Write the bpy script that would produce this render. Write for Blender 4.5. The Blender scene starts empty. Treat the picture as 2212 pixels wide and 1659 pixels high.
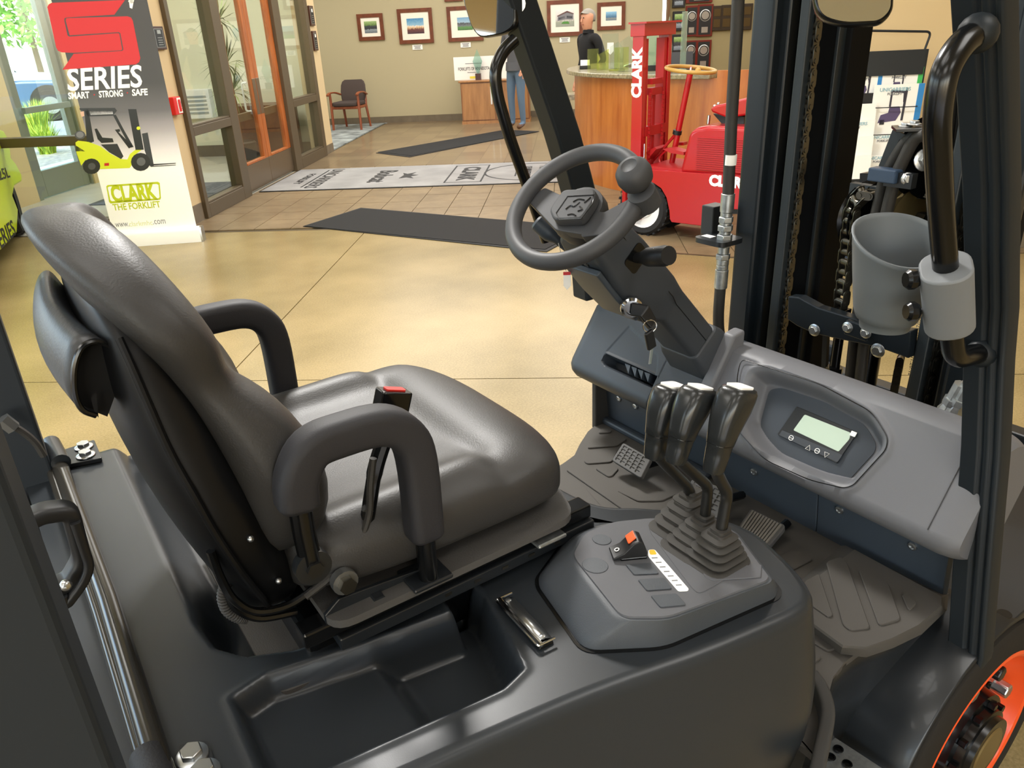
import bpy, math, random
import numpy as np
from mathutils import Vector, Matrix

random.seed(7)
SC = bpy.context.scene
COL = SC.collection

# ------------------------------------------------------------------ camera
F_PX, W_PX, H_PX = 1650.0, 2212.0, 1659.0
CAM_H = 1.52
RC = np.array([[0.819515, -0.272493, 0.504125], [-0.571407, -0.321851, 0.754921], [-0.043457, -0.90673, -0.419466]])
cam_d = bpy.data.cameras.new('camera')
cam = bpy.data.objects.new('camera', cam_d); COL.objects.link(cam)
cam_d.sensor_fit = 'HORIZONTAL'; cam_d.sensor_width = 36.0
cam_d.lens = F_PX * 36.0 / W_PX
cam_d.clip_start = 0.02; cam_d.clip_end = 300
m = Matrix(((RC[0][0], -RC[0][1], -RC[0][2], 0), (RC[1][0], -RC[1][1], -RC[1][2], 0), (RC[2][0], -RC[2][1], -RC[2][2], CAM_H), (0, 0, 0, 1)))
cam.matrix_world = m
SC.camera = cam
SC.view_settings.view_transform = 'Standard'
SC.view_settings.look = 'None'
SC.view_settings.exposure = 0.08
SC.view_settings.gamma = 1.0
SC.view_settings.use_curve_mapping = False
try:
    SC.cycles.use_denoising = True
    SC.cycles.max_bounces = 8; SC.cycles.diffuse_bounces = 4; SC.cycles.glossy_bounces = 4
    SC.cycles.transmission_bounces = 8; SC.cycles.transparent_max_bounces = 12
    SC.cycles.caustics_reflective = False; SC.cycles.caustics_refractive = False
    SC.cycles.sample_clamp_indirect = 6.0
except Exception:
    pass

# room frame: u to the right along the back wall, v into the depth, z up (the forklift stands at an angle in it)
ROOM_A = 0.896977
RU_ = np.array([math.sin(ROOM_A), -math.cos(ROOM_A), 0.0]); RV_ = np.array([math.cos(ROOM_A), math.sin(ROOM_A), 0.0])
CW = np.array([0, 0, CAM_H])
def R3(u, v, z=0.0):
    p = RU_ * u + RV_ * v
    return Vector((p[0], p[1], z))
ROOM_M = Matrix(((RU_[0], RV_[0], 0, 0), (RU_[1], RV_[1], 0, 0), (0, 0, 1, 0), (0, 0, 0, 1)))
ROOM_ROT = math.atan2(RU_[1], RU_[0])
def _ray(px, py):
    return RC @ np.array([(px - W_PX / 2) / F_PX, (py - H_PX / 2) / F_PX, 1.0])
def U(px, py, x=None, y=None, z=None):
    """point of the forklift frame seen at a picture position, on the plane x, y or z = value"""
    d = _ray(px, py)
    if x is not None: t = x / d[0]
    elif y is not None: t = y / d[1]
    else: t = (z - CAM_H) / d[2]
    return Vector(CW + d * t)
def RP(px, py, u=None, v=None, z=None):
    """the same in room coordinates (u, v, z)"""
    d = _ray(px, py)
    if u is not None: t = u / (d @ RU_)
    elif v is not None: t = v / (d @ RV_)
    else: t = (z - CAM_H) / d[2]
    p = CW + d * t
    return Vector((p @ RU_, p @ RV_, p[2]))

# ------------------------------------------------------------------ world and lights
wd = bpy.data.worlds.new('world'); SC.world = wd; wd.use_nodes = True
nt = wd.node_tree; nt.nodes.clear()
wo = nt.nodes.new('ShaderNodeOutputWorld'); wb = nt.nodes.new('ShaderNodeBackground')
sky = nt.nodes.new('ShaderNodeTexSky'); sky.sky_type = 'NISHITA'; sky.sun_disc = False
sky.sun_elevation = math.radians(48); sky.sun_rotation = math.radians(200); sky.air_density = 1.0; sky.dust_density = 2.0
wb.inputs['Strength'].default_value = 1.4
nt.links.new(sky.outputs[0], wb.inputs[0]); nt.links.new(wb.outputs[0], wo.inputs[0])
sun_d = bpy.data.lights.new('sun', 'SUN'); sun_d.energy = 3.0; sun_d.angle = 0.01; sun_d.color = (1, .95, .86)
sun = bpy.data.objects.new('sun', sun_d); COL.objects.link(sun)
sun.rotation_euler = (math.radians(38), 0, ROOM_ROT + math.radians(60))
CEIL_Z = 3.3
def ceiling_lamp(u, v, su, sv, power, col=(1.0, .975, .935)):
    ld = bpy.data.lights.new('ceiling_lamp', 'AREA'); ld.shape = 'RECTANGLE'; ld.size = su; ld.size_y = sv
    ld.energy = power; ld.color = col
    lo = bpy.data.objects.new('ceiling_lamp', ld); COL.objects.link(lo)
    lo.matrix_world = Matrix.Translation(R3(u, v, CEIL_Z - .03)) @ ROOM_M
    return lo
LAMPS = []
for v in (-2.2, 0.4, 3.0, 5.4):
    for u in (-3.4, -0.9, 1.6):
        LAMPS.append((u, v, .6, .6, 165) if (u, v) == (-0.9, 3.0) else (u, v, 1.2, 1.2, 31))
for v in (8.2, 10.8, 13.4):
    for u in (-2.2, 0.4, 3.2):
        LAMPS.append((u, v, 2.4, 2.4, 62))
LAMPS.append((-4.7, 9.2, 1.6, 1.6, 110)); LAMPS.append((-4.9, 13.4, 1.2, 1.2, 50))
for a in LAMPS: ceiling_lamp(*a)

# ------------------------------------------------------------------ materials
def lin(c):
    if isinstance(c, str):
        c = c.lstrip('#'); c = tuple(int(c[i:i + 2], 16) for i in (0, 2, 4))
    o = []
    for k in c[:3]:
        k = k / 255.0
        o.append(k / 12.92 if k <= .04045 else ((k + .055) / 1.055) ** 2.4)
    return (o[0], o[1], o[2], 1.0)
MATS = {}
def mat(name, col, rough=.5, metal=0.0, bump=0.0, bscale=200.0, coat=0.0, spec=.5, var=0.0, vscale=8.0, trans=0.0, ior=1.45, emit=0.0, bdist=.002, alpha=None, stretch=None):
    if name in MATS: return MATS[name]
    mt = bpy.data.materials.new(name); mt.use_nodes = True
    nt = mt.node_tree; b = nt.nodes['Principled BSDF']
    c = lin(col)
    b.inputs['Base Color'].default_value = c
    b.inputs['Roughness'].default_value = rough; b.inputs['Metallic'].default_value = metal
    b.inputs['Specular IOR Level'].default_value = spec
    b.inputs['Coat Weight'].default_value = coat; b.inputs['Coat Roughness'].default_value = .08
    b.inputs['Transmission Weight'].default_value = trans; b.inputs['IOR'].default_value = ior
    if alpha is not None: b.inputs['Alpha'].default_value = alpha
    if emit > 0:
        b.inputs['Emission Color'].default_value = c; b.inputs['Emission Strength'].default_value = emit
    if bump > 0 or var > 0:
        tc = nt.nodes.new('ShaderNodeTexCoord')
        mp = nt.nodes.new('ShaderNodeMapping'); nt.links.new(tc.outputs['Object'], mp.inputs[0])
        if stretch: mp.inputs['Scale'].default_value = stretch
    if bump > 0:
        n = nt.nodes.new('ShaderNodeTexNoise'); n.inputs['Scale'].default_value = bscale; n.inputs['Detail'].default_value = 3
        bp = nt.nodes.new('ShaderNodeBump'); bp.inputs['Strength'].default_value = bump; bp.inputs['Distance'].default_value = bdist
        nt.links.new(mp.outputs[0], n.inputs['Vector']); nt.links.new(n.outputs['Fac'], bp.inputs['Height']); nt.links.new(bp.outputs[0], b.inputs['Normal'])
    if var > 0:
        n = nt.nodes.new('ShaderNodeTexNoise'); n.inputs['Scale'].default_value = vscale; n.inputs['Detail'].default_value = 6
        r = nt.nodes.new('ShaderNodeMapRange'); r.inputs['To Min'].default_value = 1 - var; r.inputs['To Max'].default_value = 1 + var
        r.inputs['From Min'].default_value = .3; r.inputs['From Max'].default_value = .7
        mx = nt.nodes.new('ShaderNodeVectorMath'); mx.operation = 'SCALE'
        mx.inputs[0].default_value = c[:3]
        nt.links.new(mp.outputs[0], n.inputs['Vector']); nt.links.new(n.outputs['Fac'], r.inputs['Value'])
        nt.links.new(r.outputs[0], mx.inputs['Scale']); nt.links.new(mx.outputs[0], b.inputs['Base Color'])
    MATS[name] = mt
    return mt
def wood(name, c1, c2, rough=.35, scale=6.0, axis='Z', coat=.2):
    """fine straight grain along an axis"""
    if name in MATS: return MATS[name]
    mt = bpy.data.materials.new(name); mt.use_nodes = True
    nt = mt.node_tree; b = nt.nodes['Principled BSDF']
    tc = nt.nodes.new('ShaderNodeTexCoord'); mp = nt.nodes.new('ShaderNodeMapping')
    s = {'X': (.12, 1, 1), 'Y': (1, .12, 1), 'Z': (1, 1, .12)}[axis]
    mp.inputs['Scale'].default_value = s
    n = nt.nodes.new('ShaderNodeTexNoise'); n.inputs['Scale'].default_value = scale * 4; n.inputs['Detail'].default_value = 8; n.inputs['Roughness'].default_value = .6
    r = nt.nodes.new('ShaderNodeValToRGB'); r.color_ramp.elements[0].color = lin(c1); r.color_ramp.elements[1].color = lin(c2)
    r.color_ramp.elements[0].position = .3; r.color_ramp.elements[1].position = .7
    nt.links.new(tc.outputs['Object'], mp.inputs[0]); nt.links.new(mp.outputs[0], n.inputs['Vector']); nt.links.new(n.outputs['Fac'], r.inputs[0]); nt.links.new(r.outputs[0], b.inputs['Base Color'])
    b.inputs['Roughness'].default_value = rough; b.inputs['Coat Weight'].default_value = coat; b.inputs['Coat Roughness'].default_value = .2
    MATS[name] = mt
    return mt
def glass(name, tint='#f4f8f4', rough=0.0):
    """thin architectural pane: mostly clear with a mirror reflection by angle"""
    if name in MATS: return MATS[name]
    mt = bpy.data.materials.new(name); mt.use_nodes = True
    nt = mt.node_tree; nt.nodes.clear()
    o = nt.nodes.new('ShaderNodeOutputMaterial'); t = nt.nodes.new('ShaderNodeBsdfTransparent'); t.inputs[0].default_value = lin(tint)
    g = nt.nodes.new('ShaderNodeBsdfGlossy'); g.inputs['Roughness'].default_value = rough
    fr = nt.nodes.new('ShaderNodeFresnel'); ge = nt.nodes.new('ShaderNodeNewGeometry'); mr = nt.nodes.new('ShaderNodeMapRange'); mr.inputs['To Min'].default_value = 1.45; mr.inputs['To Max'].default_value = 1 / 1.45
    nt.links.new(ge.outputs['Backfacing'], mr.inputs[0]); nt.links.new(mr.outputs[0], fr.inputs[0])
    mu = nt.nodes.new('ShaderNodeMath'); mu.operation = 'MULTIPLY_ADD'; mu.inputs[1].default_value = 1.0; mu.inputs[2].default_value = .0; mu.use_clamp = True
    mx = nt.nodes.new('ShaderNodeMixShader')
    nt.links.new(fr.outputs[0], mu.inputs[0]); nt.links.new(mu.outputs[0], mx.inputs[0]); nt.links.new(t.outputs[0], mx.inputs[1]); nt.links.new(g.outputs[0], mx.inputs[2]); nt.links.new(mx.outputs[0], o.inputs[0])
    MATS[name] = mt
    return mt

# ------------------------------------------------------------------ mesh helpers
def V3(*a): return Vector(a)
def basis(ax):
    ax = Vector(ax).normalized()
    t = Vector((0, 0, 1)) if abs(ax.z) < .9 else Vector((1, 0, 0))
    b1 = ax.cross(t).normalized(); return b1, ax.cross(b1).normalized()
def circ(n=12, r=1.0, r2=None, ph=0.0):
    r2 = r if r2 is None else r2
    return [(r * math.cos(2 * math.pi * i / n + ph), r2 * math.sin(2 * math.pi * i / n + ph)) for i in range(n)]
def rrect(w, h, r, n=4):
    """rounded rectangle outline, ccw, centred"""
    o = []
    for cx, cy, a0 in ((w / 2 - r, h / 2 - r, 0), (-w / 2 + r, h / 2 - r, 90), (-w / 2 + r, -h / 2 + r, 180), (w / 2 - r, -h / 2 + r, 270)):
        for i in range(n + 1):
            a = math.radians(a0 + 90 * i / n); o.append((cx + r * math.cos(a), cy + r * math.sin(a)))
    return o
def arcs(pts, r, n=5):
    """round the inner corners of a 3D path"""
    pts = [Vector(p) for p in pts]; o = [pts[0]]
    for i in range(1, len(pts) - 1):
        a, b, c = pts[i - 1], pts[i], pts[i + 1]
        rr = r[i - 1] if isinstance(r, (list, tuple)) else r
        d1 = (a - b); d2 = (c - b); rr = min(rr, d1.length * .49, d2.length * .49)
        p1 = b + d1.normalized() * rr; p2 = b + d2.normalized() * rr
        for k in range(n + 1):
            t = k / n; o.append((1 - t) ** 2 * p1 + 2 * t * (1 - t) * b + t * t * p2)
    o.append(pts[-1]); return o
def smooth(pts, n=6):
    """Catmull-Rom through the points"""
    P = [Vector(p) for p in pts]; P = [2 * P[0] - P[1]] + P + [2 * P[-1] - P[-2]]; o = []
    for i in range(1, len(P) - 2):
        p0, p1, p2, p3 = P[i - 1:i + 3]
        for k in range(n):
            t = k / n
            o.append(.5 * ((2 * p1) + (p2 - p0) * t + (2 * p0 - 5 * p1 + 4 * p2 - p3) * t * t + (3 * p1 - p0 - 3 * p2 + p3) * t ** 3))
    o.append(P[-2]); return o
class MB:
    def __init__(s, M=None):
        s.v = []; s.f = []; s.M = M
    def add(s, vs, fs):
        o = len(s.v)
        for p in vs:
            p = Vector(p); s.v.append(s.M @ p if s.M else p)
        s.f += [tuple(i + o for i in f) for f in fs]; return s
    def box(s, c, d):
        x, y, z = c; a, b, h = d[0] / 2, d[1] / 2, d[2] / 2
        return s.hexa([(x - a, y - b, z - h), (x + a, y - b, z - h), (x + a, y + b, z - h), (x - a, y + b, z - h), (x - a, y - b, z + h), (x + a, y - b, z + h), (x + a, y + b, z + h), (x - a, y + b, z + h)])
    def hexa(s, p):
        return s.add(p, [(0, 3, 2, 1), (4, 5, 6, 7), (0, 1, 5, 4), (1, 2, 6, 5), (2, 3, 7, 6), (3, 0, 4, 7)])
    def bar(s, a, b, w, h, up=(0, 0, 1)):
        a, b = Vector(a), Vector(b); d = (b - a).normalized(); sd = d.cross(Vector(up))
        if sd.length < 1e-5: sd = d.cross(Vector((0, 1, 0)))
        sd.normalize(); u = sd.cross(d)
        sd = sd * w / 2; u = u * h / 2
        return s.hexa([a - sd - u, a + sd - u, b + sd - u, b - sd - u, a - sd + u, a + sd + u, b + sd + u, b - sd + u])
    def tube(s, path, r, n=10, cap=True, sec=None, up=None, closed=False):
        """sweep a circle (or a 2D section) along a path; r may vary per point"""
        P = [Vector(p) for p in path]; k = len(P); rings = []
        prev = None
        for i in range(k):
            if closed: d = P[(i + 1) % k] - P[i - 1]
            else: d = P[min(i + 1, k - 1)] - P[max(i - 1, 0)]
            d.normalize()
            if up is not None:
                b2 = Vector(up) - d * d.dot(Vector(up)); b2.normalize(); b1 = d.cross(b2) * -1
                b1 = b2.cross(d)
            elif prev is None: b1, b2 = basis(d)
            else:
                b1 = prev - d * prev.dot(d); b1.normalize(); b2 = d.cross(b1)
            prev = b1
            rr = r[min(i, len(r) - 1)] if isinstance(r, (list, tuple)) else r
            c = sec if sec else circ(n)
            q = 1.0 if sec and not isinstance(r, (list, tuple)) else rr
            rings.append([P[i] + b1 * (x * q) + b2 * (y * q) for x, y in c])
        return s.loft(rings, cap=cap and not closed, closed=closed)
    def loft(s, rings, cap=True, closed=False):
        n = len(rings[0]); vs = [p for rg in rings for p in rg]; fs = []
        k = len(rings)
        for i in range(k if closed else k - 1):
            a, b = i * n, ((i + 1) % k) * n
            for j in range(n): fs.append((a + j, a + (j + 1) % n, b + (j + 1) % n, b + j))
        if cap: fs.append(tuple(range(n))[::-1]); fs.append(tuple((k - 1) * n + j for j in range(n)))
        return s.add(vs, fs)
    def cyl(s, a, b, r, n=16, r2=None):
        a, b = Vector(a), Vector(b); b1, b2 = basis(b - a); r2 = r if r2 is None else r2
        return s.loft([[a + b1 * x * r + b2 * y * r for x, y in circ(n)], [b + b1 * x * r2 + b2 * y * r2 for x, y in circ(n)]])
    def lathe(s, prof, o=(0, 0, 0), ax=(0, 0, 1), n=24, cap=True, a0=0.0, a1=None):
        """profile of (radius, height) turned about an axis"""
        o = Vector(o); ax = Vector(ax).normalized(); b1, b2 = basis(ax); rings = []
        return s.loft([[o + ax * h + (b1 * x + b2 * y) * r for x, y in circ(n)] for r, h in prof], cap=cap)
    def prism(s, poly, o, e1, e2, depth, off=0.0):
        """2D outline in the plane (e1, e2) pushed along its normal e1 x e2"""
        o, e1, e2 = Vector(o), Vector(e1), Vector(e2); nn = e1.cross(e2).normalized()
        a = [o + e1 * x + e2 * y + nn * off for x, y in poly]; b = [p + nn * depth for p in a]
        return s.loft([a, b])
    def grid(s, P, flip=False):
        a, b = len(P), len(P[0]); fs = []
        for i in range(a - 1):
            for j in range(b - 1):
                q = (i * b + j, (i + 1) * b + j, (i + 1) * b + j + 1, i * b + j + 1); fs.append(q[::-1] if flip else q)
        return s.add([p for r in P for p in r], fs)
    def sphere(s, c, r, n=12, m=8, sc=(1, 1, 1)):
        c = Vector(c); rings = []
        for i in range(m + 1):
            t = math.pi * (i / m) * .996 + .002 * math.pi
            rings.append([c + Vector((math.sin(t) * math.cos(2 * math.pi * j / n) * r * sc[0], math.sin(t) * math.sin(2 * math.pi * j / n) * r * sc[1], -math.cos(t) * r * sc[2])) for j in range(n)])
        return s.loft(rings)
    def build(s, name, mt, parent=None, sm=35, bevel=0.0, seg=2, sub=0, solid=0.0, label=None, skin=False):
        me = bpy.data.meshes.new(name)
        root = parent is None
        vs = s.v; loc = Vector((0, 0, 0))
        if root and vs:
            loc = Vector(((min(p.x for p in vs) + max(p.x for p in vs)) / 2, (min(p.y for p in vs) + max(p.y for p in vs)) / 2, min(p.z for p in vs)))
        me.from_pydata([tuple(p - loc) for p in vs], [], s.f)
        me.validate(); me.update()
        import bmesh
        bm = bmesh.new(); bm.from_mesh(me); bmesh.ops.recalc_face_normals(bm, faces=bm.faces[:]); bm.to_mesh(me); bm.free()
        o = bpy.data.objects.new(name, me); COL.objects.link(o)
        o.location = loc
        if mt: me.materials.append(MATS[mt] if isinstance(mt, str) else mt)
        if parent is not None: setpar(o, parent)
        if solid: 
            md = o.modifiers.new('solid', 'SOLIDIFY'); md.thickness = solid; md.offset = 0
        if bevel:
            md = o.modifiers.new('bevel', 'BEVEL'); md.width = bevel; md.segments = seg; md.limit_method = 'ANGLE'; md.angle_limit = math.radians(35)
        if sub:
            md = o.modifiers.new('sub', 'SUBSURF'); md.levels = sub; md.render_levels = sub
        if sm:
            me.polygons.foreach_set('use_smooth', [True] * len(me.polygons))
            if sm < 180: me.set_sharp_from_angle(angle=math.radians(sm if not bevel else max(sm, 50)))
        if label: o['label'] = label
        return o
PLOC = {}
def setpar(o, p):
    o.parent = p
    o.matrix_parent_inverse = Matrix.Translation(-p.location) if p.name in PLOC or p.location.length > 0 else Matrix.Identity(4)
def tag(o, label, cat=None, group=None, kind=None):
    if label: o['label'] = label
    if cat: o['category'] = cat
    if group: o['group'] = group
    if kind: o['kind'] = kind
    return o
def thing(name, loc, label, cat, group=None):
    o = bpy.data.objects.new(name, None); COL.objects.link(o); o.location = loc; o.empty_display_size = .05
    PLOC[o.name] = 1
    return tag(o, label, cat, group)
def sub_empty(name, parent, loc=(0, 0, 0)):
    o = bpy.data.objects.new(name, None); COL.objects.link(o); o.empty_display_size = .02
    setpar(o, parent)
    return o
def struct(o):
    o['kind'] = 'structure'; return o
def text(name, body, o, e1, e2, size, mt, parent, thick=0.0006, offset=0.0, shear=0.0, sx=1.0, align='CENTER', space=1.0):
    """flat lettering turned into a mesh; o is its middle, e1 reads along, e2 is up"""
    cu = bpy.data.curves.new(name, 'FONT'); cu.body = body; cu.size = size; cu.align_x = align; cu.align_y = 'CENTER'
    cu.offset = offset; cu.shear = shear; cu.extrude = thick; cu.resolution_u = 3; cu.space_character = space
    t = bpy.data.objects.new('tmp', cu); COL.objects.link(t)
    dg = bpy.context.evaluated_depsgraph_get(); me = bpy.data.meshes.new_from_object(t.evaluated_get(dg))
    bpy.data.objects.remove(t); bpy.data.curves.remove(cu)
    e1 = Vector(e1).normalized(); e2 = Vector(e2).normalized(); nn = e1.cross(e2)
    M = Matrix(((e1.x * sx, e2.x, nn.x, o[0]), (e1.y * sx, e2.y, nn.y, o[1]), (e1.z * sx, e2.z, nn.z, o[2]), (0, 0, 0, 1)))
    me.transform(M); me.materials.clear(); me.materials.append(MATS[mt] if isinstance(mt, str) else mt)
    ob = bpy.data.objects.new(name, me); COL.objects.link(ob)
    if parent is not None: setpar(ob, parent)
    return ob
# ------------------------------------------------------------------ room shell
def floor_mat(name, c1, c2, rough, sc):
    mt = bpy.data.materials.new(name); mt.use_nodes = True; nt = mt.node_tree; b = nt.nodes['Principled BSDF']
    ge = nt.nodes.new('ShaderNodeNewGeometry')
    n1 = nt.nodes.new('ShaderNodeTexNoise'); n1.inputs['Scale'].default_value = sc; n1.inputs['Detail'].default_value = 8; n1.inputs['Roughness'].default_value = .7
    n2 = nt.nodes.new('ShaderNodeTexNoise'); n2.inputs['Scale'].default_value = 1.3; n2.inputs['Detail'].default_value = 4
    ad = nt.nodes.new('ShaderNodeMath'); ad.operation = 'ADD'
    hf = nt.nodes.new('ShaderNodeMath'); hf.operation = 'MULTIPLY'; hf.inputs[1].default_value = .5
    b.inputs['Specular IOR Level'].default_value = .35
    r = nt.nodes.new('ShaderNodeValToRGB'); r.color_ramp.elements[0].color = lin(c1); r.color_ramp.elements[1].color = lin(c2)
    r.color_ramp.elements[0].position = .36; r.color_ramp.elements[1].position = .64
    nt.links.new(ge.outputs['Position'], n1.inputs['Vector']); nt.links.new(ge.outputs['Position'], n2.inputs['Vector'])
    nt.links.new(n1.outputs['Fac'], ad.inputs[0]); nt.links.new(n2.outputs['Fac'], ad.inputs[1]); nt.links.new(ad.outputs[0], hf.inputs[0]); nt.links.new(hf.outputs[0], r.inputs[0]); nt.links.new(r.outputs[0], b.inputs['Base Color'])
    b.inputs['Roughness'].default_value = rough; b.inputs['Coat Weight'].default_value = 0.0
    MATS[name] = mt
    return mt
floor_mat('polished concrete', '#746540', '#a08c62', .27, 110)
floor_mat('floor tile', '#6d5c45', '#8f7b5e', .35, 7)
mat('grout', '#5f5240', .8)
mat('joint', '#54492f', .9)
mat('beige paint', '#cdb68c', .7, bump=.08, bscale=300)
mat('olive paint', '#b3a888', .75, bump=.08, bscale=300)
mat('plaque wall paint', '#8a7d58', .75)
mat('cream paint', '#dcdcc6', .7)
mat('ceiling', '#e6e2d6', .9)
mat('base tile', '#6e6250', .5, var=.12, vscale=6)
mat('bronze frame', '#5d503c', .42, metal=.35)
mat('alu door', '#8d9088', .4, metal=.5)
glass('pane glass')
wood('cherry', '#8a4312', '#b8672a', .35, 6, 'Z')
mat('kick plate', '#7b6a55', .32, metal=.7)
mat('white trim', '#e9ebe8', .5)
def rbox(mb, u0, u1, v0, v1, z0, z1):
    return mb.box(((u0 + u1) / 2, (v0 + v1) / 2, (z0 + z1) / 2), (u1 - u0, v1 - v0, z1 - z0))
def clip(poly, a, b, c):
    """keep the part of a polygon with a*x+b*y <= c"""
    o = []
    for i in range(len(poly)):
        p, q = poly[i], poly[(i + 1) % len(poly)]
        dp, dq = a * p[0] + b * p[1] - c, a * q[0] + b * q[1] - c
        if dp <= 0: o.append(p)
        if dp * dq < 0:
            t = dp / (dp - dq); o.append((p[0] + (q[0] - p[0]) * t, p[1] + (q[1] - p[1]) * t))
    return o
def slab(name, poly, z0, z1, mt, parent, sm=0):
    mb = MB(ROOM_M); mb.loft([[(x, y, z0) for x, y in poly], [(x, y, z1) for x, y in poly]])
    return mb.build(name, mt, parent, sm=sm)

# sub-floor that carries the slabs and the tiles; its joints show between them
fl = MB(ROOM_M); rbox(fl, -6.75, 5.2, -7.2, 15.5, -.2, -.012)
floor = struct(fl.build('floor', 'joint', sm=0))
B0, B1, B2 = (-6.7, 6.63), (-2.0, 6.55), (1.30, 5.28)     # edge between the concrete and the tiled lobby
def lineof(p, q):
    a, b = -(q[1] - p[1]), (q[0] - p[0]); l = math.hypot(a, b); a, b = a / l, b / l
    return a, b, a * p[0] + b * p[1]
conc = [(-6.7, -7.2), (5.2, -7.2), (5.2, 5.28), (1.30, 5.28), (-2.0, 6.55), (-6.7, 6.63)]
jA = lineof(tuple(RP(60, 826, z=0))[:2], tuple(RP(1280, 816, z=0))[:2])
jB = lineof(tuple(RP(520, 785, z=0))[:2], tuple(RP(780, 510, z=0))[:2])
gap = .0035
for s1 in (1, -1):
    for s2 in (1, -1):
        pl = clip(conc, jA[0] * s1, jA[1] * s1, jA[2] * s1 - gap); pl = clip(pl, jB[0] * s2, jB[1] * s2, jB[2] * s2 - gap)
        if len(pl) > 2: slab('concrete_slab', pl, -.012, 0, 'polished concrete', floor)
# metal strip where the tile begins
for a, b in ((B0, B1), (B1, B2)):
    mb = MB(ROOM_M); mb.bar((a[0], a[1] + .012, -.001), (b[0], b[1] + .012, -.001), .03, .006); mb.build('transition_strip', 'bronze frame', floor, sm=0)
# lobby tiles, laid square to the back wall
TS = .335
lob = lineof(B1, B2)
tile_poly = [(-3.5, 6.66), (-2.0, 6.58), (1.30, 5.31), (3.2, 5.31), (3.2, 10.03), (-3.5, 10.03)]
shared = {}
rng = random.Random(3)
nt_ = 0
for j in range(-5, 11):
    for i in range(-1, 21):
        u0 = -3.5 + i * TS; v0 = 6.68 + j * TS
        if v0 + TS > 10.05: continue
        q = [(u0 + .003, v0 + .003), (u0 + TS - .003, v0 + .003), (u0 + TS - .003, v0 + TS - .003), (u0 + .003, v0 + TS - .003)]
        full = q
        for k in range(len(tile_poly)):
            if k in (0, 1, 2): # concave lower edge: keep what lies above both segments
                pass
        q = clip(q, 0, -1, -6.66) if u0 + TS < -2.0 else clip(q, *[-x for x in lob[:2]], -lob[2] - .02) if True else q
        q = clip(q, 1, 0, 3.2); q = clip(q, -1, 0, 3.5); q = clip(q, 0, -1, -5.31)
        if len(q) < 3: continue
        area = abs(sum(q[k][0] * q[(k + 1) % len(q)][1] - q[(k + 1) % len(q)][0] * q[k][1] for k in range(len(q)))) / 2
        if area < .004: continue
        nt_ += 1
        if area > .108 and len(q) == 4:
            if 'm' not in shared:
                mb = MB(); mb.box((0, 0, -.005), (TS - .006, TS - .006, .010)); t = mb.build('floor_tile', 'floor tile', floor, sm=0, bevel=.0015, seg=1); shared['m'] = t.data
                t.location = (0, 0, 0)
                md = True
            else:
                t = bpy.data.objects.new('floor_tile', shared['m']); COL.objects.link(t); setpar(t, floor)
            t.matrix_basis = Matrix.Translation(R3(u0 + TS / 2, v0 + TS / 2, rng.uniform(-.0008, .0004))) @ Matrix.Rotation(ROOM_ROT + math.pi / 2 * rng.randint(0, 3), 4, 'Z')
            if t.modifiers: t.modifiers.clear()
        else:
            slab('floor_tile', q, -.010, 0, 'floor tile', floor)
# beyond the nearer rows the lobby tiles run together
mt = bpy.data.materials.new('far tile'); mt.use_nodes = True; nt = mt.node_tree; b = nt.nodes['Principled BSDF']
tc = nt.nodes.new('ShaderNodeTexCoord'); br = nt.nodes.new('ShaderNodeTexBrick'); br.offset = 0; br.inputs['Scale'].default_value = 1.0
br.inputs['Brick Width'].default_value = TS; br.inputs['Row Height'].default_value = TS; br.inputs['Mortar Size'].default_value = .004
br.inputs['Color1'].default_value = lin('#715f48'); br.inputs['Color2'].default_value = lin('#857255'); br.inputs['Mortar'].default_value = lin('#5b4d3a')
nt.links.new(tc.outputs['Object'], br.inputs['Vector']); nt.links.new(br.outputs[0], b.inputs['Base Color']); b.inputs['Roughness'].default_value = .35; b.inputs['Coat Weight'].default_value = .25; b.inputs['Coat Roughness'].default_value = .06
MATS['far tile'] = mt
ft = MB(); rbox(ft, 0, 8.7, 0, 5.45, -.010, 0)
fto = bpy.data.objects.new('far_tiles', None); bpy.data.objects.remove(fto)
fto = ft.build('lobby_tiles', 'far tile', floor, sm=0); fto.matrix_basis = Matrix.Translation(R3(-3.5, 10.03, 0)) @ Matrix.Rotation(ROOM_ROT, 4, 'Z'); fto['kind'] = 'stuff'
slab('vestibule_tiles', [(-6.1, 6.66), (-3.5, 6.66), (-3.5, 11.6), (-6.1, 11.6)], -.012, 0, mat('pale tile', '#a9a598', .4, var=.1, vscale=3), floor)
# carpet of the waiting corner behind the glass wall
cp = slab('carpet', [(-6.1, 11.68), (-3.55, 11.68), (-3.55, 15.4), (-6.1, 15.4)], -.012, .004, mat('carpet pile', '#8d9392', .95, var=.55, vscale=4.5, bump=.5, bscale=400), floor)

def wallbox(name, u0, u1, v0, v1, z0, z1, mt, parent=None):
    mb = MB(ROOM_M); rbox(mb, u0, u1, v0, v1, z0, z1); o = mb.build(name, mt, parent, sm=0)
    if parent is None: struct(o)
    return o
BWV = 15.43
wb_ = wallbox('wall_back', -6.2, 1.72, BWV, BWV + .15, 0, CEIL_Z, 'olive paint')
wp_ = wallbox('wall_plaques', 1.36, 5.2, 11.4, 11.5, 0, CEIL_Z, 'plaque wall paint')
wallbox('trim_1', 1.33, 1.36, 11.35, 11.5, 0, CEIL_Z, wood('trim wood', '#4e3418', '#6b4a24', .5, 6, 'Z'))
wr_ = wallbox('wall_right', 5.2, 5.35, -7.2, 15.5, 0, CEIL_Z, 'beige paint')
wk_ = wallbox('wall_rack', 1.52, 5.2, 5.44, 5.56, 0, CEIL_Z, 'beige paint')
wg_ = wallbox('wall_left', -3.70, -3.51, 6.72, 7.16, 0, CEIL_Z, 'beige paint')
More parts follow.
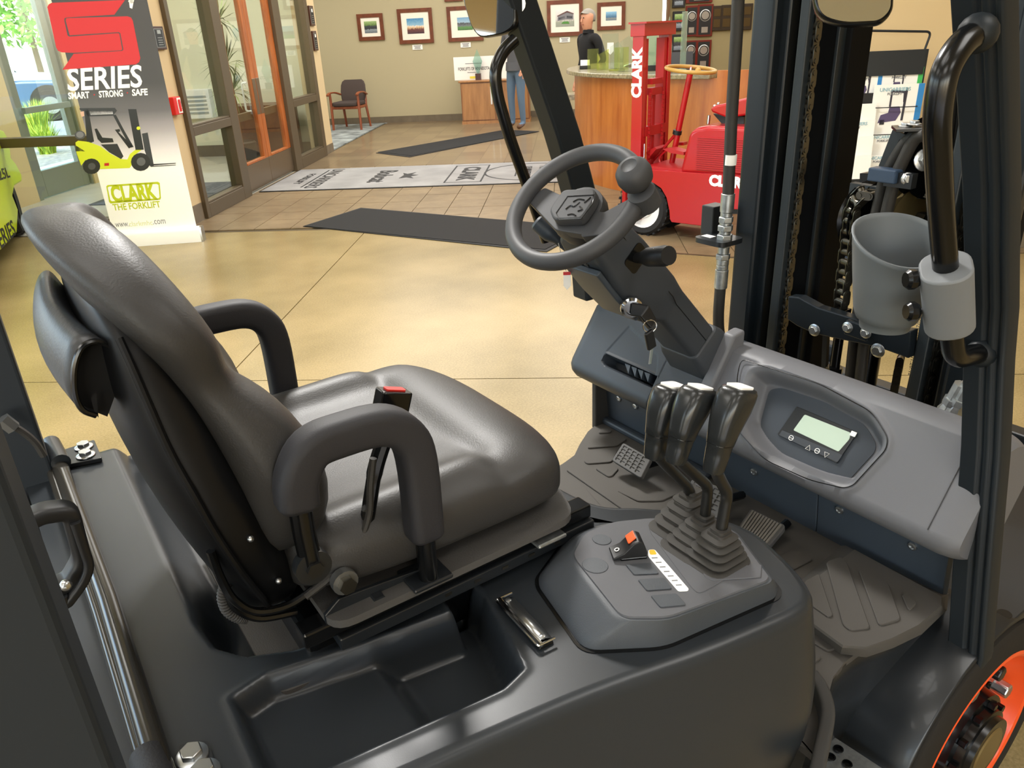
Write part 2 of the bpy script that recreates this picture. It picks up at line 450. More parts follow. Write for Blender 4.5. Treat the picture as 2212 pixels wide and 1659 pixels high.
wallbox('pier', -3.70, -3.51, 11.23, 11.67, 0, CEIL_Z, 'beige paint', wg_)
wallbox('wall_vestibule', -6.12, -3.7, 11.55, 11.67, 0, CEIL_Z, 'cream paint')
we_ = wallbox('wall_exterior', -6.12, -5.95, 6.85, 8.33, 0, CEIL_Z, 'beige paint')
wallbox('wall_piece', -6.12, -5.95, 9.45, 11.6, 0, CEIL_Z, 'beige paint', we_)
wallbox('wall_piece', -6.12, -5.95, 8.33, 9.45, 2.35, CEIL_Z, 'beige paint', we_)
wallbox('corner_wall', -6.2, -6.1, 11.6, 15.5, 0, CEIL_Z, 'olive paint', wb_)
wallbox('ceiling', -6.75, 5.35, -7.2, 15.6, CEIL_Z, CEIL_Z + .1, 'ceiling')
# walls of the showroom beside and behind the camera, with their tall windows
wl = wallbox('wall_showroom', -6.75, -6.6, -7.2, -4.5, 0, CEIL_Z, 'beige paint')
for v0, v1 in ((-1.9, -1.6), (1.0, 1.3), (3.9, 4.2), (6.5, 6.78)): wallbox('wall_piece', -6.75, -6.6, v0, v1, 0, CEIL_Z, 'beige paint', wl)
wallbox('wall_piece', -6.75, -6.6, -4.5, 6.6, 2.7, CEIL_Z, 'beige paint', wl); wallbox('wall_piece', -6.75, -6.6, -4.5, 6.6, 0, .5, 'beige paint', wl)
wn = wallbox('wall_front', -6.75, -6.4, -7.35, -7.2, 0, CEIL_Z, 'beige paint')
for u0, u1 in ((-4.9, -4.5), (-1.9, -1.5), (1.1, 1.5), (4.1, 5.35)): wallbox('wall_piece', u0, u1, -7.35, -7.2, 0, CEIL_Z, 'beige paint', wn)
wallbox('wall_piece', -6.4, 4.1, -7.35, -7.2, 2.7, CEIL_Z, 'beige paint', wn); wallbox('wall_piece', -6.4, 4.1, -7.35, -7.2, 0, .4, 'beige paint', wn)
# skirting of single tiles
def skirting(name, p, q, n, h=.115, th=.012):
    root = None
    for k in range(n):
        a = (p[0] + (q[0] - p[0]) * k / n, p[1] + (q[1] - p[1]) * k / n); b_ = (p[0] + (q[0] - p[0]) * (k + 1) / n, p[1] + (q[1] - p[1]) * (k + 1) / n)
        d = Vector((b_[0] - a[0], b_[1] - a[1], 0)).normalized() * .002
        mb = MB(ROOM_M); mb.bar((a[0] + d.x, a[1] + d.y, h / 2), (b_[0] - d.x, b_[1] - d.y, h / 2), th, h)
        if root is None:
            g = MB(ROOM_M); g.bar((p[0], p[1], h / 2), (q[0], q[1], h / 2), th * .6, h - .004); root = struct(g.build(name, 'grout', sm=0))
        mb.build('base_tile', 'base tile', root, sm=0)
skirting('baseboard_back', (-3.55, BWV - .008), (1.4, BWV - .008), 15)
skirting('baseboard_corner', (-6.05, BWV - .008), (-3.55, BWV - .008), 8)
skirting('baseboard_pier', (-3.505, 6.74), (-3.505, 7.14), 2, .16)
skirting('baseboard_pier_end', (-3.505, 11.25), (-3.505, 11.66), 2, .12)
skirting('baseboard_rack', (1.52, 5.432), (4.6, 5.432), 9, .14)
skirting('baseboard_vestibule', (-5.9, 11.54), (-3.75, 11.54), 7, .16)

# ---- glazed wall with the wooden double door (u = -3.51)
GU0, GU1 = -3.60, -3.47
def gbar(name, v0, v1, z0, z1, parent, mt='bronze frame', u0=GU0, u1=GU1):
    mb = MB(ROOM_M); rbox(mb, u0, u1, v0, v1, z0, z1); return mb.build(name, mt, parent, sm=0, bevel=.003, seg=1)
def gwindow(name, v0, v1, fw0, fw1):
    fr = MB(ROOM_M); rbox(fr, GU0, GU1, v0, v0 + fw0, 0, CEIL_Z); w = struct(fr.build(name, 'bronze frame', sm=0, bevel=.003, seg=1))
    gbar('jamb', v1 - fw1, v1, 0, CEIL_Z, w); gbar('sill_rail', v0 + fw0, v1 - fw1, 0, .13, w); gbar('middle_rail', v0 + fw0, v1 - fw1, .755, .835, w)
    gbar('head_rail', v0 + fw0, v1 - fw1, 2.85, 2.95, w)
    for z0, z1 in ((.13, .755), (.835, 2.85)): gbar('pane', v0 + fw0, v1 - fw1, z0, z1, w, 'pane glass', -3.545, -3.539)
    for z0 in (.13, .835): gbar('glazing_bead', v0 + fw0, v1 - fw1, z0, z0 + .02, w, 'bronze frame', -3.56, -3.48)
    return w
gwindow('window_1', 7.16, 8.30, .07, .20)
gwindow('window_2', 9.86, 11.23, .24, .14)
def gdoor(name, v0, v1, st0, st1, side):
    mb = MB(ROOM_M); rbox(mb, -3.56, -3.51, v0, v0 + st0, .30, 2.5); d = struct(mb.build(name, 'cherry', sm=0, bevel=.003, seg=1))
    gbar('stile', v1 - st1, v1, .30, 2.5, d, 'cherry', -3.56, -3.51)
    gbar('bottom_rail', v0, v1, .02, .30, d, 'kick plate', -3.56, -3.508)
    gbar('glazing_bead', v0 + st0, v1 - st1, .30, .325, d, 'cherry', -3.555, -3.505); gbar('top_rail', v0 + st0, v1 - st1, 2.4, 2.5, d, 'cherry', -3.56, -3.51)
    gbar('pane', v0 + st0, v1 - st1, .325, 2.4, d, 'pane glass', -3.54, -3.534)
    gbar('cross_rail', v0 + st0, v1 - st1, .74, .82, d, 'bronze frame', -3.62, -3.57)
    vh = v1 - st1 * .5 if side > 0 else v0 + st0 * .5
    gbar('push_plate', vh - .05, vh + .05, .78, 1.16, d, 'kick plate', -3.512, -3.507)
    h = MB(ROOM_M); h.tube(arcs([(-3.57, vh - .06 * side, .82), (-3.63, vh - .06 * side, .82), (-3.63, vh - .06 * side, 1.12), (-3.57, vh - .06 * side, 1.12)], .03), .012, 8); h.build('pull_handle', 'white trim', d)
    return d
gdoor('door_1', 8.30, 9.05, .10, .11, 1)
gdoor('door_2', 9.055, 9.86, .11, .13, -1)
gt = struct(gbar('trim_2', 8.30, 9.86, 2.5, CEIL_Z, None)); 
# ---- front glazing of the vestibule (runs left from the pier)
FV = 6.80
mb = MB(ROOM_M); rbox(mb, -3.76, -3.68, FV, FV + .12, 0, CEIL_Z); w3 = struct(mb.build('window_3', 'bronze frame', sm=0))
for n_, a in (('rail', (-5.95, -3.76, .76, .84)), ('sill_rail', (-5.95, -3.76, 0, .10)), ('head_rail', (-5.95, -3.76, 2.85, 2.95))):
    mb = MB(ROOM_M); rbox(mb, a[0], a[1], FV, FV + .12, a[2], a[3]); mb.build(n_, 'bronze frame', w3, sm=0, bevel=.003, seg=1)
for uu in (-5.48,):
    mb = MB(ROOM_M); rbox(mb, uu - .04, uu + .04, FV, FV + .12, 0, 2.9); mb.build('mullion', 'bronze frame', w3, sm=0)
for a, b_ in ((-5.44, -3.76), (-5.95, -5.52)):
    for z0, z1 in ((.10, .76), (.84, 2.85)):
        mb = MB(ROOM_M); rbox(mb, a, b_, FV + .05, FV + .056, z0, z1); mb.build('pane', 'pane glass', w3, sm=0)
# ---- exterior door
mb = MB(ROOM_M); rbox(mb, -6.10, -5.97, 8.33, 8.43, 0, 2.35); d3 = struct(mb.build('door_3', 'alu door', sm=0))
for n_, a in (('stile', (-6.06, -6.0, 8.45, 8.56, .01, 2.3)), ('stile', (-6.06, -6.0, 9.30, 9.42, .01, 2.3)), ('bottom_rail', (-6.06, -6.0, 8.56, 9.30, .01, .30)), ('top_rail', (-6.06, -6.0, 8.56, 9.30, 2.15, 2.3)), ('push_bar', (-5.98, -5.93, 8.50, 9.34, .92, .985))):
    mb = MB(ROOM_M); rbox(mb, *a); mb.build(n_, 'alu door', d3, sm=0, bevel=.004, seg=1)
mb = MB(ROOM_M); rbox(mb, -6.10, -5.97, 9.42, 9.46, 0, 2.35); mb.build('jamb', 'alu door', d3, sm=0)
mb = MB(ROOM_M); rbox(mb, -6.03, -6.024, 8.56, 9.30, .30, 2.15); mb.build('pane', 'pane glass', d3, sm=0)
# ------------------------------------------------------------------ lobby furnishings
mat('white print', '#f0efea', .6); mat('mat board', '#efe9dc', .8); mat('ink', '#1c1c1e', .6); mat('grey ink', '#77787a', .6)
mat('red print', '#b91f29', .45); mat('lime print', '#b6c21a', .5); mat('blue print', '#2f7fc0', .5); mat('teal print', '#8fb4bf', .5); mat('green print', '#3fae5a', .5)
mat('frame wood', '#6a341c', .4, var=.25, vscale=12); mat('plaque wood', '#3a1712', .35, coat=.3); mat('red plaque', '#5f1713', .3, coat=.4); mat('silver plate', '#a9aaa8', .3, metal=.8); mat('bronze plate', '#3d352b', .4, metal=.6)
mat('black plastic', '#17181a', .45); mat('black rubber', '#222326', .7, bump=.3, bscale=300); mat('chrome', '#d0d2d4', .12, metal=1.0); mat('zinc', '#b9bcbd', .28, metal=.95)
mat('white metal', '#e4e5e3', .4)
def photo_mat(name, cols):
    mt = bpy.data.materials.new(name); mt.use_nodes = True; nt = mt.node_tree; b = nt.nodes['Principled BSDF']
    tc = nt.nodes.new('ShaderNodeTexCoord'); sp = nt.nodes.new('ShaderNodeSeparateXYZ'); n = nt.nodes.new('ShaderNodeTexNoise'); n.inputs['Scale'].default_value = 9; n.inputs['Detail'].default_value = 6
    ml = nt.nodes.new('ShaderNodeMath'); ml.operation = 'MULTIPLY_ADD'; ml.inputs[1].default_value = .35
    r = nt.nodes.new('ShaderNodeValToRGB'); r.color_ramp.interpolation = 'LINEAR'
    while len(r.color_ramp.elements) < len(cols): r.color_ramp.elements.new(.5)
    for e, (p, c) in zip(r.color_ramp.elements, cols): e.position = p; e.color = lin(c)
    nt.links.new(tc.outputs['Generated'], sp.inputs[0]); nt.links.new(tc.outputs['Generated'], n.inputs['Vector'])
    nt.links.new(n.outputs['Fac'], ml.inputs[0]); nt.links.new(sp.outputs['Z'], ml.inputs[2])
    sb = nt.nodes.new('ShaderNodeMath'); sb.operation = 'SUBTRACT'; sb.inputs[1].default_value = .17
    nt.links.new(ml.outputs[0], sb.inputs[0]); nt.links.new(sb.outputs[0], r.inputs[0]); nt.links.new(r.outputs[0], b.inputs['Base Color']); b.inputs['Roughness'].default_value = .35
    MATS[name] = mt; return mt
photo_mat('photo crew', [(0, '#5d6670'), (.3, '#8a949c'), (.36, '#2a2d33'), (.6, '#3c3f45'), (.66, '#5d7a3c'), (1, '#9db77a')])
photo_mat('photo dusk', [(0, '#3b2a38'), (.3, '#6d3d3a'), (.42, '#d9b58a'), (.5, '#e7d7c5'), (.55, '#8fb8cf'), (1, '#3f86b8')])
photo_mat('photo yard', [(0, '#3d6b3a'), (.25, '#5a8a4c'), (.35, '#6b7076'), (.55, '#3e4348'), (.62, '#9ab6c9'), (1, '#6f9fc4')])
photo_mat('photo sky', [(0, '#54708a'), (.2, '#8a8f8a'), (.4, '#3d6d92'), (1, '#8ec3e4')])
photo_mat('photo drawing', [(0, '#8d9389'), (.3, '#9aa08f'), (.4, '#c9c6c2'), (1, '#e6e4e2')])
def pic(u0, u1, z0, z1, border, photo, label, mb_=.07, nm='picture_frame', wallv=BWV, moulding='frame wood', house=False):
    t = thing(nm, R3((u0 + u1) / 2, wallv - .02, z0), label, 'picture', 'framed pictures on the back wall')
    v1, v0 = wallv - .004, wallv - .032
    m_ = MB(ROOM_M)
    rbox(m_, u0, u1, v0, v1, z1 - border, z1); rbox(m_, u0, u1, v0, v1, z0, z0 + border); rbox(m_, u0, u0 + border, v0, v1, z0 + border, z1 - border); rbox(m_, u1 - border, u1, v0, v1, z0 + border, z1 - border)
    m_.build('moulding', moulding, t, sm=0)
    m_ = MB(ROOM_M); rbox(m_, u0 + border, u1 - border, v0 + .012, v1, z0 + border, z1 - border); m_.build('mat_board', 'mat board', t, sm=0)
    a = border + mb_
    m_ = MB(ROOM_M); rbox(m_, u0 + a, u1 - a, v0 + .010, v1 - .012, z0 + a, z1 - a); p = m_.build('print', photo, t, sm=0)
    if house:
        w = u1 - u0 - 2 * a; h = z1 - z0 - 2 * a; o = (u0 + a, v0 + .008, z0 + a)
        for nm2, pl, c in (('building_print', [(.1, .35), (.55, .42), (.95, .40), (.95, .72), (.62, .86), (.12, .62)], '#7d7c82'), ('roof_print', [(.10, .60), (.62, .82), (.97, .70), (.97, .76), (.62, .92), (.08, .66)], '#6b4a48'), ('window_print', [(.16, .42), (.5, .48), (.5, .62), (.16, .54)], '#3f4a58'), ('window_print', [(.6, .48), (.9, .47), (.9, .6), (.6, .64)], '#3f4a58'), ('lawn_print', [(.3, .18), (.75, .16), (.68, .3), (.4, .3)], '#4f8a3a')):
            m_ = MB(ROOM_M); m_.prism([(x * w, z * h) for x, z in pl], o, (1, 0, 0), (0, 0, 1), .001); m_.build(nm2, mat('ink ' + c, c, .5), t, sm=0)
    return t
def picpx(x0, y0, x1, y1, *a, **k):
    p, q = RP(x0, y0, v=BWV), RP(x1, y1, v=BWV); return pic(p.x, q.x, q.z, p.z, *a, **k)
picpx(770, 31, 832, 86, .065, 'photo crew', 'smallest wooden frame on the back wall, photo of a seated group, above the chair', mb_=.06)
picpx(857, 20, 938, 92, .065, 'photo dusk', 'wooden frame with a dusk photo of a lit building, second from the left', mb_=.10)
picpx(964, 15, 1045, 87, .065, 'photo yard', 'wooden frame with a photo of a yard full of cars, left of the mirror post', mb_=.12)
picpx(1083, 8, 1149, 82, .065, 'photo sky', 'wooden frame mostly hidden behind the front guard post', mb_=.12)
picpx(1181, 2, 1259, 76, .065, 'photo drawing', 'wooden frame with a drawing of a brick office building, behind the grey-haired man', mb_=.09, house=True)
picpx(1290, 6, 1350, 63, .065, 'photo sky', 'wooden frame with a pale blue photo, rightmost on the olive back wall', mb_=.09)
picpx(956, -60, 1000, 2, .065, 'photo sky', 'wooden frame cut off by the top edge of the picture', mb_=.08)
def card(x, y, w, h, label):
    p = RP(x, y, v=BWV); m_ = MB(ROOM_M); rbox(m_, p.x - w / 2, p.x + w / 2, BWV - .012, BWV - .004, p.z - h / 2, p.z + h / 2)
    o = m_.build('caption_card', 'white print', sm=0); tag(o, label, 'caption card', 'caption cards under the pictures')
    for k, (f, dz) in enumerate(((.7, .022), (.55, 0), (.6, -.022))):
        m_ = MB(ROOM_M); rbox(m_, p.x - w * f / 2, p.x + w * f / 2, BWV - .0135, BWV - .012, p.z + dz - .006, p.z + dz + .006); m_.build('printed_line', 'grey ink', o, sm=0)
card(902, 102, .19, .085, 'white caption card under the dusk photo'); card(1006, 97, .19, .085, 'white caption card under the photo of the yard'); card(1220, 86, .19, .085, 'white caption card under the drawing of the office building')

# ---- plaques behind the reception desk
def plaque(x0, y0, x1, y1, style, label):
    V_ = 11.4
    p, q = RP(x0, y0, v=V_), RP(x1, y1, v=V_); u0, u1, z1, z0 = p.x, q.x, p.z, q.z
    t = thing('award_plaque', R3((u0 + u1) / 2, V_ - .02, z0), label, 'plaque', 'plaques behind the reception desk')
    base = {'red': 'red plaque', 'black': 'black plastic', 'bronze': 'bronze plate'}[style]
    m_ = MB(ROOM_M); rbox(m_, u0, u1, V_ - .03, V_ - .004, z0, z1); m_.build('board', base, t, sm=0, bevel=.004, seg=1)
    w, h = u1 - u0, z1 - z0; c = (u0 + u1) / 2
    if style == 'red':
        m_ = MB(ROOM_M); rbox(m_, u0 + w * .12, u1 - w * .12, V_ - .033, V_ - .03, z0 + h * .06, z1 - h * .06); m_.build('inlay', 'black plastic', t, sm=0)
        m_ = MB(ROOM_M); m_.lathe([(.30 * w, 0), (.36 * w, .004), (.36 * w, 0)], (c, V_ - .037, z0 + h * .66), (0, 1, 0), 20, cap=False); m_.build('ring_emblem', 'silver plate', t)
        m_ = MB(ROOM_M); m_.lathe([(.24 * w, 0), (.24 * w, .003)], (c, V_ - .036, z0 + h * .66), (0, 1, 0), 20); m_.build('medallion', 'silver plate', t)
        m_ = MB(ROOM_M); rbox(m_, c - w * .2, c + w * .2, V_ - .035, V_ - .033, z0 + h * .12, z0 + h * .3); m_.build('name_plate', 'silver plate', t, sm=0)
    elif style == 'black':
        m_ = MB(ROOM_M); rbox(m_, u0 + w * .16, u1 - w * .16, V_ - .033, V_ - .03, z0 + h * .14, z1 - h * .14); m_.build('print', 'photo crew', t, sm=0)
    else:
        for k, (a, b_) in enumerate(((.58, .88), (.14, .46))):
            m_ = MB(ROOM_M); rbox(m_, u0 + w * .18, u1 - w * .18, V_ - .033, V_ - .03, z0 + h * a, z0 + h * b_); m_.build('name_plate', mat('dark brass', '#57492f', .35, metal=.7), t, sm=0)
PQ = [(1453, -20, 1479, 16, 'black', 'black framed photo, upper left of the plaque cluster, cut by the picture edge'), (1483, -40, 1538, 5, 'red', 'dark red plaque cut off by the top edge of the picture'),
      (1453, 25, 1478, 66, 'black', 'black framed photo, second down in the left column of plaques'), (1481, 13, 1506, 78, 'red', 'dark red plaque with silver ring, upper row, left one'), (1507, 10, 1537, 78, 'red', 'dark red plaque with silver ring, upper row, right one'),
      (1451, 75, 1477, 113, 'black', 'black framed photo, lowest in the left column of plaques'), (1479, 88, 1503, 144, 'red', 'dark red plaque with silver ring, lower row, left one'), (1504, 87, 1533, 150, 'red', 'dark red plaque with silver ring, lower row, right one'),
      (1539, 13, 1557, 66, 'bronze', 'dark bronze plaque nearest the red ones'), (1558, 11, 1579, 65, 'bronze', 'dark bronze plaque second from the red ones'), (1581, 9, 1602, 64, 'bronze', 'dark bronze plaque half behind the black hose'), (1604, 8, 1622, 64, 'bronze', 'dark bronze plaque right of the black hose')]
for a in PQ: plaque(*a)
# ---- plaques and call point on the glazed wall side
def side_plaque(x0, y0, x1, y1, label, nm='wall_plaque', pict=False):
    p, q = RP(x0, y0, u=-3.51), RP(x1, y1, u=-3.51); v0, v1, z1, z0 = p.y, q.y, p.z, q.z
    t = thing(nm, R3(-3.5, (v0 + v1) / 2, z0), label, 'plaque', 'plaques on the glazed wall')
    m_ = MB(ROOM_M); rbox(m_, -3.508, -3.485, v0, v1, z0, z1); m_.build('board', 'plaque wood', t, sm=0, bevel=.004, seg=1)
    w, h = v1 - v0, z1 - z0
    m_ = MB(ROOM_M); rbox(m_, -3.485, -3.482, v0 + w * .14, v1 - w * .14, z0 + h * .1, z1 - h * .1); m_.build('border_plate', 'silver plate', t, sm=0)
    m_ = MB(ROOM_M); rbox(m_, -3.482, -3.480, v0 + w * .18, v1 - w * .18, z0 + h * .12, z1 - h * .12); m_.build('inlay', 'black plastic', t, sm=0)
    m_ = MB(ROOM_M); rbox(m_, -3.480, -3.479, v0 + w * .35, v1 - w * .35, z0 + h * .68, z0 + h * .84); m_.build('emblem', 'mat board' if pict else 'silver plate', t, sm=0)
    for k in range(4):
        m_ = MB(ROOM_M); rbox(m_, -3.480, -3.479, v0 + w * .3, v1 - w * .3, z0 + h * (.2 + k * .1), z0 + h * (.225 + k * .1)); m_.build('engraved_line', 'silver plate', t, sm=0)
side_plaque(320, 57, 356, 107, 'black plaque with silver edge on the beige pier beside the banner')
side_plaque(663, 12, 678, 56, 'upper of two small dark plaques on the far pier', pict=True); side_plaque(671, 67, 685, 109, 'lower of two small dark plaques on the far pier', pict=True)
p, q = RP(360, 211, u=-3.51), RP(384, 246, u=-3.51)
t = thing('fire_alarm', R3(-3.5, (p.y + q.y) / 2, q.z), 'red fire alarm call point on the beige pier', 'fire alarm')
m_ = MB(ROOM_M); rbox(m_, -3.508, -3.455, p.y, q.y, q.z, p.z); m_.build('housing', mat('alarm red', '#d3201c', .35), t, sm=0, bevel=.006)
m_ = MB(ROOM_M); rbox(m_, -3.455, -3.452, p.y + .06, q.y - .01, q.z + .01, p.z - .01); m_.build('front_label', 'white print', t, sm=0)
m_ = MB(ROOM_M); m_.prism(rrect(.03, .10, .006), (-3.4515, (p.y + q.y) / 2 + .02, (p.z + q.z) / 2), (0, 1, 0), (0, 0, 1), .008); m_.build('pull_handle', 'alarm red', t)
text('lettering', 'FIRE', (-3.4505, q.y - .022, (p.z + q.z) / 2), (0, 0, 1), (0, -1, 0), .035, 'ink', None)
_l = bpy.data.objects['lettering']; _l.data.transform(ROOM_M); setpar(_l, t)

# ---- mats on the floor
mat('mat pile', '#141313', .9, bump=.4, bscale=500); mat('mat border', '#151515', .7)
def floor_mat_thing(q, label):
    t = thing('floor_mat', R3(sum(p[0] for p in q) / 4, sum(p[1] for p in q) / 4, 0), label, 'floor mat', 'plain black floor mats')
    m_ = MB(ROOM_M); m_.loft([[(x, y, .001) for x, y in q], [(x, y, .006) for x, y in q]]); m_.build('rubber_edge', 'mat border', t, sm=0)
    c = (sum(p[0] for p in q) / 4, sum(p[1] for p in q) / 4); e = [(c[0] + (x - c[0]) * .985 , c[1] + (y - c[1]) * .94) for x, y in q]
    m_ = MB(ROOM_M); m_.loft([[(x, y, .006) for x, y in e], [(x, y, .010) for x, y in e]]); m_.build('pile', 'mat pile', t, sm=0)
floor_mat_thing([(-2.39, 6.70), (-.17, 5.62), (.18, 6.35), (-2.04, 7.43)], 'wide black floor mat lying across the edge of the tiles')
floor_mat_thing([(-2.77, 11.26), (-2.18, 10.73), (-.47, 13.1), (-1.07, 13.5)], 'narrow black floor mat slanting towards the wooden cabinet')
rt = thing('runner_rug', R3(-1.7, 9.2, 0), 'long grey runner rug printed with company logos', 'rug')
m_ = MB(ROOM_M); rbox(m_, -3.46, .02, 8.46, 9.93, .001, .007); m_.build('backing', 'mat border', rt, sm=0)
m_ = MB(ROOM_M); rbox(m_, -3.44, 0, 8.48, 9.91, .007, .011); m_.build('pile', mat('runner pile', '#8f8d8b', .95, var=.18, vscale=2.5, bump=.4, bscale=500), rt, sm=0)
def rug_text(s, u, v, size, sx=1.0, off=.002, shear=0.0):
    o = text('logo_lettering', s, (u, v, .0125), (0, -1, 0), (1, 0, 0), size, 'ink', None, offset=off, sx=sx, shear=shear); o.data.transform(ROOM_M); setpar(o, rt)
def rug_poly(poly):
    m_ = MB(ROOM_M); m_.loft([[(x, y, .0115) for x, y in poly], [(x, y, .0122) for x, y in poly]]); m_.build('logo_shape', 'ink', rt, sm=0)
rug_text('UNICARRIERS', -2.92, 9.2, .21, 1.0); rug_text('FORKLIFT', -3.17, 9.2, .12, 1.3); rug_poly([(-3.04, 8.62), (-3.02, 8.62), (-3.02, 9.78), (-3.04, 9.78)])
rug_text('Bobcat', -2.22, 9.2, .30, .95, .008); rug_poly([(-1.98, 9.0), (-1.90, 9.05), (-1.80, 8.98), (-1.86, 9.12), (-1.78, 9.2), (-1.87, 9.25), (-1.84, 9.4), (-1.93, 9.3), (-2.0, 9.38), (-1.96, 9.22)])
rug_text('CLARK', -1.18, 9.2, .27, 1.05, .012)
for a in ((-1.40, -1.38, 8.62, 9.78), (-.99, -.97, 8.62, 9.78), (-1.40, -.97, 8.62, 8.64), (-1.40, -.97, 9.76, 9.78)): rug_poly([(a[0], a[2]), (a[1], a[2]), (a[1], a[3]), (a[0], a[3])])
m_ = MB(ROOM_M); m_.lathe([(.55, .0115), (.55, .0125), (.575, .0125), (.575, .0115)], (-.42, 9.2, 0), (0, 0, 1), 40, cap=False); m_.build('logo_ring', 'ink', rt)
rug_text('FORKLIFTS', -.30, 9.2, .16, .9); rug_text('OF MINNESOTA', -.48, 9.2, .11, .9)
rug_poly([(-.62, 8.9), (-.60, 8.9), (-.60, 9.6), (-.62, 9.6)])

# ---- roll-up banner
PB = RP(418, 521, z=0); PA = RP(268, 532, z=0)
bd = (PB - PA).normalized(); bl = Vector((PA.x, PA.y, 0)); bn = Vector((bd.y, -bd.x, 0))     # faces the camera
BW = (PB - PA).length + .06
bt = thing('banner_stand', R3(*(bl + bd * BW / 2)), 'tall roll-up banner with a big red S and a yellow forklift print', 'banner')
def bP(x, z, d=0.0): return bl + bd * x + bn * d + Vector((0, 0, z))
BX0, BX1, BZ0, BZ1 = -.06, BW - .01, .10, 2.05
mt = bpy.data.materials.new('banner print'); mt.use_nodes = True; nt = mt.node_tree; b = nt.nodes['Principled BSDF']
ge = nt.nodes.new('ShaderNodeNewGeometry'); sp = nt.nodes.new('ShaderNodeSeparateXYZ'); r = nt.nodes.new('ShaderNodeValToRGB')
nt.links.new(ge.outputs['Position'], sp.inputs[0]); mr = nt.nodes.new('ShaderNodeMapRange'); mr.inputs['From Min'].default_value = 0; mr.inputs['From Max'].default_value = 2.05
nt.links.new(sp.outputs['Z'], mr.inputs[0]); nt.links.new(mr.outputs[0], r.inputs[0])
r.color_ramp.elements[0].position = .30; r.color_ramp.elements[0].color = lin('#eeeeec'); r.color_ramp.elements[1].position = .62; r.color_ramp.elements[1].color = lin('#3a3a3d')
for p_, c_ in ((.37, '#d5d0d2'), (.44, '#a09a9c'), (.52, '#5c595c')): e = r.color_ramp.elements.new(p_); e.color = lin(c_)
nt.links.new(r.outputs[0], b.inputs['Base Color']); b.inputs['Roughness'].default_value = .5; MATS['banner print'] = mt
m_ = MB(ROOM_M); m_.hexa([bP(BX0, BZ0, 0), bP(BX1, BZ0, 0), bP(BX1, BZ0, -.003), bP(BX0, BZ0, -.003), bP(BX0, BZ1, 0), bP(BX1, BZ1, 0), bP(BX1, BZ1, -.003), bP(BX0, BZ1, -.003)]); m_.build('panel', 'banner print', bt, sm=0)
m_ = MB(ROOM_M); m_.tube([bP(BX0 - .02, .05, 0), bP(BX1 + .03, .05, 0)], 1, sec=rrect(.10, .15, .03), up=(0, 0, 1)); m_.build('base_cassette', mat('banner base', '#e8e8e6', .4), bt)
m_ = MB(ROOM_M); m_.tube([bP(BX1 + .03, .05, 0), bP(BX1 + .045, .05, 0)], 1, sec=rrect(.105, .155, .03), up=(0, 0, 1)); m_.build('end_cap', 'zinc', bt)
m_ = MB(ROOM_M); m_.cyl(bP(BW / 2, .05, -.04), bP(BW / 2, 2.06, -.02), .01, 8); m_.build('support_pole', 'zinc', bt)
m_ = MB(ROOM_M); m_.cyl(bP(BX0, 2.06, -.005), bP(BX1, 2.06, -.005), .015, 8); m_.build('top_rail', 'zinc', bt)
# everything printed on the banner is drawn in the plane of the banner from its place in the photograph
def bq(px, py):
    d = _ray(px, py); o = R3(*bl); nw = R3(bn.x, bn.y, 0); t = (o - Vector(CW)).dot(nw) / Vector(d).dot(nw); P = Vector(CW) + Vector(d) * t
    e = R3(bd.x, bd.y, 0); return ((P - o).dot(e), P.z)
def bpoly(name, pts, mt, d=.0008, par=None):
    m_ = MB(ROOM_M); q = [bq(*p) for p in pts]; m_.loft([[bP(x, z, .0002) for x, z in q], [bP(x, z, d) for x, z in q]]); return m_.build(name, mt, par or bt, sm=0)
def bz(X, Y): return (X / 2.962, Y / 2.962)
def bpolyz(name, pts, mt, d=.0008, par=None): return bpoly(name, [bz(*p) for p in pts], mt, d, par)
bpolyz('s_emblem', [(318, 30), (335, 18), (800, 0), (735, 92), (412, 112), (408, 125), (435, 225), (445, 232), (760, 212), (768, 220), (785, 312), (778, 322), (472, 340), (400, 445), (862, 412), (888, 400), (898, 375), (850, 130), (835, 108), (815, 100), (430, 118), (428, 110), (740, 96), (800, 0), (335, 18)][:1] and
        [(303, 45), (312, 28), (330, 18), (800, 0), (732, 94), (425, 112), (412, 118), (412, 132), (432, 226), (442, 234), (756, 212), (764, 216), (782, 316), (776, 322), (470, 338), (395, 335), (372, 325), (360, 305)], 'red print', .0008)
bpolyz('s_emblem', [(425, 116), (815, 104), (838, 112), (850, 132), (898, 372), (890, 398), (868, 412), (400, 446), (472, 344), (780, 326), (790, 318), (770, 212), (760, 206), (446, 226), (420, 130)], 'red print', .0009)
# wordmarks of the banner
def btext(s, X, Y, X2, Y2, size_px, mt, off=0.0, shear=0.0, sxf=1.0):
    a, c = bq(*bz(X, Y)), bq(*bz(X2, Y2)); o = text('lettering', s, (0, 0, 0), (1, 0, 0), (0, 1, 0), 1.0, mt, None, thick=.0004 / 1, offset=off, shear=shear)
    me = o.data; xs = [v_.co.x for v_ in me.vertices]; ys = [v_.co.y for v_ in me.vertices]
    w = max(xs) - min(xs); h = max(ys) - min(ys); L = math.hypot(c[0] - a[0], c[1] - a[1]); ang = math.atan2(c[1] - a[1], c[0] - a[0]) * 0
    hz = size_px
    for v_ in me.vertices:
        x = (v_.co.x - min(xs)) / w * L; y = ((v_.co.y - min(ys)) / h - .5) * hz; d_ = .0006 + v_.co.z * .5
        P = bP(a[0] + x, (a[1] + c[1]) / 2 + y, max(.0004, d_)); v_.co = ROOM_M @ P
    setpar(o, bt); return o
btext('SERIES', 418, 510, 918, 488, .165, 'white print', .02, .25)
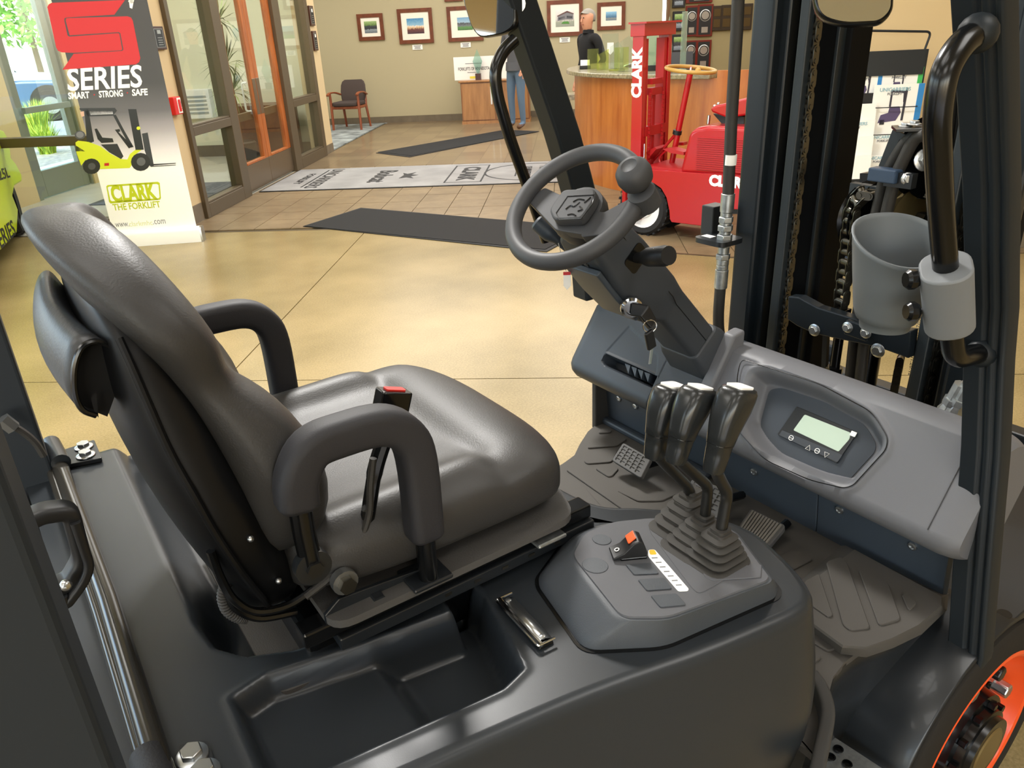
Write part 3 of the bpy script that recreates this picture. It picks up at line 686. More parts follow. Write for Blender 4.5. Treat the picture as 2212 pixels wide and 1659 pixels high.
btext('SMART', 434, 612, 576, 608, .05, 'white print', .03, .2); btext('STRONG', 630, 602, 788, 597, .05, 'white print', .03, .2); btext('SAFE', 842, 592, 948, 588, .05, 'white print', .03, .2)
for X, Y in ((603, 606), (815, 594)): bpolyz('dot', [(X - 5, Y), (X, Y - 6), (X + 5, Y), (X, Y + 6)], 'red print')
btext('CLARK', 712, 1245, 1000, 1220, .145, 'lime print', .045); btext('THE FORKLIFT', 722, 1325, 1026, 1308, .055, 'lime print', .02); btext('www.', 738, 1442, 825, 1436, .034, 'grey ink'); btext('clarkmhc', 826, 1434, 975, 1424, .04, mat('pale lime', '#d3d79a', .5)); btext('.com', 978, 1424, 1058, 1416, .036, 'grey ink')
def bring(pts, wd, mt):
    q = [bz(*p) for p in pts]; cx_ = sum(p[0] for p in q) / len(q); cy_ = sum(p[1] for p in q) / len(q)
    for i in range(len(q)):
        a, c = q[i], q[(i + 1) % len(q)]; f = lambda p: (cx_ + (p[0] - cx_) * (1 - wd / abs((q[0][0] - cx_)) ), cy_ + (p[1] - cy_) * (1 - wd / abs(q[0][1] - cy_) * .9))
        bpoly('logo_border', [a, c, f(c), f(a)], mt)
bring([(680, 1192), (690, 1184), (1010, 1163), (1022, 1170), (1030, 1268), (1024, 1278), (708, 1302), (698, 1292)], 3.0, 'lime print')
bring([(820, 8), (828, -6), (848, -8), (858, 4), (852, 20), (832, 24)], 1.6, 'white print'); btext('R', 832, 8, 848, 8, .035, 'white print', .02)
# the forklift drawn on the banner
for nm_, pl, c in (('print_body', [(483, 912), (500, 900), (568, 908), (640, 935), (710, 985), (775, 1018), (815, 1020), (832, 985), (870, 955), (905, 960), (850, 1000), (840, 1060), (830, 1075), (640, 1082), (625, 1035), (590, 1018), (545, 1025), (520, 1060), (505, 1020), (490, 980)], '#c9d32c'),
                   ('print_body_dark', [(645, 925), (750, 920), (790, 1000), (775, 1018), (700, 975)], '#2a2c30'), ('print_stripe', [(484, 930), (545, 968), (484, 968)], '#2a2c30'),
                   ('print_rear_post', [(540, 700), (565, 700), (602, 905), (580, 915), (556, 908)], '#26282c'), ('print_roof', [(508, 692), (735, 690), (748, 708), (722, 740), (560, 745), (545, 712), (512, 705)], '#2d2f33'),
                   ('print_roof_lamp', [(512, 716), (536, 712), (540, 742), (522, 748)], '#c9a08a'), ('print_roof_slats', [(572, 710), (720, 706), (724, 730), (580, 736)], '#b9b6b8'),
                   ('print_front_post', [(722, 735), (742, 735), (795, 835), (855, 940), (835, 945), (775, 835)], '#26282c'),
                   ('print_seat', [(605, 825), (620, 822), (655, 880), (720, 885), (728, 910), (650, 915), (625, 890)], '#1d1e21'), ('print_wheel_column', [(735, 830), (765, 825), (770, 840), (758, 845), (850, 935), (825, 950)], '#1d1e21'),
                   ('print_mast', [(820, 698), (872, 698), (920, 958), (868, 960)], '#1f2226'), ('print_mast', [(908, 855), (945, 848), (985, 1060), (960, 1065), (925, 960)], '#33363b'),
                   ('print_fork', [(960, 1050), (1125, 1042), (1125, 1047), (965, 1060)], '#3a3a3c'), ('print_fork', [(965, 1062), (1125, 1054), (1125, 1058), (965, 1068)], '#3a3a3c')):
    bpolyz(nm_, pl, mat('ink ' + c, c, .5), .0012)
def bdisc(X, Y, rx, ry, c, d): bpolyz('print_wheel', [(X + rx * math.cos(k * .3927), Y + ry * math.sin(k * .3927)) for k in range(16)], mat('ink ' + c, c, .5), d)
bdisc(586, 1064, 56, 50, '#232427', .0014); bdisc(588, 1064, 24, 22, '#4c4d50', .0016); bdisc(900, 1036, 62, 58, '#232427', .0014); bdisc(903, 1034, 28, 27, '#5c5d60', .0016); bdisc(512, 864, 34, 28, '#4a4b50', .0014); bdisc(512, 862, 24, 20, '#77777c', .0016); bdisc(886, 820, 12, 11, '#c9d32c', .0016)
btext('SERIES', 702, 1053, 795, 1047, .024, 'ink', .03); bpolyz('print_logo', [(668, 1044), (698, 1042), (698, 1060), (668, 1062)], 'red print', .0016); btext('25L', 605, 982, 640, 976, .022, 'ink', .02)

# ---- guest chair by the back wall
mat('chair cloth', '#4a3f3b', .9, bump=.3, bscale=500); wood('chair wood', '#7c3a1e', '#9b5230', .4, 8, 'Z')
ch = thing('guest_chair', R3(-4.0, 14.55, 0), 'wooden guest chair with grey-brown padded seat and arms', 'chair')
cm = ROOM_M @ Matrix.Translation((-3.98, 14.62, 0)) @ Matrix.Rotation(math.radians(-8), 4, 'Z')
def cpart(name, mt, f, **k): m_ = MB(cm); f(m_); return m_.build(name, mt, ch, **k)
for sx in (-1, 1):
    cpart('leg', 'chair wood', lambda m_: m_.tube([(sx * .27, -.24, 0), (sx * .265, -.22, .42), (sx * .265, -.22, .62)], [.022, .026, .022], 8))
    cpart('leg', 'chair wood', lambda m_: m_.tube([(sx * .24, .30, 0), (sx * .225, .22, .40), (sx * .22, .27, .62)], [.02, .026, .018], 8))
    cpart('armrest', 'chair wood', lambda m_: m_.tube(smooth([(sx * .25, .24, .58), (sx * .275, .02, .63), (sx * .28, -.2, .635), (sx * .28, -.3, .60)], 4), 1, sec=rrect(.055, .026, .01), up=(0, 0, 1)))
cpart('seat_rail', 'chair wood', lambda m_: m_.box((0, -.02, .385), (.5, .44, .05)), sm=0, bevel=.01)
cpart('seat', 'chair cloth', lambda m_: m_.prism(rrect(.50, .48, .09), (0, -.03, .41), (1, 0, 0), (0, 1, 0), .07), bevel=.022, seg=3)
def backr(m_):
    rings = []
    for z, w in ((.47, .40), (.50, .46), (.62, .49), (.74, .47), (.80, .42), (.83, .33)):
        y = .22 + (z - .47) * .22; rings.append([(x, y + yy + .02 * (x / .25) ** 2 * -1, z) for x, yy in rrect(w, .05, .022)])
    m_.loft(rings)
cpart('backrest', 'chair cloth', backr, sm=60)

# ---- low cabinet with things on it
wood('cabinet wood', '#8f5f34', '#b07c48', .4, 5, 'Z')
cb = thing('low_cabinet', R3(-1.35, 14.85, 0), 'low wooden cabinet with two doors under the picture row', 'cabinet')
CU0, CU1, CV0, CV1, CH = -1.93, -.68, 14.60, 15.1, .74
def cabb(name, a, mt='cabinet wood', par=None, **k): m_ = MB(ROOM_M); rbox(m_, *a); return m_.build(name, mt, par or cb, sm=0, **k)
cabb('body', (CU0 + .01, CU1 - .01, CV0 + .02, CV1, .05, CH - .03), wood('cabinet side', '#7d4a24', '#9c6436', .4, 5, 'Z')); cabb('plinth', (CU0, CU1, CV0, CV1, 0, .05)); cabb('top', (CU0 - .02, CU1 + .02, CV0 - .02, CV1, CH - .03, CH), 'cabinet wood', bevel=.006)
for k, (a, b_) in enumerate(((CU0 + .03, (CU0 + CU1) / 2 - .012), ((CU0 + CU1) / 2 + .012, CU1 - .03))):
    d_ = cabb('door', (a, b_, CV0, CV0 + .02, .07, CH - .05)); hx = b_ - .05 if k == 0 else a + .05
    m_ = MB(ROOM_M); m_.tube([(hx, CV0 - .02, .33), (hx, CV0 - .02, .63)], .015, 8); h_ = m_.build('handle', 'white metal', d_)
PV = 14.86
a, b_ = RP(979, 124, v=PV), RP(1103, 172, v=PV)
pt = thing('sign_board', R3((a.x + b_.x) / 2, PV, CH), 'wide white sign board leaning above the low cabinet', 'sign')
m_ = MB(ROOM_M); rbox(m_, a.x, b_.x, PV, PV + .01, CH + .001, a.z); m_.build('board', 'white print', pt, sm=0)
o = text('lettering', 'FORKLIFTS OF MINNESOTA', (a.x + .36, PV - .001, (a.z + CH) / 2 - .01), (1, 0, 0), (0, 0, 1), .075, 'ink', None, offset=.001, sx=.62); o.data.transform(ROOM_M); setpar(o, pt)
for z_, w_ in ((.075, .3), (-.075, .24)): m_ = MB(ROOM_M); rbox(m_, a.x + .36 - w_ / 2, a.x + .36 + w_ / 2, PV - .002, PV, (a.z + CH) / 2 + z_, (a.z + CH) / 2 + z_ + .01); m_.build('printed_line', 'grey ink', pt, sm=0)
m_ = MB(ROOM_M); m_.prism([(0, 0), (.08, 0), (.12, .12), (.10, .2), (.06, .24), (.02, .2), (.03, .12)], (a.x + .72, PV - .0015, CH + .05), (1, 0, 0), (0, 0, 1), .001); m_.build('printed_figure', 'grey ink', pt, sm=0)
m_ = MB(ROOM_M); rbox(m_, a.x + .28, a.x + .4, PV - .002, PV, CH + .02, CH + .06); m_.build('yellow_mark', mat('yellow print', '#e3d44a', .5), pt, sm=0)
tq = RP(1035, 172, z=CH)
tt = thing('glass_award', R3(tq.x, 14.72, CH), 'pale green diamond-shaped glass award on the low cabinet', 'award')
mat('acrylic', '#b9e3d6', .05, trans=.85, ior=1.3)
m_ = MB(ROOM_M); rbox(m_, tq.x - .05, tq.x + .05, 14.68, 14.76, CH, CH + .11); m_.build('base', mat('dark mahogany', '#3b0f10', .25), tt, sm=0)
m_ = MB(ROOM_M); m_.prism([(-.02, 0), (.02, 0), (.085, .2), (.0, .40), (-.085, .2)], (tq.x, 14.735, CH + .11), (1, 0, 0), (0, 0, 1), .03); m_.build('diamond', 'acrylic', tt, sm=0)
tq = RP(1108, 158, v=14.9)
pic(tq.x - .055, tq.x + .09, CH, CH + .28, .02, 'photo yard', 'small framed photo standing at the end of the low cabinet', mb_=.01, wallv=14.93, moulding='black plastic')['group'] = 'photos on the low cabinet'

# ---- reception desk
DC, DR, DZ = (2.25, 9.2), 2.17, 1.10
wood('desk veneer', '#a5581f', '#c57a36', .3, 3.5, 'Z', .35)
mat('granite', '#8d8468', .25, var=.45, vscale=40, coat=.4)
dk = thing('reception_desk', R3(DC[0] - 1, DC[1] - 1, 0), 'curved wooden reception desk with a speckled granite top', 'reception desk')
def arc(r, a0, a1, n): return [(DC[0] + r * math.cos(math.radians(a0 + (a1 - a0) * k / n)), DC[1] + r * math.sin(math.radians(a0 + (a1 - a0) * k / n))) for k in range(n + 1)]
def arcslab(name, r0, r1, a0, a1, z0, z1, mt, n=40, par=None, **k):
    q = arc(r1, a0, a1, n) + arc(r0, a0, a1, n)[::-1]; m_ = MB(ROOM_M)
    rings = []
    A, B = arc(r1, a0, a1, n), arc(r0, a0, a1, n)
    for i in range(n + 1): rings.append([(A[i][0], A[i][1], z0), (A[i][0], A[i][1], z1), (B[i][0], B[i][1], z1), (B[i][0], B[i][1], z0)])
    m_.loft(rings); return m_.build(name, mt, par or dk, sm=20, **k)
arcslab('front_panel', DR - .06, DR, 150, 300, .0, DZ - .035, 'desk veneer'); arcslab('countertop', DR - .55, DR + .09, 146, 243, DZ - .035, DZ + .005, 'granite', bevel=.006)
arcslab('raised_panel', DR - .05, DR + .001, 244, 300, DZ - .035, DZ + .03, 'desk veneer'); arcslab('inner_shelf', DR - .60, DR - .065, 244, 300, .72, .76, 'desk veneer')
lz = RP(1230, 208, v=10.0).z; lu = RP(1220, 208, v=10.0).x
m_ = MB(ROOM_M); rbox(m_, lu, .30, 9.8, 10.2, lz - .03, lz + .03); m_.build('side_ledge', 'granite', dk, sm=0, bevel=.005)
# things on the counter
mat('lime acrylic', '#e6f29a', .06, trans=.9, ior=1.2); mat('clear acrylic', '#eaf5ef', .04, trans=.95, ior=1.2)
DT = DZ + .005
def award(px, py, w, h, shape, mt, label, base=None, th=.02):
    p = RP(px, py, z=DT); t = thing('desk_award', R3(p.x, p.y, DT), label, 'award', 'awards on the reception counter')
    b0 = 0
    if base:
        m_ = MB(ROOM_M); rbox(m_, p.x - w * .6, p.x + w * .6, p.y - .03, p.y + .03, DT, DT + base[1]); m_.build('base', base[0], t, sm=0); b0 = base[1]
    pl = {'rect': [(-.5, 0), (.5, 0), (.5, 1), (-.5, 1)], 'peak': [(-.5, 0), (.5, 0), (.5, .75), (.1, 1), (-.5, .82)], 'slant': [(-.5, 0), (.5, 0), (.5, 1), (-.5, .7)], 'flame': [(-.3, 0), (.3, 0), (.5, .35), (.3, .7), (.1, 1), (-.15, .7), (-.5, .4)]}[shape]
    m_ = MB(ROOM_M); m_.prism([(x * w, z * h) for x, z in pl], (p.x, p.y + th / 2, DT + b0), (1, 0, 0), (0, 0, 1), th); m_.build('plate', mt, t, sm=0)
    if shape == 'rect' and mt == 'clear acrylic' and h > .2:
        m_ = MB(ROOM_M); m_.prism([(-.2 * w, .5 * h), (-.2 * w, .75 * h), (.2 * w, .75 * h), (.2 * w, .5 * h), (0, .4 * h)], (p.x, p.y - th / 2 - .001, DT + b0), (1, 0, 0), (0, 0, 1), .001); m_.build('etched_crest', 'white print', t, sm=0)
award(1281, 149, .12, .20, 'rect', 'lime acrylic', 'short lime-tinted acrylic award, leftmost on the counter'); award(1302, 151, .12, .20, 'slant', 'lime acrylic', 'lime-tinted acrylic award with slanting top')
award(1318, 148, .17, .34, 'rect', 'clear acrylic', 'tall square clear award with an etched crest'); award(1332, 153, .13, .25, 'peak', 'clear acrylic', 'clear house-shaped award left of the red mast', ('lime acrylic', .02)); award(1354, 154, .14, .30, 'peak', 'clear acrylic', 'large clear peaked award half behind the red mast', ('clear acrylic', .02))
award(1342, 149, .15, .21, 'rect', 'lime acrylic', 'broad lime-tinted award behind the clear house-shaped one')
award(1440, 156, .085, .42, 'flame', 'acrylic', 'green glass flame award on a black base right of the red mast', ('black plastic', .06)); award(1474, 155, .05, .48, 'rect', 'acrylic', 'narrow tall glass award with a green foot', ('acrylic', .025)); award(1406, 153, .10, .34, 'peak', 'acrylic', 'pale green glass award seen between the red mast rails', ('black plastic', .05))
p = RP(1264, 149, z=DT); t = thing('card_holder', R3(p.x, p.y, DT), 'small black card holder with white cards on the counter edge', 'card holder')
m_ = MB(ROOM_M); rbox(m_, p.x - .06, p.x + .06, p.y - .03, p.y + .03, DT, DT + .035); m_.build('tray', 'black plastic', t, sm=0, bevel=.006); m_ = MB(ROOM_M); m_.prism([(-.05, 0), (.05, 0), (.05, .07), (-.05, .07)], (p.x, p.y + .02, DT + .02), (1, 0, 0), (0, .3, .95), .015); m_.build('cards', 'white print', t, sm=0)
p = RP(1466, 150, z=.76 + .25); t = thing('monitor', R3(1.05, 8.6, DT - .35), 'dark computer monitor behind the reception counter', 'monitor')
p = RP(1466, 130, v=8.75)
m_ = MB(ROOM_M); rbox(m_, p.x - .13, p.x + .13, 8.72, 8.75, p.z - .14, p.z + .07); m_.build('screen_back', mat('monitor grey', '#4a5058', .35), t, sm=0, bevel=.006); m_ = MB(ROOM_M); rbox(m_, p.x - .14, p.x + .14, 8.715, 8.72, p.z - .15, p.z + .08); m_.build('bezel', 'monitor grey', t, sm=0); m_ = MB(ROOM_M); m_.cyl((p.x, 8.76, .76), (p.x, 8.76, p.z - .1), .025, 8); m_.cyl((p.x, 8.76, .74), (p.x, 8.76, .76), .1, 16); m_.build('stand', 'black plastic', t)
m_ = MB(ROOM_M); rbox(m_, .55, 1.9, 8.5, 9.1, .70, .74); wt = m_.build('work_surface', 'desk veneer', dk, sm=0)
# ------------------------------------------------------------------ small antique forklift by the desk
RF0 = Vector((.58, 6.03, 0)); RFf = Vector((-.797, .604, 0)); RFl = Vector((-.604, -.797, 0))     # forward and its own left, in room coordinates
RFM = ROOM_M @ Matrix(((-RFf.x, -RFl.x, 0, RF0.x), (-RFf.y, -RFl.y, 0, RF0.y), (0, 0, 1, 0), (0, 0, 0, 1)))    # local: x to its rear, y to its far side, z up
RFi = RFM.inverted()
def rq(px, py, y=None, z=None, x=None):
    o = RFi @ Vector(CW); d = RFi.to_3x3() @ Vector(_ray(px, py))
    t = (y - o.y) / d.y if y is not None else (z - o.z) / d.z if z is not None else (x - o.x) / d.x
    return o + d * t
def z3(X, Y): return (1200 + X / 3.072, Y / 3.072)
mat('red paint', '#a90f18', .3, coat=.5); mat('red paint worn', '#a81a1e', .45); mat('tan wood', '#b8924a', .4); mat('tyre', '#1d1d1e', .75, bump=.4, bscale=150)
rf = thing('small_forklift', RFM @ Vector((.4, .25, 0)), 'small red antique forklift with a tan steering wheel beside the desk', 'forklift')
def rpart(name, mt, f, **k): m_ = MB(RFM); f(m_); return m_.build(name, mt, rf, **k)
def rpoly(pts, y): return [(lambda p: (p.x, p.z))(rq(*z3(*p), y=y)) for p in pts]
def rprism(m_, pts, y0, y1):
    q = rpoly(pts, y0); m_.loft([[(x, y0, z) for x, z in q], [(x, y1, z) for x, z in q]])
RW = .46
side = [(630, 1125), (1300, 1175), (1300, 1390), (1035, 1390), (1005, 1503), (770, 1475), (758, 1455), (755, 1400), (735, 1310), (700, 1250), (650, 1215), (630, 1210)]
sp_ = rpart('chassis_side', 'red paint', lambda m_: rprism(m_, side, 0, .02), sm=0, bevel=.004)
rpart('chassis_side', 'red paint', lambda m_: rprism(m_, side, RW - .02, RW), sm=0)
rpart('deck', 'red paint worn', lambda m_: rprism(m_, [(600, 1100), (1300, 1168), (1300, 1200), (600, 1160)], .02, RW - .02), sm=0)
rpart('chassis_core', 'black plastic', lambda m_: rprism(m_, [(770, 1210), (1250, 1230), (1250, 1420), (790, 1420)], .08, RW - .08), sm=0)
hood = [(820, 1150), (880, 905), (895, 870), (940, 845), (1010, 835), (1300, 845), (1300, 1170)]
rpart('engine_hood', 'red paint', lambda m_: rprism(m_, hood, .012, RW - .012), sm=50, bevel=.03, seg=4)
gr0 = rpoly([(945, 905), (1290, 925), (1290, 1150), (940, 1130)], .010)
gx0, gx1, gz0, gz1 = gr0[0][0], gr0[1][0], gr0[3][1] + .005, gr0[0][1]
rpart('grille', 'red paint worn', lambda m_: m_.box(((gx0 + gx1) / 2, .011, (gz0 + gz1) / 2), (gx1 - gx0, .006, gz1 - gz0)), sm=0)
def gbars(m_):
    n = 16
    for k in range(n):
        z = gz0 + (gz1 - gz0) * (k + .5) / n; m_.box(((gx0 + gx1) / 2, .005, z), (gx1 - gx0, .008, (gz1 - gz0) / n * .45))
rpart('grille_bars', 'red paint', gbars, sm=0)['kind'] = 'stuff'
# seat
sq = rpoly([(1025, 720), (1060, 700), (1140, 682), (1300, 640), (1300, 760), (1140, 785), (1035, 745)], .12)
rpart('seat_pan', 'red paint', lambda m_: m_.loft([[(x, .12, z) for x, z in sq], [(x, .42, z) for x, z in sq]]), sm=60, bevel=.015, seg=3)
rpart('seat_spring', 'black plastic', lambda m_: rprism(m_, [(1045, 755), (1250, 775), (1250, 850), (1120, 840)], .18, .36), sm=0)
for X, Y in ((1055, 705), (1080, 690)): rpart('rivet', 'chrome', lambda m_: m_.sphere(rq(*z3(X, Y), y=.16), .012, 8, 6))
rpart('exhaust_stub', 'chrome', lambda m_: m_.cyl(rq(*z3(1012, 825), y=.12), rq(*z3(1018, 765), y=.12), .012, 10))
# steering
sw = rq(*z3(893, 490), y=.24); sb_ = rq(*z3(770, 1090), y=.24)
rpart('steering_column', 'red paint', lambda m_: m_.cyl(sb_, sw, .022, 12))
wn_ = Vector((.12, 0, 1)).normalized(); w1, w2 = basis(wn_); wc = sw + wn_ * .03; WR = .178
rpart('steering_wheel', 'tan wood', lambda m_: m_.tube([wc + (w1 * math.cos(a) + w2 * math.sin(a)) * WR for a in [k * math.pi / 18 for k in range(36)]], .014, 8, closed=True))
for a in (0.5, 2.6, 4.7): rpart('spoke', 'red paint', lambda m_: m_.cyl(sw + wn_ * .0, wc + (w1 * math.cos(a) + w2 * math.sin(a)) * WR, .008, 8))
rpart('spinner_knob', 'tan wood', lambda m_: m_.sphere(rq(*z3(945, 470), y=.15), .022, 10, 8))
col_ = rq(*z3(808, 878), y=.24)
rpart('collar', 'black plastic', lambda m_: m_.cyl(col_ - (sw - sb_).normalized() * .015, col_ + (sw - sb_).normalized() * .015, .034, 12))
rpart('brace_rod', 'red paint', lambda m_: m_.cyl(col_, rq(*z3(630, 1085), y=.24), .012, 8))
rpart('brake_lever', 'red paint', lambda m_: m_.tube(smooth([rq(*z3(*p), y=.2) for p in ((710, 1115), (690, 1050), (735, 1000), (750, 1000))]), .008, 8))
rpart('pedal', 'red paint worn', lambda m_: rprism(m_, [(710, 990), (760, 985), (850, 1010), (850, 1030), (760, 1015)], .1, .2), sm=0)
rpart('pedal', 'red paint worn', lambda m_: rprism(m_, [(600, 1010), (660, 975), (668, 990), (610, 1060)], .12, .26), sm=0)
rpart('lever', 'red paint', lambda m_: rprism(m_, [(812, 945), (850, 945), (850, 965), (815, 965)], .3, .36), sm=0)
# mast
MX = -.10
def rmast(px, py): return rq(px, py, x=MX)
nr = [rq(*z3(*p), y=.0) for p in ((515, 160), (585, 215), (560, 1000), (468, 960))]
zt, zb = nr[0].z, .12
x0_, x1_ = nr[0].x, nr[1].x
rpart('mast_rail', 'red paint', lambda m_: m_.hexa([(x0_, 0, zb), (x1_, 0, zb), (x1_, .045, zb), (x0_, .045, zb), (x0_, 0, zt), (x1_, 0, zt), (x1_, .045, zt), (x0_, .045, zt)]), sm=0, bevel=.003)
fy = .38
rpart('mast_rail', 'red paint', lambda m_: m_.box(((x0_ + x1_) / 2, fy, (zb + zt) / 2), (x1_ - x0_, .045, zt - zb)), sm=0, bevel=.003)
rpart('inner_rail', 'red paint worn', lambda m_: m_.box(((x0_ + x1_) / 2, .07, (zb + zt) / 2 - .05), (x1_ - x0_ - .02, .035, zt - zb - .1)), sm=0); rpart('inner_rail', 'red paint worn', lambda m_: m_.box(((x0_ + x1_) / 2, fy - .05, (zb + zt) / 2 - .05), (x1_ - x0_ - .02, .035, zt - zb - .1)), sm=0)
rpart('top_beam', 'red paint', lambda m_: m_.box(((x0_ + x1_) / 2, fy / 2 + .02, zt - .04), (x1_ - x0_ + .03, fy + .06, .085)), sm=0, bevel=.003)
rpart('top_plate', 'red paint', lambda m_: m_.box(((x0_ + x1_) / 2 + .01, fy / 2 + .03, zt + .006), (x1_ - x0_ + .06, fy + .12, .012)), sm=0)
for zz, hh in ((.78, .07), (1.06, .05), (1.13, .04)): rpart('cross_bar', 'red paint worn', lambda m_: m_.box(((x0_ + x1_) / 2 + .02, fy / 2 + .02, zz), (.05, fy - .06 if zz < 1 else .14, hh)), sm=0)
rpart('lift_cylinder', 'red paint worn', lambda m_: m_.cyl(((x0_ + x1_) / 2, fy / 2 + .02, .15), ((x0_ + x1_) / 2, fy / 2 + .02, 1.05), .028, 12))
for yy in (.11, fy - .08):
    ce = bpy.data.objects.new('lift_chain', None); COL.objects.link(ce); setpar(ce, rf)
    for k in range(24):
        m_ = MB(RFM); m_.box((x1_ + .004, yy, .35 + k * .03), (.012 if k % 2 else .018, .02, .024)); m_.build('chain_link', 'red paint worn', ce, sm=0)
rpart('fork_carriage', 'red paint', lambda m_: m_.box((x0_ - .04, fy / 2 + .02, .22), (.03, .46, .42)), sm=0)
rpart('hydraulic_rod', 'chrome', lambda m_: m_.cyl((x1_ + .02, .02, .45), (x1_ + .02, .02, .7), .006, 8))
for yy in (.06, fy - .04): rpart('fork', 'red paint worn', lambda m_: (m_.box((x0_ - .3, yy, .03), (.5, .06, .025)), m_.box((x0_ - .06, yy, .22), (.025, .06, .4))), sm=0)
# lettering on the side of the near rail and on the flank
o = text('lettering', 'CLARK', ((x0_ + x1_) / 2 + .0, -.002, zt - .33), (0, 0, 1), (-1, 0, 0), .112, 'white print', None, offset=.006, sx=.95); o.data.transform(RFM); setpar(o, rf)
lp = rq(*z3(1110, 1207), y=-.002); o = text('lettering', 'CLARK', (lp.x + .05, -.003, lp.z), (1, 0, 0), (0, 0, 1), .10, 'white print', None, offset=.006); o.data.transform(RFM); setpar(o, rf)
# wheels
def rwheel(x, y, r, w):
    e = bpy.data.objects.new('wheel', None); COL.objects.link(e); setpar(e, rf)
    m_ = MB(RFM); m_.lathe([(r * .72, 0), (r * .9, -.004), (r, .02), (r, w - .02), (r * .9, w), (r * .7, w)], (x, y, r), (0, 1, 0), 32, cap=False); m_.build('tyre', 'tyre', e)
    m_ = MB(RFM); m_.lathe([(.02, .015), (r * .35, .012), (r * .4, .03), (r * .68, .03), (r * .74, .004), (r * .74, w)], (x, y, r), (0, 1, 0), 32); m_.build('wheel_disc', 'white metal', e)
    for k in range(24):
        a = k * math.pi / 12; m_ = MB(RFM @ Matrix.Translation((x, y + w / 2, r)) @ Matrix.Rotation(a, 4, 'Y')); m_.box((0, 0, r + .004), (.02, w * .92, .012)); m_.build('tread_lug', 'tyre', e, sm=0)
wcp = rq(1384, 450, y=.02); WRr = .215
rwheel(wcp.x + .01, .02, WRr, .1); rwheel(wcp.x + .01, RW - .12, WRr, .1); rwheel(.86, RW / 2 - .05, .12, .1)

# ------------------------------------------------------------------ lime forklift at the left edge
YD = Vector((-.50, .866, 0)); YN = Vector((.866, .50, 0)); Y0 = RP(42, 545, z=0)
YFM = ROOM_M @ Matrix(((YD.x, -YN.x, 0, Y0.x), (YD.y, -YN.y, 0, Y0.y), (0, 0, 1, 0), (0, 0, 0, 1)))    # x away along its side, y into its body
YFi = YFM.inverted()
def yq(px, py, y=0.0):
    o = YFi @ Vector(CW); d = YFi.to_3x3() @ Vector(_ray(px, py)); return o + d * ((y - o.y) / d.y)
mat('lime paint', '#c3d600', .42, coat=.1)
yf = thing('lime_forklift', YFM @ Vector((-.3, .4, 0)), 'lime-yellow forklift cut off by the left picture edge', 'forklift')
def ypart(name, mt, f, **k): m_ = MB(YFM); f(m_); return m_.build(name, mt, yf, **k)
ypl = [(-140, 250), (-40, 262), (8, 282), (14, 292), (22, 320), (24, 340), (34, 352), (47, 378), (48, 392), (32, 402), (28, 425), (40, 455), (38, 505), (0, 545), (-140, 690)]
yp = [(lambda p: (p.x, max(p.z, .12)))(yq(*p)) for p in ypl]
ypart('counterweight', 'lime paint', lambda m_: m_.loft([[(x, 0, z) for x, z in yp], [(x, .9, z) for x, z in yp]]), sm=40, bevel=.02, seg=3)
def ytext(s, x0, y0, x1, y1, h):
    a, c = yq(x0, y0), yq(x1, y1); o = text('lettering', s, (0, 0, 0), (1, 0, 0), (0, 1, 0), 1.0, 'ink', None, offset=.02)
    xs = [v_.co.x for v_ in o.data.vertices]; ys = [v_.co.y for v_ in o.data.vertices]
    for v_ in o.data.vertices:
        t_ = (v_.co.x - min(xs)) / (max(xs) - min(xs)); hh = ((v_.co.y - min(ys)) / (max(ys) - min(ys)) - .5) * h
        v_.co = YFM @ Vector((a.x + (c.x - a.x) * t_, -.002 + v_.co.z * .001, a.z + (c.z - a.z) * t_ + hh))
    setpar(o, yf)
ytext('25L', -4, 378, 19, 372, .09); ytext('SERIES', -12, 528, 30, 490, .13)
wy = yq(44, 478, .02); e = bpy.data.objects.new('wheel', None); COL.objects.link(e); setpar(e, yf)
m_ = MB(YFM); m_.lathe([(.13, 0), (.24, -.01), (.26, .02), (.26, .20), (.24, .23), (.13, .23)], (wy.x, .02, .27), (0, 1, 0), 32, cap=False); m_.build('tyre', 'tyre', e)
m_ = MB(YFM); m_.lathe([(.03, .05), (.13, .04), (.15, .01), (.15, .2)], (wy.x, .02, .27), (0, 1, 0), 24); m_.build('rim', mat('rim grey', '#4a4a4a', .5), e)
for k in range(18):
    a = k * math.pi / 9; m_ = MB(YFM @ Matrix.Translation((wy.x, .135, .27)) @ Matrix.Rotation(a, 4, 'Y')); m_.box((0, 0, .262), (.035, .2, .014)); m_.build('tread_lug', 'tyre', e, sm=0)

# ------------------------------------------------------------------ brochure rack
mat('rack metal', '#1c2126', .4); mat('rack grey', '#a99d86', .6)
RVv = 5.18
rk = thing('brochure_rack', R3(1.85, RVv + .1, 0), 'black free-standing brochure rack with wire arch against the beige wall', 'rack')
def rkb(name, a, mt='rack metal', **k): m_ = MB(ROOM_M); rbox(m_, *a); return m_.build(name, mt, rk, sm=0, **k)
RU0, RU1 = 1.52, 2.165
rkb('back_panel', (RU0, RU1, RVv + .04, RVv + .06, .12, 1.31), 'rack grey'); rkb('header', (RU0, RU1, RVv + .0, RVv + .04, 1.17, 1.31)); rkb('side_post', (RU0 - .02, RU0, RVv + .02, RVv + .06, 0, 1.31)); rkb('side_post', (RU1, RU1 + .02, RVv + .02, RVv + .06, 0, 1.31)); rkb('base', (RU0 - .02, RU1 + .02, RVv - .16, RVv + .06, .0, .09), mat('rack base blue', '#2d3a4c', .4)); rkb('shelf_rail', (RU0, RU1, RVv - .03, RVv + .04, .53, .565)); rkb('shelf_rail', (RU0, RU1, RVv - .03, RVv + .04, .12, .15))
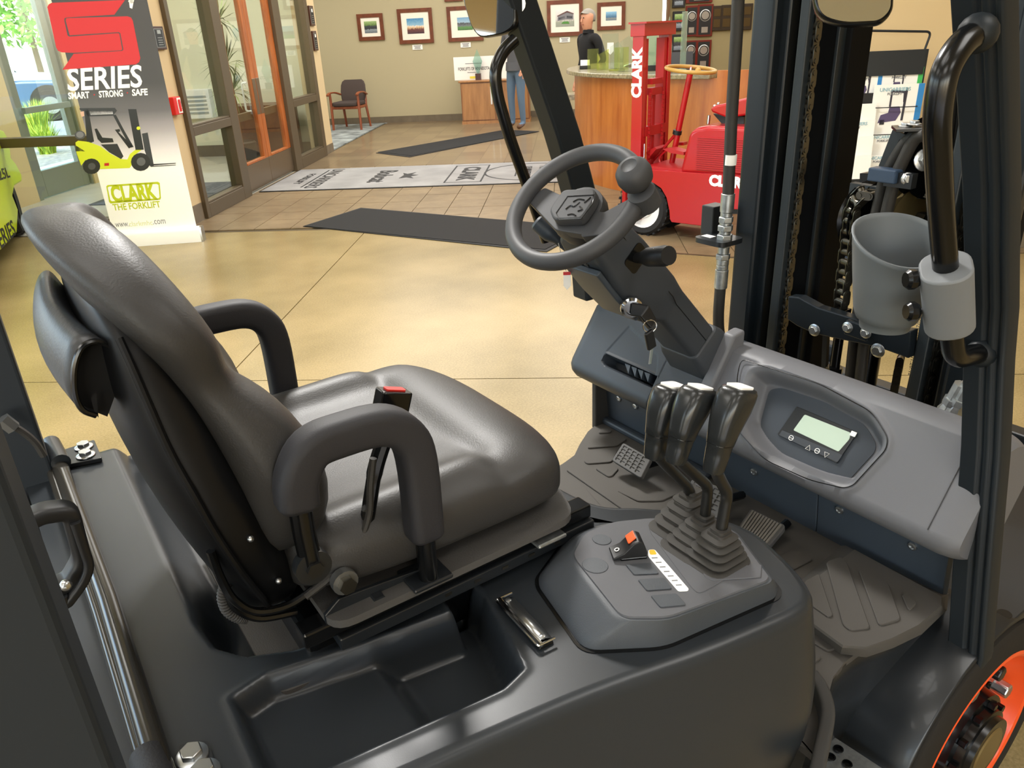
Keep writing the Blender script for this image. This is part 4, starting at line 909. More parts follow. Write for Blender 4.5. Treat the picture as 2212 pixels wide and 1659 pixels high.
m_ = MB(ROOM_M); m_.tube(arcs([(RU0, RVv + .03, 1.31), (RU0 - .0, RVv + .03, 1.40), (1.75, RVv + .03, 1.43), (RU1 + .02, RVv + .03, 1.405), (RU1, RVv + .03, 1.31)], .03), .007, 8); m_.build('wire_arch', 'rack metal', rk)
for uu in (RU0 + .29, RU1 - .02):
    for zz in (.99, .83, .62):
        m_ = MB(ROOM_M); m_.tube(arcs([(uu - .25, RVv + .03, zz), (uu - .25, RVv - .06, zz), (uu, RVv - .06, zz), (uu, RVv + .03, zz)], .02), .003, 6); m_.build('wire_pocket', 'rack metal', rk)
def brochure(x0, y0, x1, y1, v, kind, label):
    p, q = RP(x0, y0, v=v), RP(x1, y1, v=v); u0, u1, z1, z0 = p.x, q.x, p.z, q.z
    t = thing('brochure', R3((u0 + u1) / 2, v, z0), label, 'brochure', 'brochures in the rack')
    mk = 'black plastic' if kind == 'black' else 'white print'
    m_ = MB(ROOM_M); rbox(m_, u0, u1, v, v + .004, z0, z1); m_.build('cover', mk, t, sm=0)
    w, h = u1 - u0, z1 - z0
    def pr(name, a, b, c, d, mt_): m_ = MB(ROOM_M); rbox(m_, u0 + a * w, u0 + b * w, v - .0012, v, z0 + c * h, z0 + d * h); m_.build(name, mt_, t, sm=0)
    def lt(s, fx, z, size, mt_='teal print', sx=1.0): o = text('lettering', s, (u0 + fx * w, v - .0014, z), (1, 0, 0), (0, 0, 1), size, mt_, None, sx=sx, offset=.0006); o.data.transform(ROOM_M); setpar(o, t)
    if kind in ('blue', 'green'):
        pr('side_stripe', .88, 1, 0, 1, 'blue print' if kind == 'blue' else 'green print')
        lt('UNICARRIERS', .42, z1 - .03, .03); lt('FORKLIFT', .42, z1 - .055, .02, 'grey ink')
    elif kind == 'black': lt('HEAVY DUTY', .55, z0 + h * .3, .025, 'silver plate')
    elif kind == 'sheet': pr('logo_block', .05, .25, 1 - .026 / h, 1 - .010 / h, 'blue print'); pr('printed_line', .05, .5, 1 - .038 / h, 1 - .033 / h, 'grey ink')
    elif kind == 'uni': lt('UNICARRIERS', .38, z1 - .02, .026); lt('FORKLIFT', .38, z1 - .042, .018, 'grey ink')
    if kind in ('blue', 'green', 'pic') and h > .08:
        o_ = (u0 + w * .12, v - .0012, z0 + h * .25); s_ = min(w, h) * .8
        for pl, c in (([(.05, 0), (.5, .05), (.6, .25), (.55, .4), (.3, .4), (.28, .25), (.1, .2)], '#54486a'), ([(.28, .4), (.33, .4), (.33, .75), (.6, .72), (.62, .5), (.66, .5), (.66, .78), (.28, .82)], '#3a3842'), ([(.62, .05), (.68, .05), (.70, .85), (.64, .85)], '#3a3842'), ([(.1, -.04), (.22, -.04), (.22, .08), (.1, .08)], '#2b2a30')):
            m_ = MB(ROOM_M); m_.prism([(x * s_, z * s_) for x, z in pl], o_, (1, 0, 0), (0, 0, 1), .0006); m_.build('truck_print', mat('ink ' + c, c, .5), t, sm=0)
BR = [(1833, 152, 1897, 228, 5.19, 'blue', 'white brochure with a blue stripe at the top of the left column'), (1828, 203, 1882, 240, 5.16, 'black', 'small black booklet standing in front of the blue-striped brochure'),
      (1824, 226, 1888, 275, 5.13, 'sheet', 'white leaflet just below the black booklet'), (1818, 262, 1884, 310, 5.10, 'uni', 'white leaflet second below the black booklet'), (1812, 297, 1880, 350, 5.07, 'sheet', 'white leaflet third below the black booklet'), (1804, 338, 1876, 386, 5.04, 'sheet', 'lowest white leaflet in the left column above the shelf rail'),
      (1908, 148, 1985, 215, 5.19, 'green', 'white brochure with a green stripe at the top of the right column'), (1890, 184, 1980, 290, 5.15, 'blue', 'large white brochure with a dark truck photo in the right column'), (1888, 290, 1938, 345, 5.12, 'uni', 'white leaflet below the large truck brochure'), (1882, 335, 1925, 386, 5.09, 'uni', 'lowest leaflet of the right column above the shelf rail'),
      (1797, 398, 1834, 440, 5.14, 'pic', 'small leaflet with a truck photo under the shelf rail'), (1787, 434, 1832, 528, 5.10, 'uni', 'white leaflet standing in the bottom pocket of the rack')]
for a in BR: brochure(*a)
brochure(2188, 205, 2215, 240, 5.15, 'sheet', 'brochure at the right picture edge beside the guard post')

# ------------------------------------------------------------------ people
mat('skin', '#c78f72', .55); mat('grey hair', '#8b857c', .8, bump=.5, bscale=300); mat('dark hair', '#1e1a18', .8); mat('black shirt', '#121214', .9); mat('jeans', '#5d7186', .9, bump=.3, bscale=400); mat('grey shirt', '#55565a', .9); mat('leather shoe', '#5a3b24', .5)
def person(loc, rz, ht, shirt, trousers, hair, label, arm_pose, look=0.0):
    """one skinned body; local: faces +x, y to its left"""
    s = ht / 1.78
    J = {}; E = []
    def j(n, p, r, par=None):
        J[n] = (len(J), p, r)
        if par: E.append((J[par][0], len(J) - 1))
    j('pelvis', (0, 0, .95), (.125, .16)); j('waist', (0, 0, 1.08), (.115, .15), 'pelvis'); j('chest', (.01, 0, 1.28), (.125, .185), 'waist'); j('shoulder', (0, 0, 1.43), (.09, .15), 'chest'); j('neck', (.005, 0, 1.50), (.062, .06), 'shoulder'); j('jaw', (.03, 0, 1.575), (.078, .070), 'neck'); j('head', (.015, 0, 1.665), (.112, .092), 'jaw'); j('crown', (.005, 0, 1.75), (.085, .075), 'head')
    for sd in (1, -1):
        n = 'l' if sd > 0 else 'r'
        j('sh' + n, (0, sd * .19, 1.42), (.062, .062), 'shoulder'); el, wr = arm_pose[0 if sd > 0 else 1]
        j('el' + n, el, (.045, .045), 'sh' + n); j('wr' + n, wr, (.032, .03), 'el' + n); d = (Vector(wr) - Vector(el)).normalized(); hp = Vector(wr) + d * .09; j('hand' + n, tuple(hp), (.03, .04), 'wr' + n)
        for k in range(4):
            off = Vector((0, (k - 1.5) * .02, 0)); j('f%d%s' % (k, n), tuple(hp + d * .05 + off), (.011, .011), 'hand' + n); j('t%d%s' % (k, n), tuple(hp + d * (.085 - abs(k - 1.5) * .012) + off + Vector((0, 0, -.012))), (.008, .008), 'f%d%s' % (k, n))
        j('th' + n, tuple(Vector(wr) + d * .06 + Vector((.035, -sd * .02, 0))), (.012, .012), 'wr' + n)
        j('hip' + n, (0, sd * .095, .88), (.095, .095), 'pelvis'); j('kn' + n, (.015, sd * .105, .49), (.064, .064), 'hip' + n); j('an' + n, (-.02, sd * .11, .09), (.045, .045), 'kn' + n); j('toe' + n, (.15, sd * .125, .035), (.035, .048), 'an' + n)
    me = bpy.data.meshes.new('body'); me.from_pydata([tuple(c * s for c in v[1]) for v in J.values()], E, [])
    o = bpy.data.objects.new('tmp_body', me); COL.objects.link(o)
    md = o.modifiers.new('skin', 'SKIN'); md.use_smooth_shade = True; md.branch_smoothing = .3
    for v_, (i, p, r) in zip(me.skin_vertices[0].data, J.values()): v_.radius = (r[0] * s, r[1] * s); v_.use_root = False
    me.skin_vertices[0].data[0].use_root = True
    sd_ = o.modifiers.new('sub', 'SUBSURF'); sd_.levels = 2; sd_.render_levels = 2
    dg = bpy.context.evaluated_depsgraph_get(); m2 = bpy.data.meshes.new_from_object(o.evaluated_get(dg)); bpy.data.objects.remove(o)
    M = Matrix.Translation(R3(*loc)) @ Matrix.Rotation(ROOM_ROT + rz, 4, 'Z')
    for n_ in (trousers, shirt, 'skin', 'leather shoe'): m2.materials.append(MATS[n_])
    for pl in m2.polygons:
        c = pl.center / s; ac = min(abs(c.y - a[1][1]) + abs(c.z - a[1][2]) + abs(c.x - a[1][0]) for a in arm_pose)
        el_d = min((c - Vector(a[0])).length for a in arm_pose); wr_d = min((c - Vector(a[1])).length for a in arm_pose)
        k = 3 if c.z < .085 else 0 if c.z < .97 else 1
        if c.z > 1.50 and abs(c.y) < .1: k = 2
        elif c.z > .75 and (wr_d < el_d + .05 and wr_d < .22 and (abs(c.y) > .16 or c.x > .13)): k = 2
        pl.material_index = k; pl.use_smooth = True
    m2.transform(M)
    t = thing('person', R3(*loc), label, 'person')
    b_ = bpy.data.objects.new('body', m2); COL.objects.link(b_); setpar(b_, t)
    HM = M @ Matrix.Scale(s, 4)
    def hp(name, mt_, f, **k): m_ = MB(HM); f(m_); return m_.build(name, mt_, t, **k)
    hp('nose', 'skin', lambda m_: m_.loft([[(.108, -.012, 1.625), (.128, 0, 1.618), (.108, .012, 1.625)], [(.105, -.008, 1.66), (.112, 0, 1.668), (.105, .008, 1.66)]]), sm=80)
    for sy in (-1, 1):
        hp('ear', 'skin', lambda m_: m_.sphere((.005, sy * .078, 1.64), .03, 8, 6, (.7, .35, 1.15)), sm=180)
        hp('eye', mat('eye dark', '#2a2320', .3), lambda m_: m_.sphere((.098, sy * .03, 1.665), .011, 8, 6, (.5, 1.2, .7)), sm=180)
    hp('mouth', mat('lip', '#9c5d4c', .5), lambda m_: m_.box((.097, 0, 1.588), (.012, .045, .008)), sm=0)
    def hr(m_):
        P = []
        for i in range(9):
            th = math.radians(8 + i * 13.5); row = []
            for q in range(17):
                ph = 2 * math.pi * q / 16; x, y, z = math.sin(th) * math.cos(ph), math.sin(th) * math.sin(ph), math.cos(th)
                lim = 1.0
                zz = 1.665 + .105 * z
                if x > .2: zz = max(zz, 1.705 + .02 * (1 - abs(y)))
                elif zz < 1.60: zz = 1.60
                row.append((.008 + .105 * x * (1 if zz > 1.69 else .98) - (.012 if x > .2 and zz <= 1.71 else 0), .086 * y, zz))
            P.append(row)
        m_.grid(P)
    hp('hair', hair, hr, sm=180, solid=.008)
    hp('collar', shirt, lambda m_: m_.lathe([(.068, 0), (.062, .05), (.07, .048), (.078, 0)], (.005, 0, 1.475), (-.12, 0, 1), 16, cap=False), sm=60)
    hp('shirt_hem', shirt, lambda m_: m_.loft([[(x * .145, y * .172, .91) for x, y in circ(20)], [(x * .135, y * .165, 1.04) for x, y in circ(20)]], cap=False), sm=80)
    return t
p1 = RP(1268, 100, v=10.75)
person((p1.x + .02, 10.75, 0), math.radians(212), 1.74, 'black shirt', 'jeans', 'grey hair', 'grey-haired person in a black polo shirt standing behind the desk, turned left', (((-.06, .27, 1.16), (.10, .22, 1.0)), ((-.08, -.27, 1.16), (.02, -.25, .93))))
p2 = RP(1116, 278, z=0)
person((p2.x + .02, p2.y, 0), math.radians(-125), 1.80, 'grey shirt', 'jeans', 'dark hair', 'person in a grey shirt and blue trousers, half hidden by the front guard post', (((-.02, .29, 1.17), (.10, .26, .98)), ((-.02, -.29, 1.17), (.16, -.22, 1.06))))

# ------------------------------------------------------------------ seen through the glass: plant, desk, chairs, outdoors
mat('leaf pale', '#8f9c6a', .5); mat('leaf dark', '#5d7350', .5); mat('pot', '#4b3f36', .6)
yp_ = thing('yucca_plant', R3(-4.35, 10.35, 0), 'spiky yucca plant seen through the wooden double door', 'plant')
m_ = MB(ROOM_M); m_.lathe([(.10, 0), (.15, .02), (.19, .32), (.17, .34), (.16, .30)], (-4.35, 10.35, 0), (0, 0, 1), 20); m_.build('pot', 'pot', yp_)
m_ = MB(ROOM_M); m_.tube([(-4.35, 10.35, .28), (-4.33, 10.33, .8), (-4.36, 10.36, 1.25), (-4.34, 10.34, 1.75)], .03, 8); m_.build('stem', mat('bark', '#6b5a44', .9), yp_)
rng = random.Random(11)
for hz in (.95, 1.3, 1.8):
    for k in range(46):
        a = rng.uniform(0, 2 * math.pi); el = rng.uniform(-.7, 1.2); L = rng.uniform(.28, .45); d = Vector((math.cos(a) * math.cos(el), math.sin(a) * math.cos(el), math.sin(el))); sd = d.cross(Vector((0, 0, 1))).normalized() * .012
        o_ = Vector((-4.35, 10.35, hz)); m_ = MB(ROOM_M); e_ = o_ + d * L + Vector((0, 0, -.08 * (1 - el))); mid = o_ + d * L * .55
        m_.add([o_ - sd * .5, o_ + sd * .5, mid + sd, mid - sd, e_], [(0, 1, 2, 3), (3, 2, 4)]); m_.build('leaf', 'leaf pale' if k % 3 else 'leaf dark', yp_, sm=0)
ot = thing('dark_desk', R3(-4.3, 11.1, 0), 'dark wooden side desk seen through the glass door', 'desk')
for n_, a in (('top', (-4.75, -3.85, 10.85, 11.4, .70, .74)), ('side_panel', (-4.73, -4.69, 10.9, 11.38, 0, .70)), ('side_panel', (-3.91, -3.87, 10.9, 11.38, 0, .70)), ('front_panel', (-4.69, -3.91, 10.92, 10.95, .12, .70))):
    m_ = MB(ROOM_M); rbox(m_, *a); m_.build(n_, wood('dark walnut', '#3c2015', '#57301f', .4, 6, 'X'), ot, sm=0)
m_ = MB(ROOM_M); rbox(m_, -5.55, -5.15, 11.42, 11.55, .55, .95); hv = m_.build('wall_heater', 'white metal', sm=0, bevel=.01); tag(hv, 'white wall-mounted unit seen through the left glass pane', 'wall unit')
for k in range(5): m_ = MB(ROOM_M); rbox(m_, -5.5, -5.2, 11.412, 11.42, .62 + k * .055, .645 + k * .055); m_.build('louvre', mat('louvre grey', '#8f979a', .5), hv, sm=0)
vm = MB(ROOM_M); rbox(vm, -5.2, -3.95, 8.0, 9.2, .001, .008); tag(vm.build('entrance_mat', mat('ribbed mat', '#45474a', .9, bump=.5, bscale=80), sm=0), 'dark ribbed entrance mat behind the glass', 'floor mat')
# outdoors
gm = MB(ROOM_M); rbox(gm, -60, -6.8, -20, 60, -.25, -.12); og = struct(gm.build('ground', mat('gravel', '#9b968c', .9, var=.35, vscale=14, bump=.6, bscale=40), sm=0))
pv = MB(ROOM_M); rbox(pv, -40, -10.2, -4, 40, -.12, -.10); pv.build('asphalt', mat('asphalt', '#8f9193', .9), og, sm=0)
wk = MB(ROOM_M); rbox(wk, -7.9, -6.2, 6.9, 12.5, -.12, -.03); wk.build('walkway', mat('walk concrete', '#c9c8c2', .8), og, sm=0)
# parked car
mat('car white', '#e9ecef', .25, coat=.6); mat('car blue', '#39597a', .3, coat=.6); mat('car glass', '#27333c', .08)
CM = ROOM_M @ Matrix.Translation((-15.1, 20.1, -.10)) @ Matrix.Rotation(math.radians(34), 4, 'Z')
car = thing('parked_car', CM @ Vector((0, 0, 0)), 'white and blue parked pickup outside the glass door', 'car')
def cpt(name, mt_, f, **k): m_ = MB(CM); f(m_); return m_.build(name, mt_, car, **k)
low = [(-2.4, .35), (2.35, .35), (2.45, .6), (2.4, .95), (1.0, 1.02), (-2.4, 1.02)]; up_ = [(-2.35, 1.0), (2.38, .95), (2.3, 1.08), (1.15, 1.18), (.5, 1.72), (-.9, 1.78), (-1.2, 1.2), (-2.35, 1.2)]
cpt('lower_body', 'car blue', lambda m_: m_.loft([[(x, -.92, z) for x, z in low], [(x, .92, z) for x, z in low]]), sm=40, bevel=.08, seg=3)
cpt('upper_body', 'car white', lambda m_: m_.loft([[(x, -.86, z) for x, z in up_], [(x, .86, z) for x, z in up_]]), sm=40, bevel=.08, seg=3)
for sy in (-.868, .868): cpt('side_window', 'car glass', lambda m_: m_.loft([[(x, sy - .01, z) for x, z in ((-1.0, 1.25), (.95, 1.22), (.42, 1.62), (-.85, 1.68))], [(x, sy + .01, z) for x, z in ((-1.0, 1.25), (.95, 1.22), (.42, 1.62), (-.85, 1.68))]]), sm=0)
for x in (-1.5, 1.5):
    for y in (-.85, .85):
        cpt('wheel', 'tyre', lambda m_: m_.lathe([(.2, -.1), (.36, -.12), (.39, -.06), (.39, .06), (.36, .12), (.2, .1)], (x, y, .39), (0, 1, 0), 24)); cpt('hub_cap', 'zinc', lambda m_: m_.cyl((x, y - .125, .39), (x, y + .125, .39), .21, 20)); cpt('wheel_arch', 'black plastic', lambda m_: m_.cyl((x, y - .085, .42), (x, y + .085, .42), .46, 24))
cpt('bumper', 'zinc', lambda m_: m_.box((2.42, 0, .5), (.16, 1.8, .2)), sm=0, bevel=.04); cpt('mirror', 'car white', lambda m_: m_.box((.85, -1.0, 1.25), (.1, .2, .16)), sm=0, bevel=.03)
# tree and shrubs outside
def leafy(name, c, rad, n, size, cols, label, cat, trunk=None, seed=1, group=None, flat=(1, 1, 1)):
    t = thing(name, R3(c[0], c[1], -.1), label, cat, group); rg = random.Random(seed)
    if trunk:
        m_ = MB(ROOM_M); m_.tube([(c[0], c[1], -.1), (c[0] + .05, c[1], trunk * .6), (c[0], c[1] + .05, c[2])], [.12, .09, .05], 8); m_.build('trunk', 'bark', t)
    mbs = [MB(ROOM_M) for _ in cols]
    for k in range(n):
        while True:
            p = Vector((rg.uniform(-1, 1), rg.uniform(-1, 1), rg.uniform(-1, 1)))
            if .25 < p.length < 1: break
        p = Vector((p.x * rad * flat[0], p.y * rad * flat[1], p.z * rad * flat[2])) + Vector(c)
        a = Vector((rg.gauss(0, 1), rg.gauss(0, 1), rg.gauss(0, 1))).normalized(); b_ = a.cross(Vector((rg.gauss(0, 1), rg.gauss(0, 1), rg.gauss(0, 1)))).normalized(); s_ = size * rg.uniform(.6, 1.3)
        mbs[k % len(cols)].add([p - a * s_, p + b_ * s_ * .4, p + a * s_, p - b_ * s_ * .4], [(0, 1, 2, 3)])
    for m_, c_ in zip(mbs, cols): o_ = m_.build('foliage', c_, t, sm=0); o_['kind'] = 'stuff'
mat('leaf green', '#6fae3e', .5); mat('leaf light', '#a5d06a', .5); mat('grass lime', '#b9c94a', .6); mat('grass green', '#7f9f3a', .6)
leafy('street_tree', (-17.4, 26.2, 4.1), 2.5, 3200, .16, ('leaf green', 'leaf light'), 'light green tree standing outside above the parked car', 'tree', 1.8, 5)
leafy('street_tree', (-25, 31, 5.0), 3.6, 2200, .26, ('leaf green', 'leaf light'), 'larger green tree farther off behind the parked car', 'tree', 2.0, 6)
def grass(u, v, h, label, seed):
    t = thing('ornamental_grass', R3(u, v, -.12), label, 'grass clump', 'ornamental grasses outside'); rg = random.Random(seed); ms = [MB(ROOM_M), MB(ROOM_M)]
    for k in range(260):
        a = rg.uniform(0, 6.28); r_ = rg.uniform(.1, .45); L = h * rg.uniform(.6, 1.1); o_ = Vector((u + rg.uniform(-.1, .1), v + rg.uniform(-.1, .1), -.12)); e_ = o_ + Vector((math.cos(a) * r_, math.sin(a) * r_, L)); sd = Vector((-math.sin(a), math.cos(a), 0)) * .008; mid = (o_ + e_) / 2 + Vector((0, 0, .12 * h))
        ms[k % 2].add([o_ - sd, o_ + sd, mid + sd, mid - sd, e_], [(0, 1, 2, 3), (3, 2, 4)])
    for m_, c_ in zip(ms, ('grass lime', 'grass green')): o_ = m_.build('blades', c_, t, sm=0); o_['kind'] = 'stuff'
grass(-11.0, 15.9, .75, 'tall lime grass clump nearest the glass door', 3); grass(-11.6, 17.0, .7, 'lime grass clump behind the first one outside', 4); grass(-9.3, 13.6, .5, 'short lime grass clump at the walkway edge', 8); grass(-10.1, 17.1, .7, 'lime grass clump half hidden by the banner', 9)
# ------------------------------------------------------------------ the forklift in the foreground (x forward, y to its left, z up)
YC = .95
mat('hood plastic', '#272b2f', .34, bump=.10, bscale=900, bdist=.0006); mat('console plastic', '#41454a', .5, bump=.35, bscale=700, bdist=.0006); mat('console pad', '#55565a', .7, bump=.25, bscale=900, bdist=.0005)
mat('dash plastic', '#5d5e62', .5, bump=.15, bscale=900, bdist=.0006); mat('dash dark', '#30363d', .5, bump=.12, bscale=900, bdist=.0005); mat('column plastic', '#33373c', .5, bump=.12, bscale=900, bdist=.0005); mat('panel blue', '#363e47', .5, bump=.1, bscale=900, bdist=.0005)
mat('seat vinyl', '#2f2e2d', .46, bump=.3, bscale=420, bdist=.0010); mat('seat shell', '#0a0b0d', .42, spec=.3); mat('arm foam', '#26262a', .62, bump=.3, bscale=600, bdist=.0006)
mat('black paint', '#1b1e21', .36, coat=.1); mat('gloss black', '#0b0c0d', .22); mat('matt black', '#0c0d0e', .75, spec=.15); mat('rod black', '#1a1a19', .3); mat('mat rubber', '#45423e', .75, bump=.25, bscale=700, bdist=.0006); mat('mat edge', '#3b3a38', .8)
mat('wheel foam', '#3a3b3e', .55, bump=.15, bscale=900, bdist=.0004); mat('lcd', '#aebfae', .25); mat('lcd frame', '#191c1f', .3); mat('cup grey', '#5a5f62', .5); mat('clamp grey', '#6d7073', .6); mat('chain steel', '#5a574f', .28, metal=.9); mat('hose rubber', '#2b2926', .6, bump=.4, bscale=500, bdist=.001); mat('orange paint', '#e6501e', .35, coat=.3); mat('galvanised', '#a9adad', .35, metal=.85, var=.25, vscale=60); mat('mirror', '#e8ebec', .02, metal=1.0); mat('blue clamp', '#33445a', .4); mat('yellow sticker', '#e4b21e', .5); mat('orange switch', '#ea5a22', .4); mat('brass dull', '#8a7a55', .35, metal=.8); mat('tyre smooth', '#26231f', .85, spec=.2)
mat('gear knob', '#232526', .24, bump=.12, bscale=900, bdist=.0004); mat('boot rubber', '#33312e', .7, bump=.15, bscale=600, bdist=.0005)
fk = thing('forklift', (.75, YC, 0), 'black forklift with vinyl seat and lever console filling the foreground', 'forklift')
def P(name, mt, f, par=None, **k):
    m_ = MB(); f(m_); return m_.build(name, mt, par or fk, **k)
def polysd(poly, X, Y):
    """signed distance to a polygon, negative inside"""
    d = np.full(X.shape, 1e9); s = np.ones(X.shape)
    n = len(poly)
    for i in range(n):
        ax, ay = poly[i]; bx, by = poly[(i + 1) % n]
        ex, ey = bx - ax, by - ay; wx, wy = X - ax, Y - ay
        t = np.clip((wx * ex + wy * ey) / (ex * ex + ey * ey), 0, 1); dx, dy = wx - ex * t, wy - ey * t
        d = np.minimum(d, dx * dx + dy * dy)
        c1 = Y >= ay; c2 = Y < by; c3 = ex * wy > ey * wx
        fl = (c1 & c2 & c3) | (~c1 & ~c2 & ~c3); s = np.where(fl, -s, s)
    return s * np.sqrt(d)
def sst(x): x = np.clip(x, 0, 1); return x * x * (3 - 2 * x)
HZ = .83
def xy(px, py, z=HZ): p = U(px, py, z=z); return (p.x, p.y)
# ---- hood
pan = [(.075, .90), (.085, .835), (.113, .795), (.169, .767), (.237, .752), (.37, .733), (.44, .735), (.505, .742), (.56, .752), (.60, .79), (.61, 1.30), (.50, 1.40), (.075, 1.56)]
tray = [(.083, .738), (.127, .748), (.295, .713), (.362, .704), (.372, .765), (.408, .765), (.411, .711), (.374, .572), (.34, .562), (.134, .586), (.08, .627)]
trayR = [(.262, .80), (.45, .80), (.45, .5), (.270, .5)]
def hood_h(X, Y):
    z = np.full(X.shape, HZ)
    z = z - .075 * sst(-polysd(pan, X, Y) / (.03 + .03 * sst((Y - .85) / .1)))
    st_ = polysd(tray, X, Y); right = sst((X - .245) / .035)
    z = z - (.034 + .034 * right) * sst((-st_ + .004) / .016)
    lip = np.exp(-((st_ - .006) / .005) ** 2) * .0015
    return z + lip
A_pts = smooth([Vector(p + (0,)) for p in ((-.075, .585), (.0, .57), (.195, .539), (.409, .506), (.562, .471), (.66, .453), (.715, .446), (.745, .452), (.765, .478), (.785, .53), (.797, .59), (.775, .655), (.72, .72), (.672, .765), (.652, .82), (.645, .90), (.645, .98))], 30)
def resample(pts, n):
    L = [0]
    for a, b in zip(pts, pts[1:]): L.append(L[-1] + (b - a).length)
    o = []; k = 0
    for i in range(n):
        t = L[-1] * i / (n - 1)
        while k < len(pts) - 2 and L[k + 1] < t: k += 1
        f_ = (t - L[k]) / max(L[k + 1] - L[k], 1e-9); o.append(pts[k] + (pts[k + 1] - pts[k]) * f_)
    return o
NR, NC = 300, 190
A_pts = resample(A_pts, NR)
keyAB = [((-.075, .585), (-.075, 1.50)), ((.409, .506), (.18, 1.495)), ((.745, .452), (.28, 1.49)), ((.785, .53), (.32, 1.49)), ((.797, .59), (.345, 1.48)), ((.775, .655), (.39, 1.475)), ((.72, .72), (.44, 1.46)), ((.672, .765), (.50, 1.43)), ((.652, .82), (.56, 1.39)), ((.645, .98), (.625, 1.22))]
ki = [min(range(NR), key=lambda i: (A_pts[i] - Vector(a_ + (0,))).length) for a_, b_ in keyAB]; ki[0] = 0; ki[-1] = NR - 1
B_pts = [Vector((float(np.interp(i, ki, [q[1][0] for q in keyAB])), float(np.interp(i, ki, [q[1][1] for q in keyAB])), 0)) for i in range(NR)]
tt = np.linspace(0, 1, NC)
AX = np.array([[p.x, p.y] for p in A_pts]); BX = np.array([[p.x, p.y] for p in B_pts])
Nn = []
for i in range(NR):
    d = AX[min(i + 1, NR - 1)] - AX[max(i - 1, 0)]; d = d / np.linalg.norm(d); Nn.append((d[1], -d[0]))
NV = np.array(Nn); CX = AX - NV * .16
w0, w1_, w2_ = (1 - tt) ** 2, 2 * tt * (1 - tt), tt ** 2
GX = AX[:, None, 0] * w0 + CX[:, None, 0] * w1_ + BX[:, None, 0] * w2_; GY = AX[:, None, 1] * w0 + CX[:, None, 1] * w1_ + BX[:, None, 1] * w2_
GZ = hood_h(GX, GY)
edge = [(-.000, 0), (.006, .0015), (.011, .005), (.014, .011), (.0155, .02), (.022, .06), (.028, .10), (.033, .15), (.034, .19), (.030, .24), (.018, .31), (.002, .39), (-.02, .48)]
rows = []
for i in range(NR):
    r_ = [(AX[i][0] + Nn[i][0] * (o_ - .0), AX[i][1] + Nn[i][1] * o_, HZ - dz) for o_, dz in edge[::-1]]
    r_ += [(GX[i][j], GY[i][j], GZ[i][j]) for j in range(1, NC)]
    r_ += [(BX[i][0], BX[i][1] + .012, HZ - .03), (BX[i][0], BX[i][1] + .02, .35)]
    rows.append(r_)
hd = P('hood', 'hood plastic', lambda m_: m_.grid(rows), sm=180)
P('hood_nose', 'hood plastic', lambda m_: m_.loft([[(.66, .94, z), (.66, 1.14, z), (.63, 1.14, z), (.63, .94, z)] for z in (.35, .82)]), hd, sm=0, bevel=.01)
# small chrome clip of the document holder on the hood
cq = [Vector(xy(1075, 1305) + (HZ,)), Vector(xy(1105, 1295) + (HZ,)), Vector(xy(1197, 1385) + (HZ,)), Vector(xy(1165, 1412) + (HZ,))]
c1, c2 = (cq[0] + cq[1]) / 2, (cq[2] + cq[3]) / 2; cd = (c2 - c1).normalized(); cn = cd.cross(Vector((0, 0, 1)))
cl = P('document_clip', 'gloss black', lambda m_: m_.bar(c1 + Vector((0, 0, .002)), c2 + Vector((0, 0, .002)), .022, .004), sm=0, bevel=.002)
P('spring_bar', 'chrome', lambda m_: m_.tube([c1 + cn * .008 + Vector((0, 0, .008)), c2 + cn * .008 + Vector((0, 0, .008))], .0035, 10), cl)
P('clamp_leaf', 'zinc', lambda m_: m_.grid([[c1 + cd * .006 - cn * .012 + Vector((0, 0, .004)), c2 - cd * .006 - cn * .012 + Vector((0, 0, .004))], [c1 + cd * .006 + Vector((0, 0, .010)), c2 - cd * .006 + Vector((0, 0, .010))], [c1 + cd * .006 + cn * .010 + Vector((0, 0, .009)), c2 - cd * .006 + cn * .010 + Vector((0, 0, .009))]]), cl, solid=.001)
P('wire_loop', 'chrome', lambda m_: m_.tube(arcs([c1 - cn * .012 + Vector((0, 0, .009)), c1 + cn * .013 + Vector((0, 0, .009)), c2 + cn * .013 + Vector((0, 0, .009)), c2 - cn * .012 + Vector((0, 0, .009))], .004), .0016, 8), cl)
for c_ in (c1 + cd * .01, c2 - cd * .01): P('rivet', 'zinc', lambda m_: m_.lathe([(.0045, 0), (.004, .002), (.001, .003)], c_ + Vector((0, 0, .0085)), (0, 0, 1), 12), cl)

# ---- lever console
cbot = [xy(*p) for p in ((1223, 1168), (1163, 1251), (1165, 1270), (1262, 1407), (1435, 1399), (1675, 1293), (1680, 1275))] + [(.765, .57), (.735, .62), (.69, .69), (.62, .73)]
CZ = .872
ctop = [xy(*p, z=CZ) for p in ((1258, 1152), (1233, 1197), (1239, 1212), (1339, 1339), (1443, 1339), (1663, 1258), (1669, 1249))] + [(.742, .565), (.716, .60), (.674, .655), (.62, .685)]
def rloop(pl, r, n=5):
    o = []
    for i in range(len(pl)):
        a, b, c = Vector(pl[i - 1]), Vector(pl[i]), Vector(pl[(i + 1) % len(pl)]); d1, d2 = a - b, c - b; rr = min(r, d1.length * .45, d2.length * .45); p1 = b + d1.normalized() * rr; p2 = b + d2.normalized() * rr
        for k in range(n + 1): t = k / n; q = (1 - t) ** 2 * p1 + 2 * t * (1 - t) * b + t * t * p2; o.append((q.x, q.y))
    return o
cb_, ct_ = rloop(cbot, .02), rloop(ctop, .015)
def shrink(pl, f):
    cx_ = sum(p[0] for p in pl) / len(pl); cy_ = sum(p[1] for p in pl) / len(pl); return [(cx_ + (p[0] - cx_) * f, cy_ + (p[1] - cy_) * f) for p in pl]
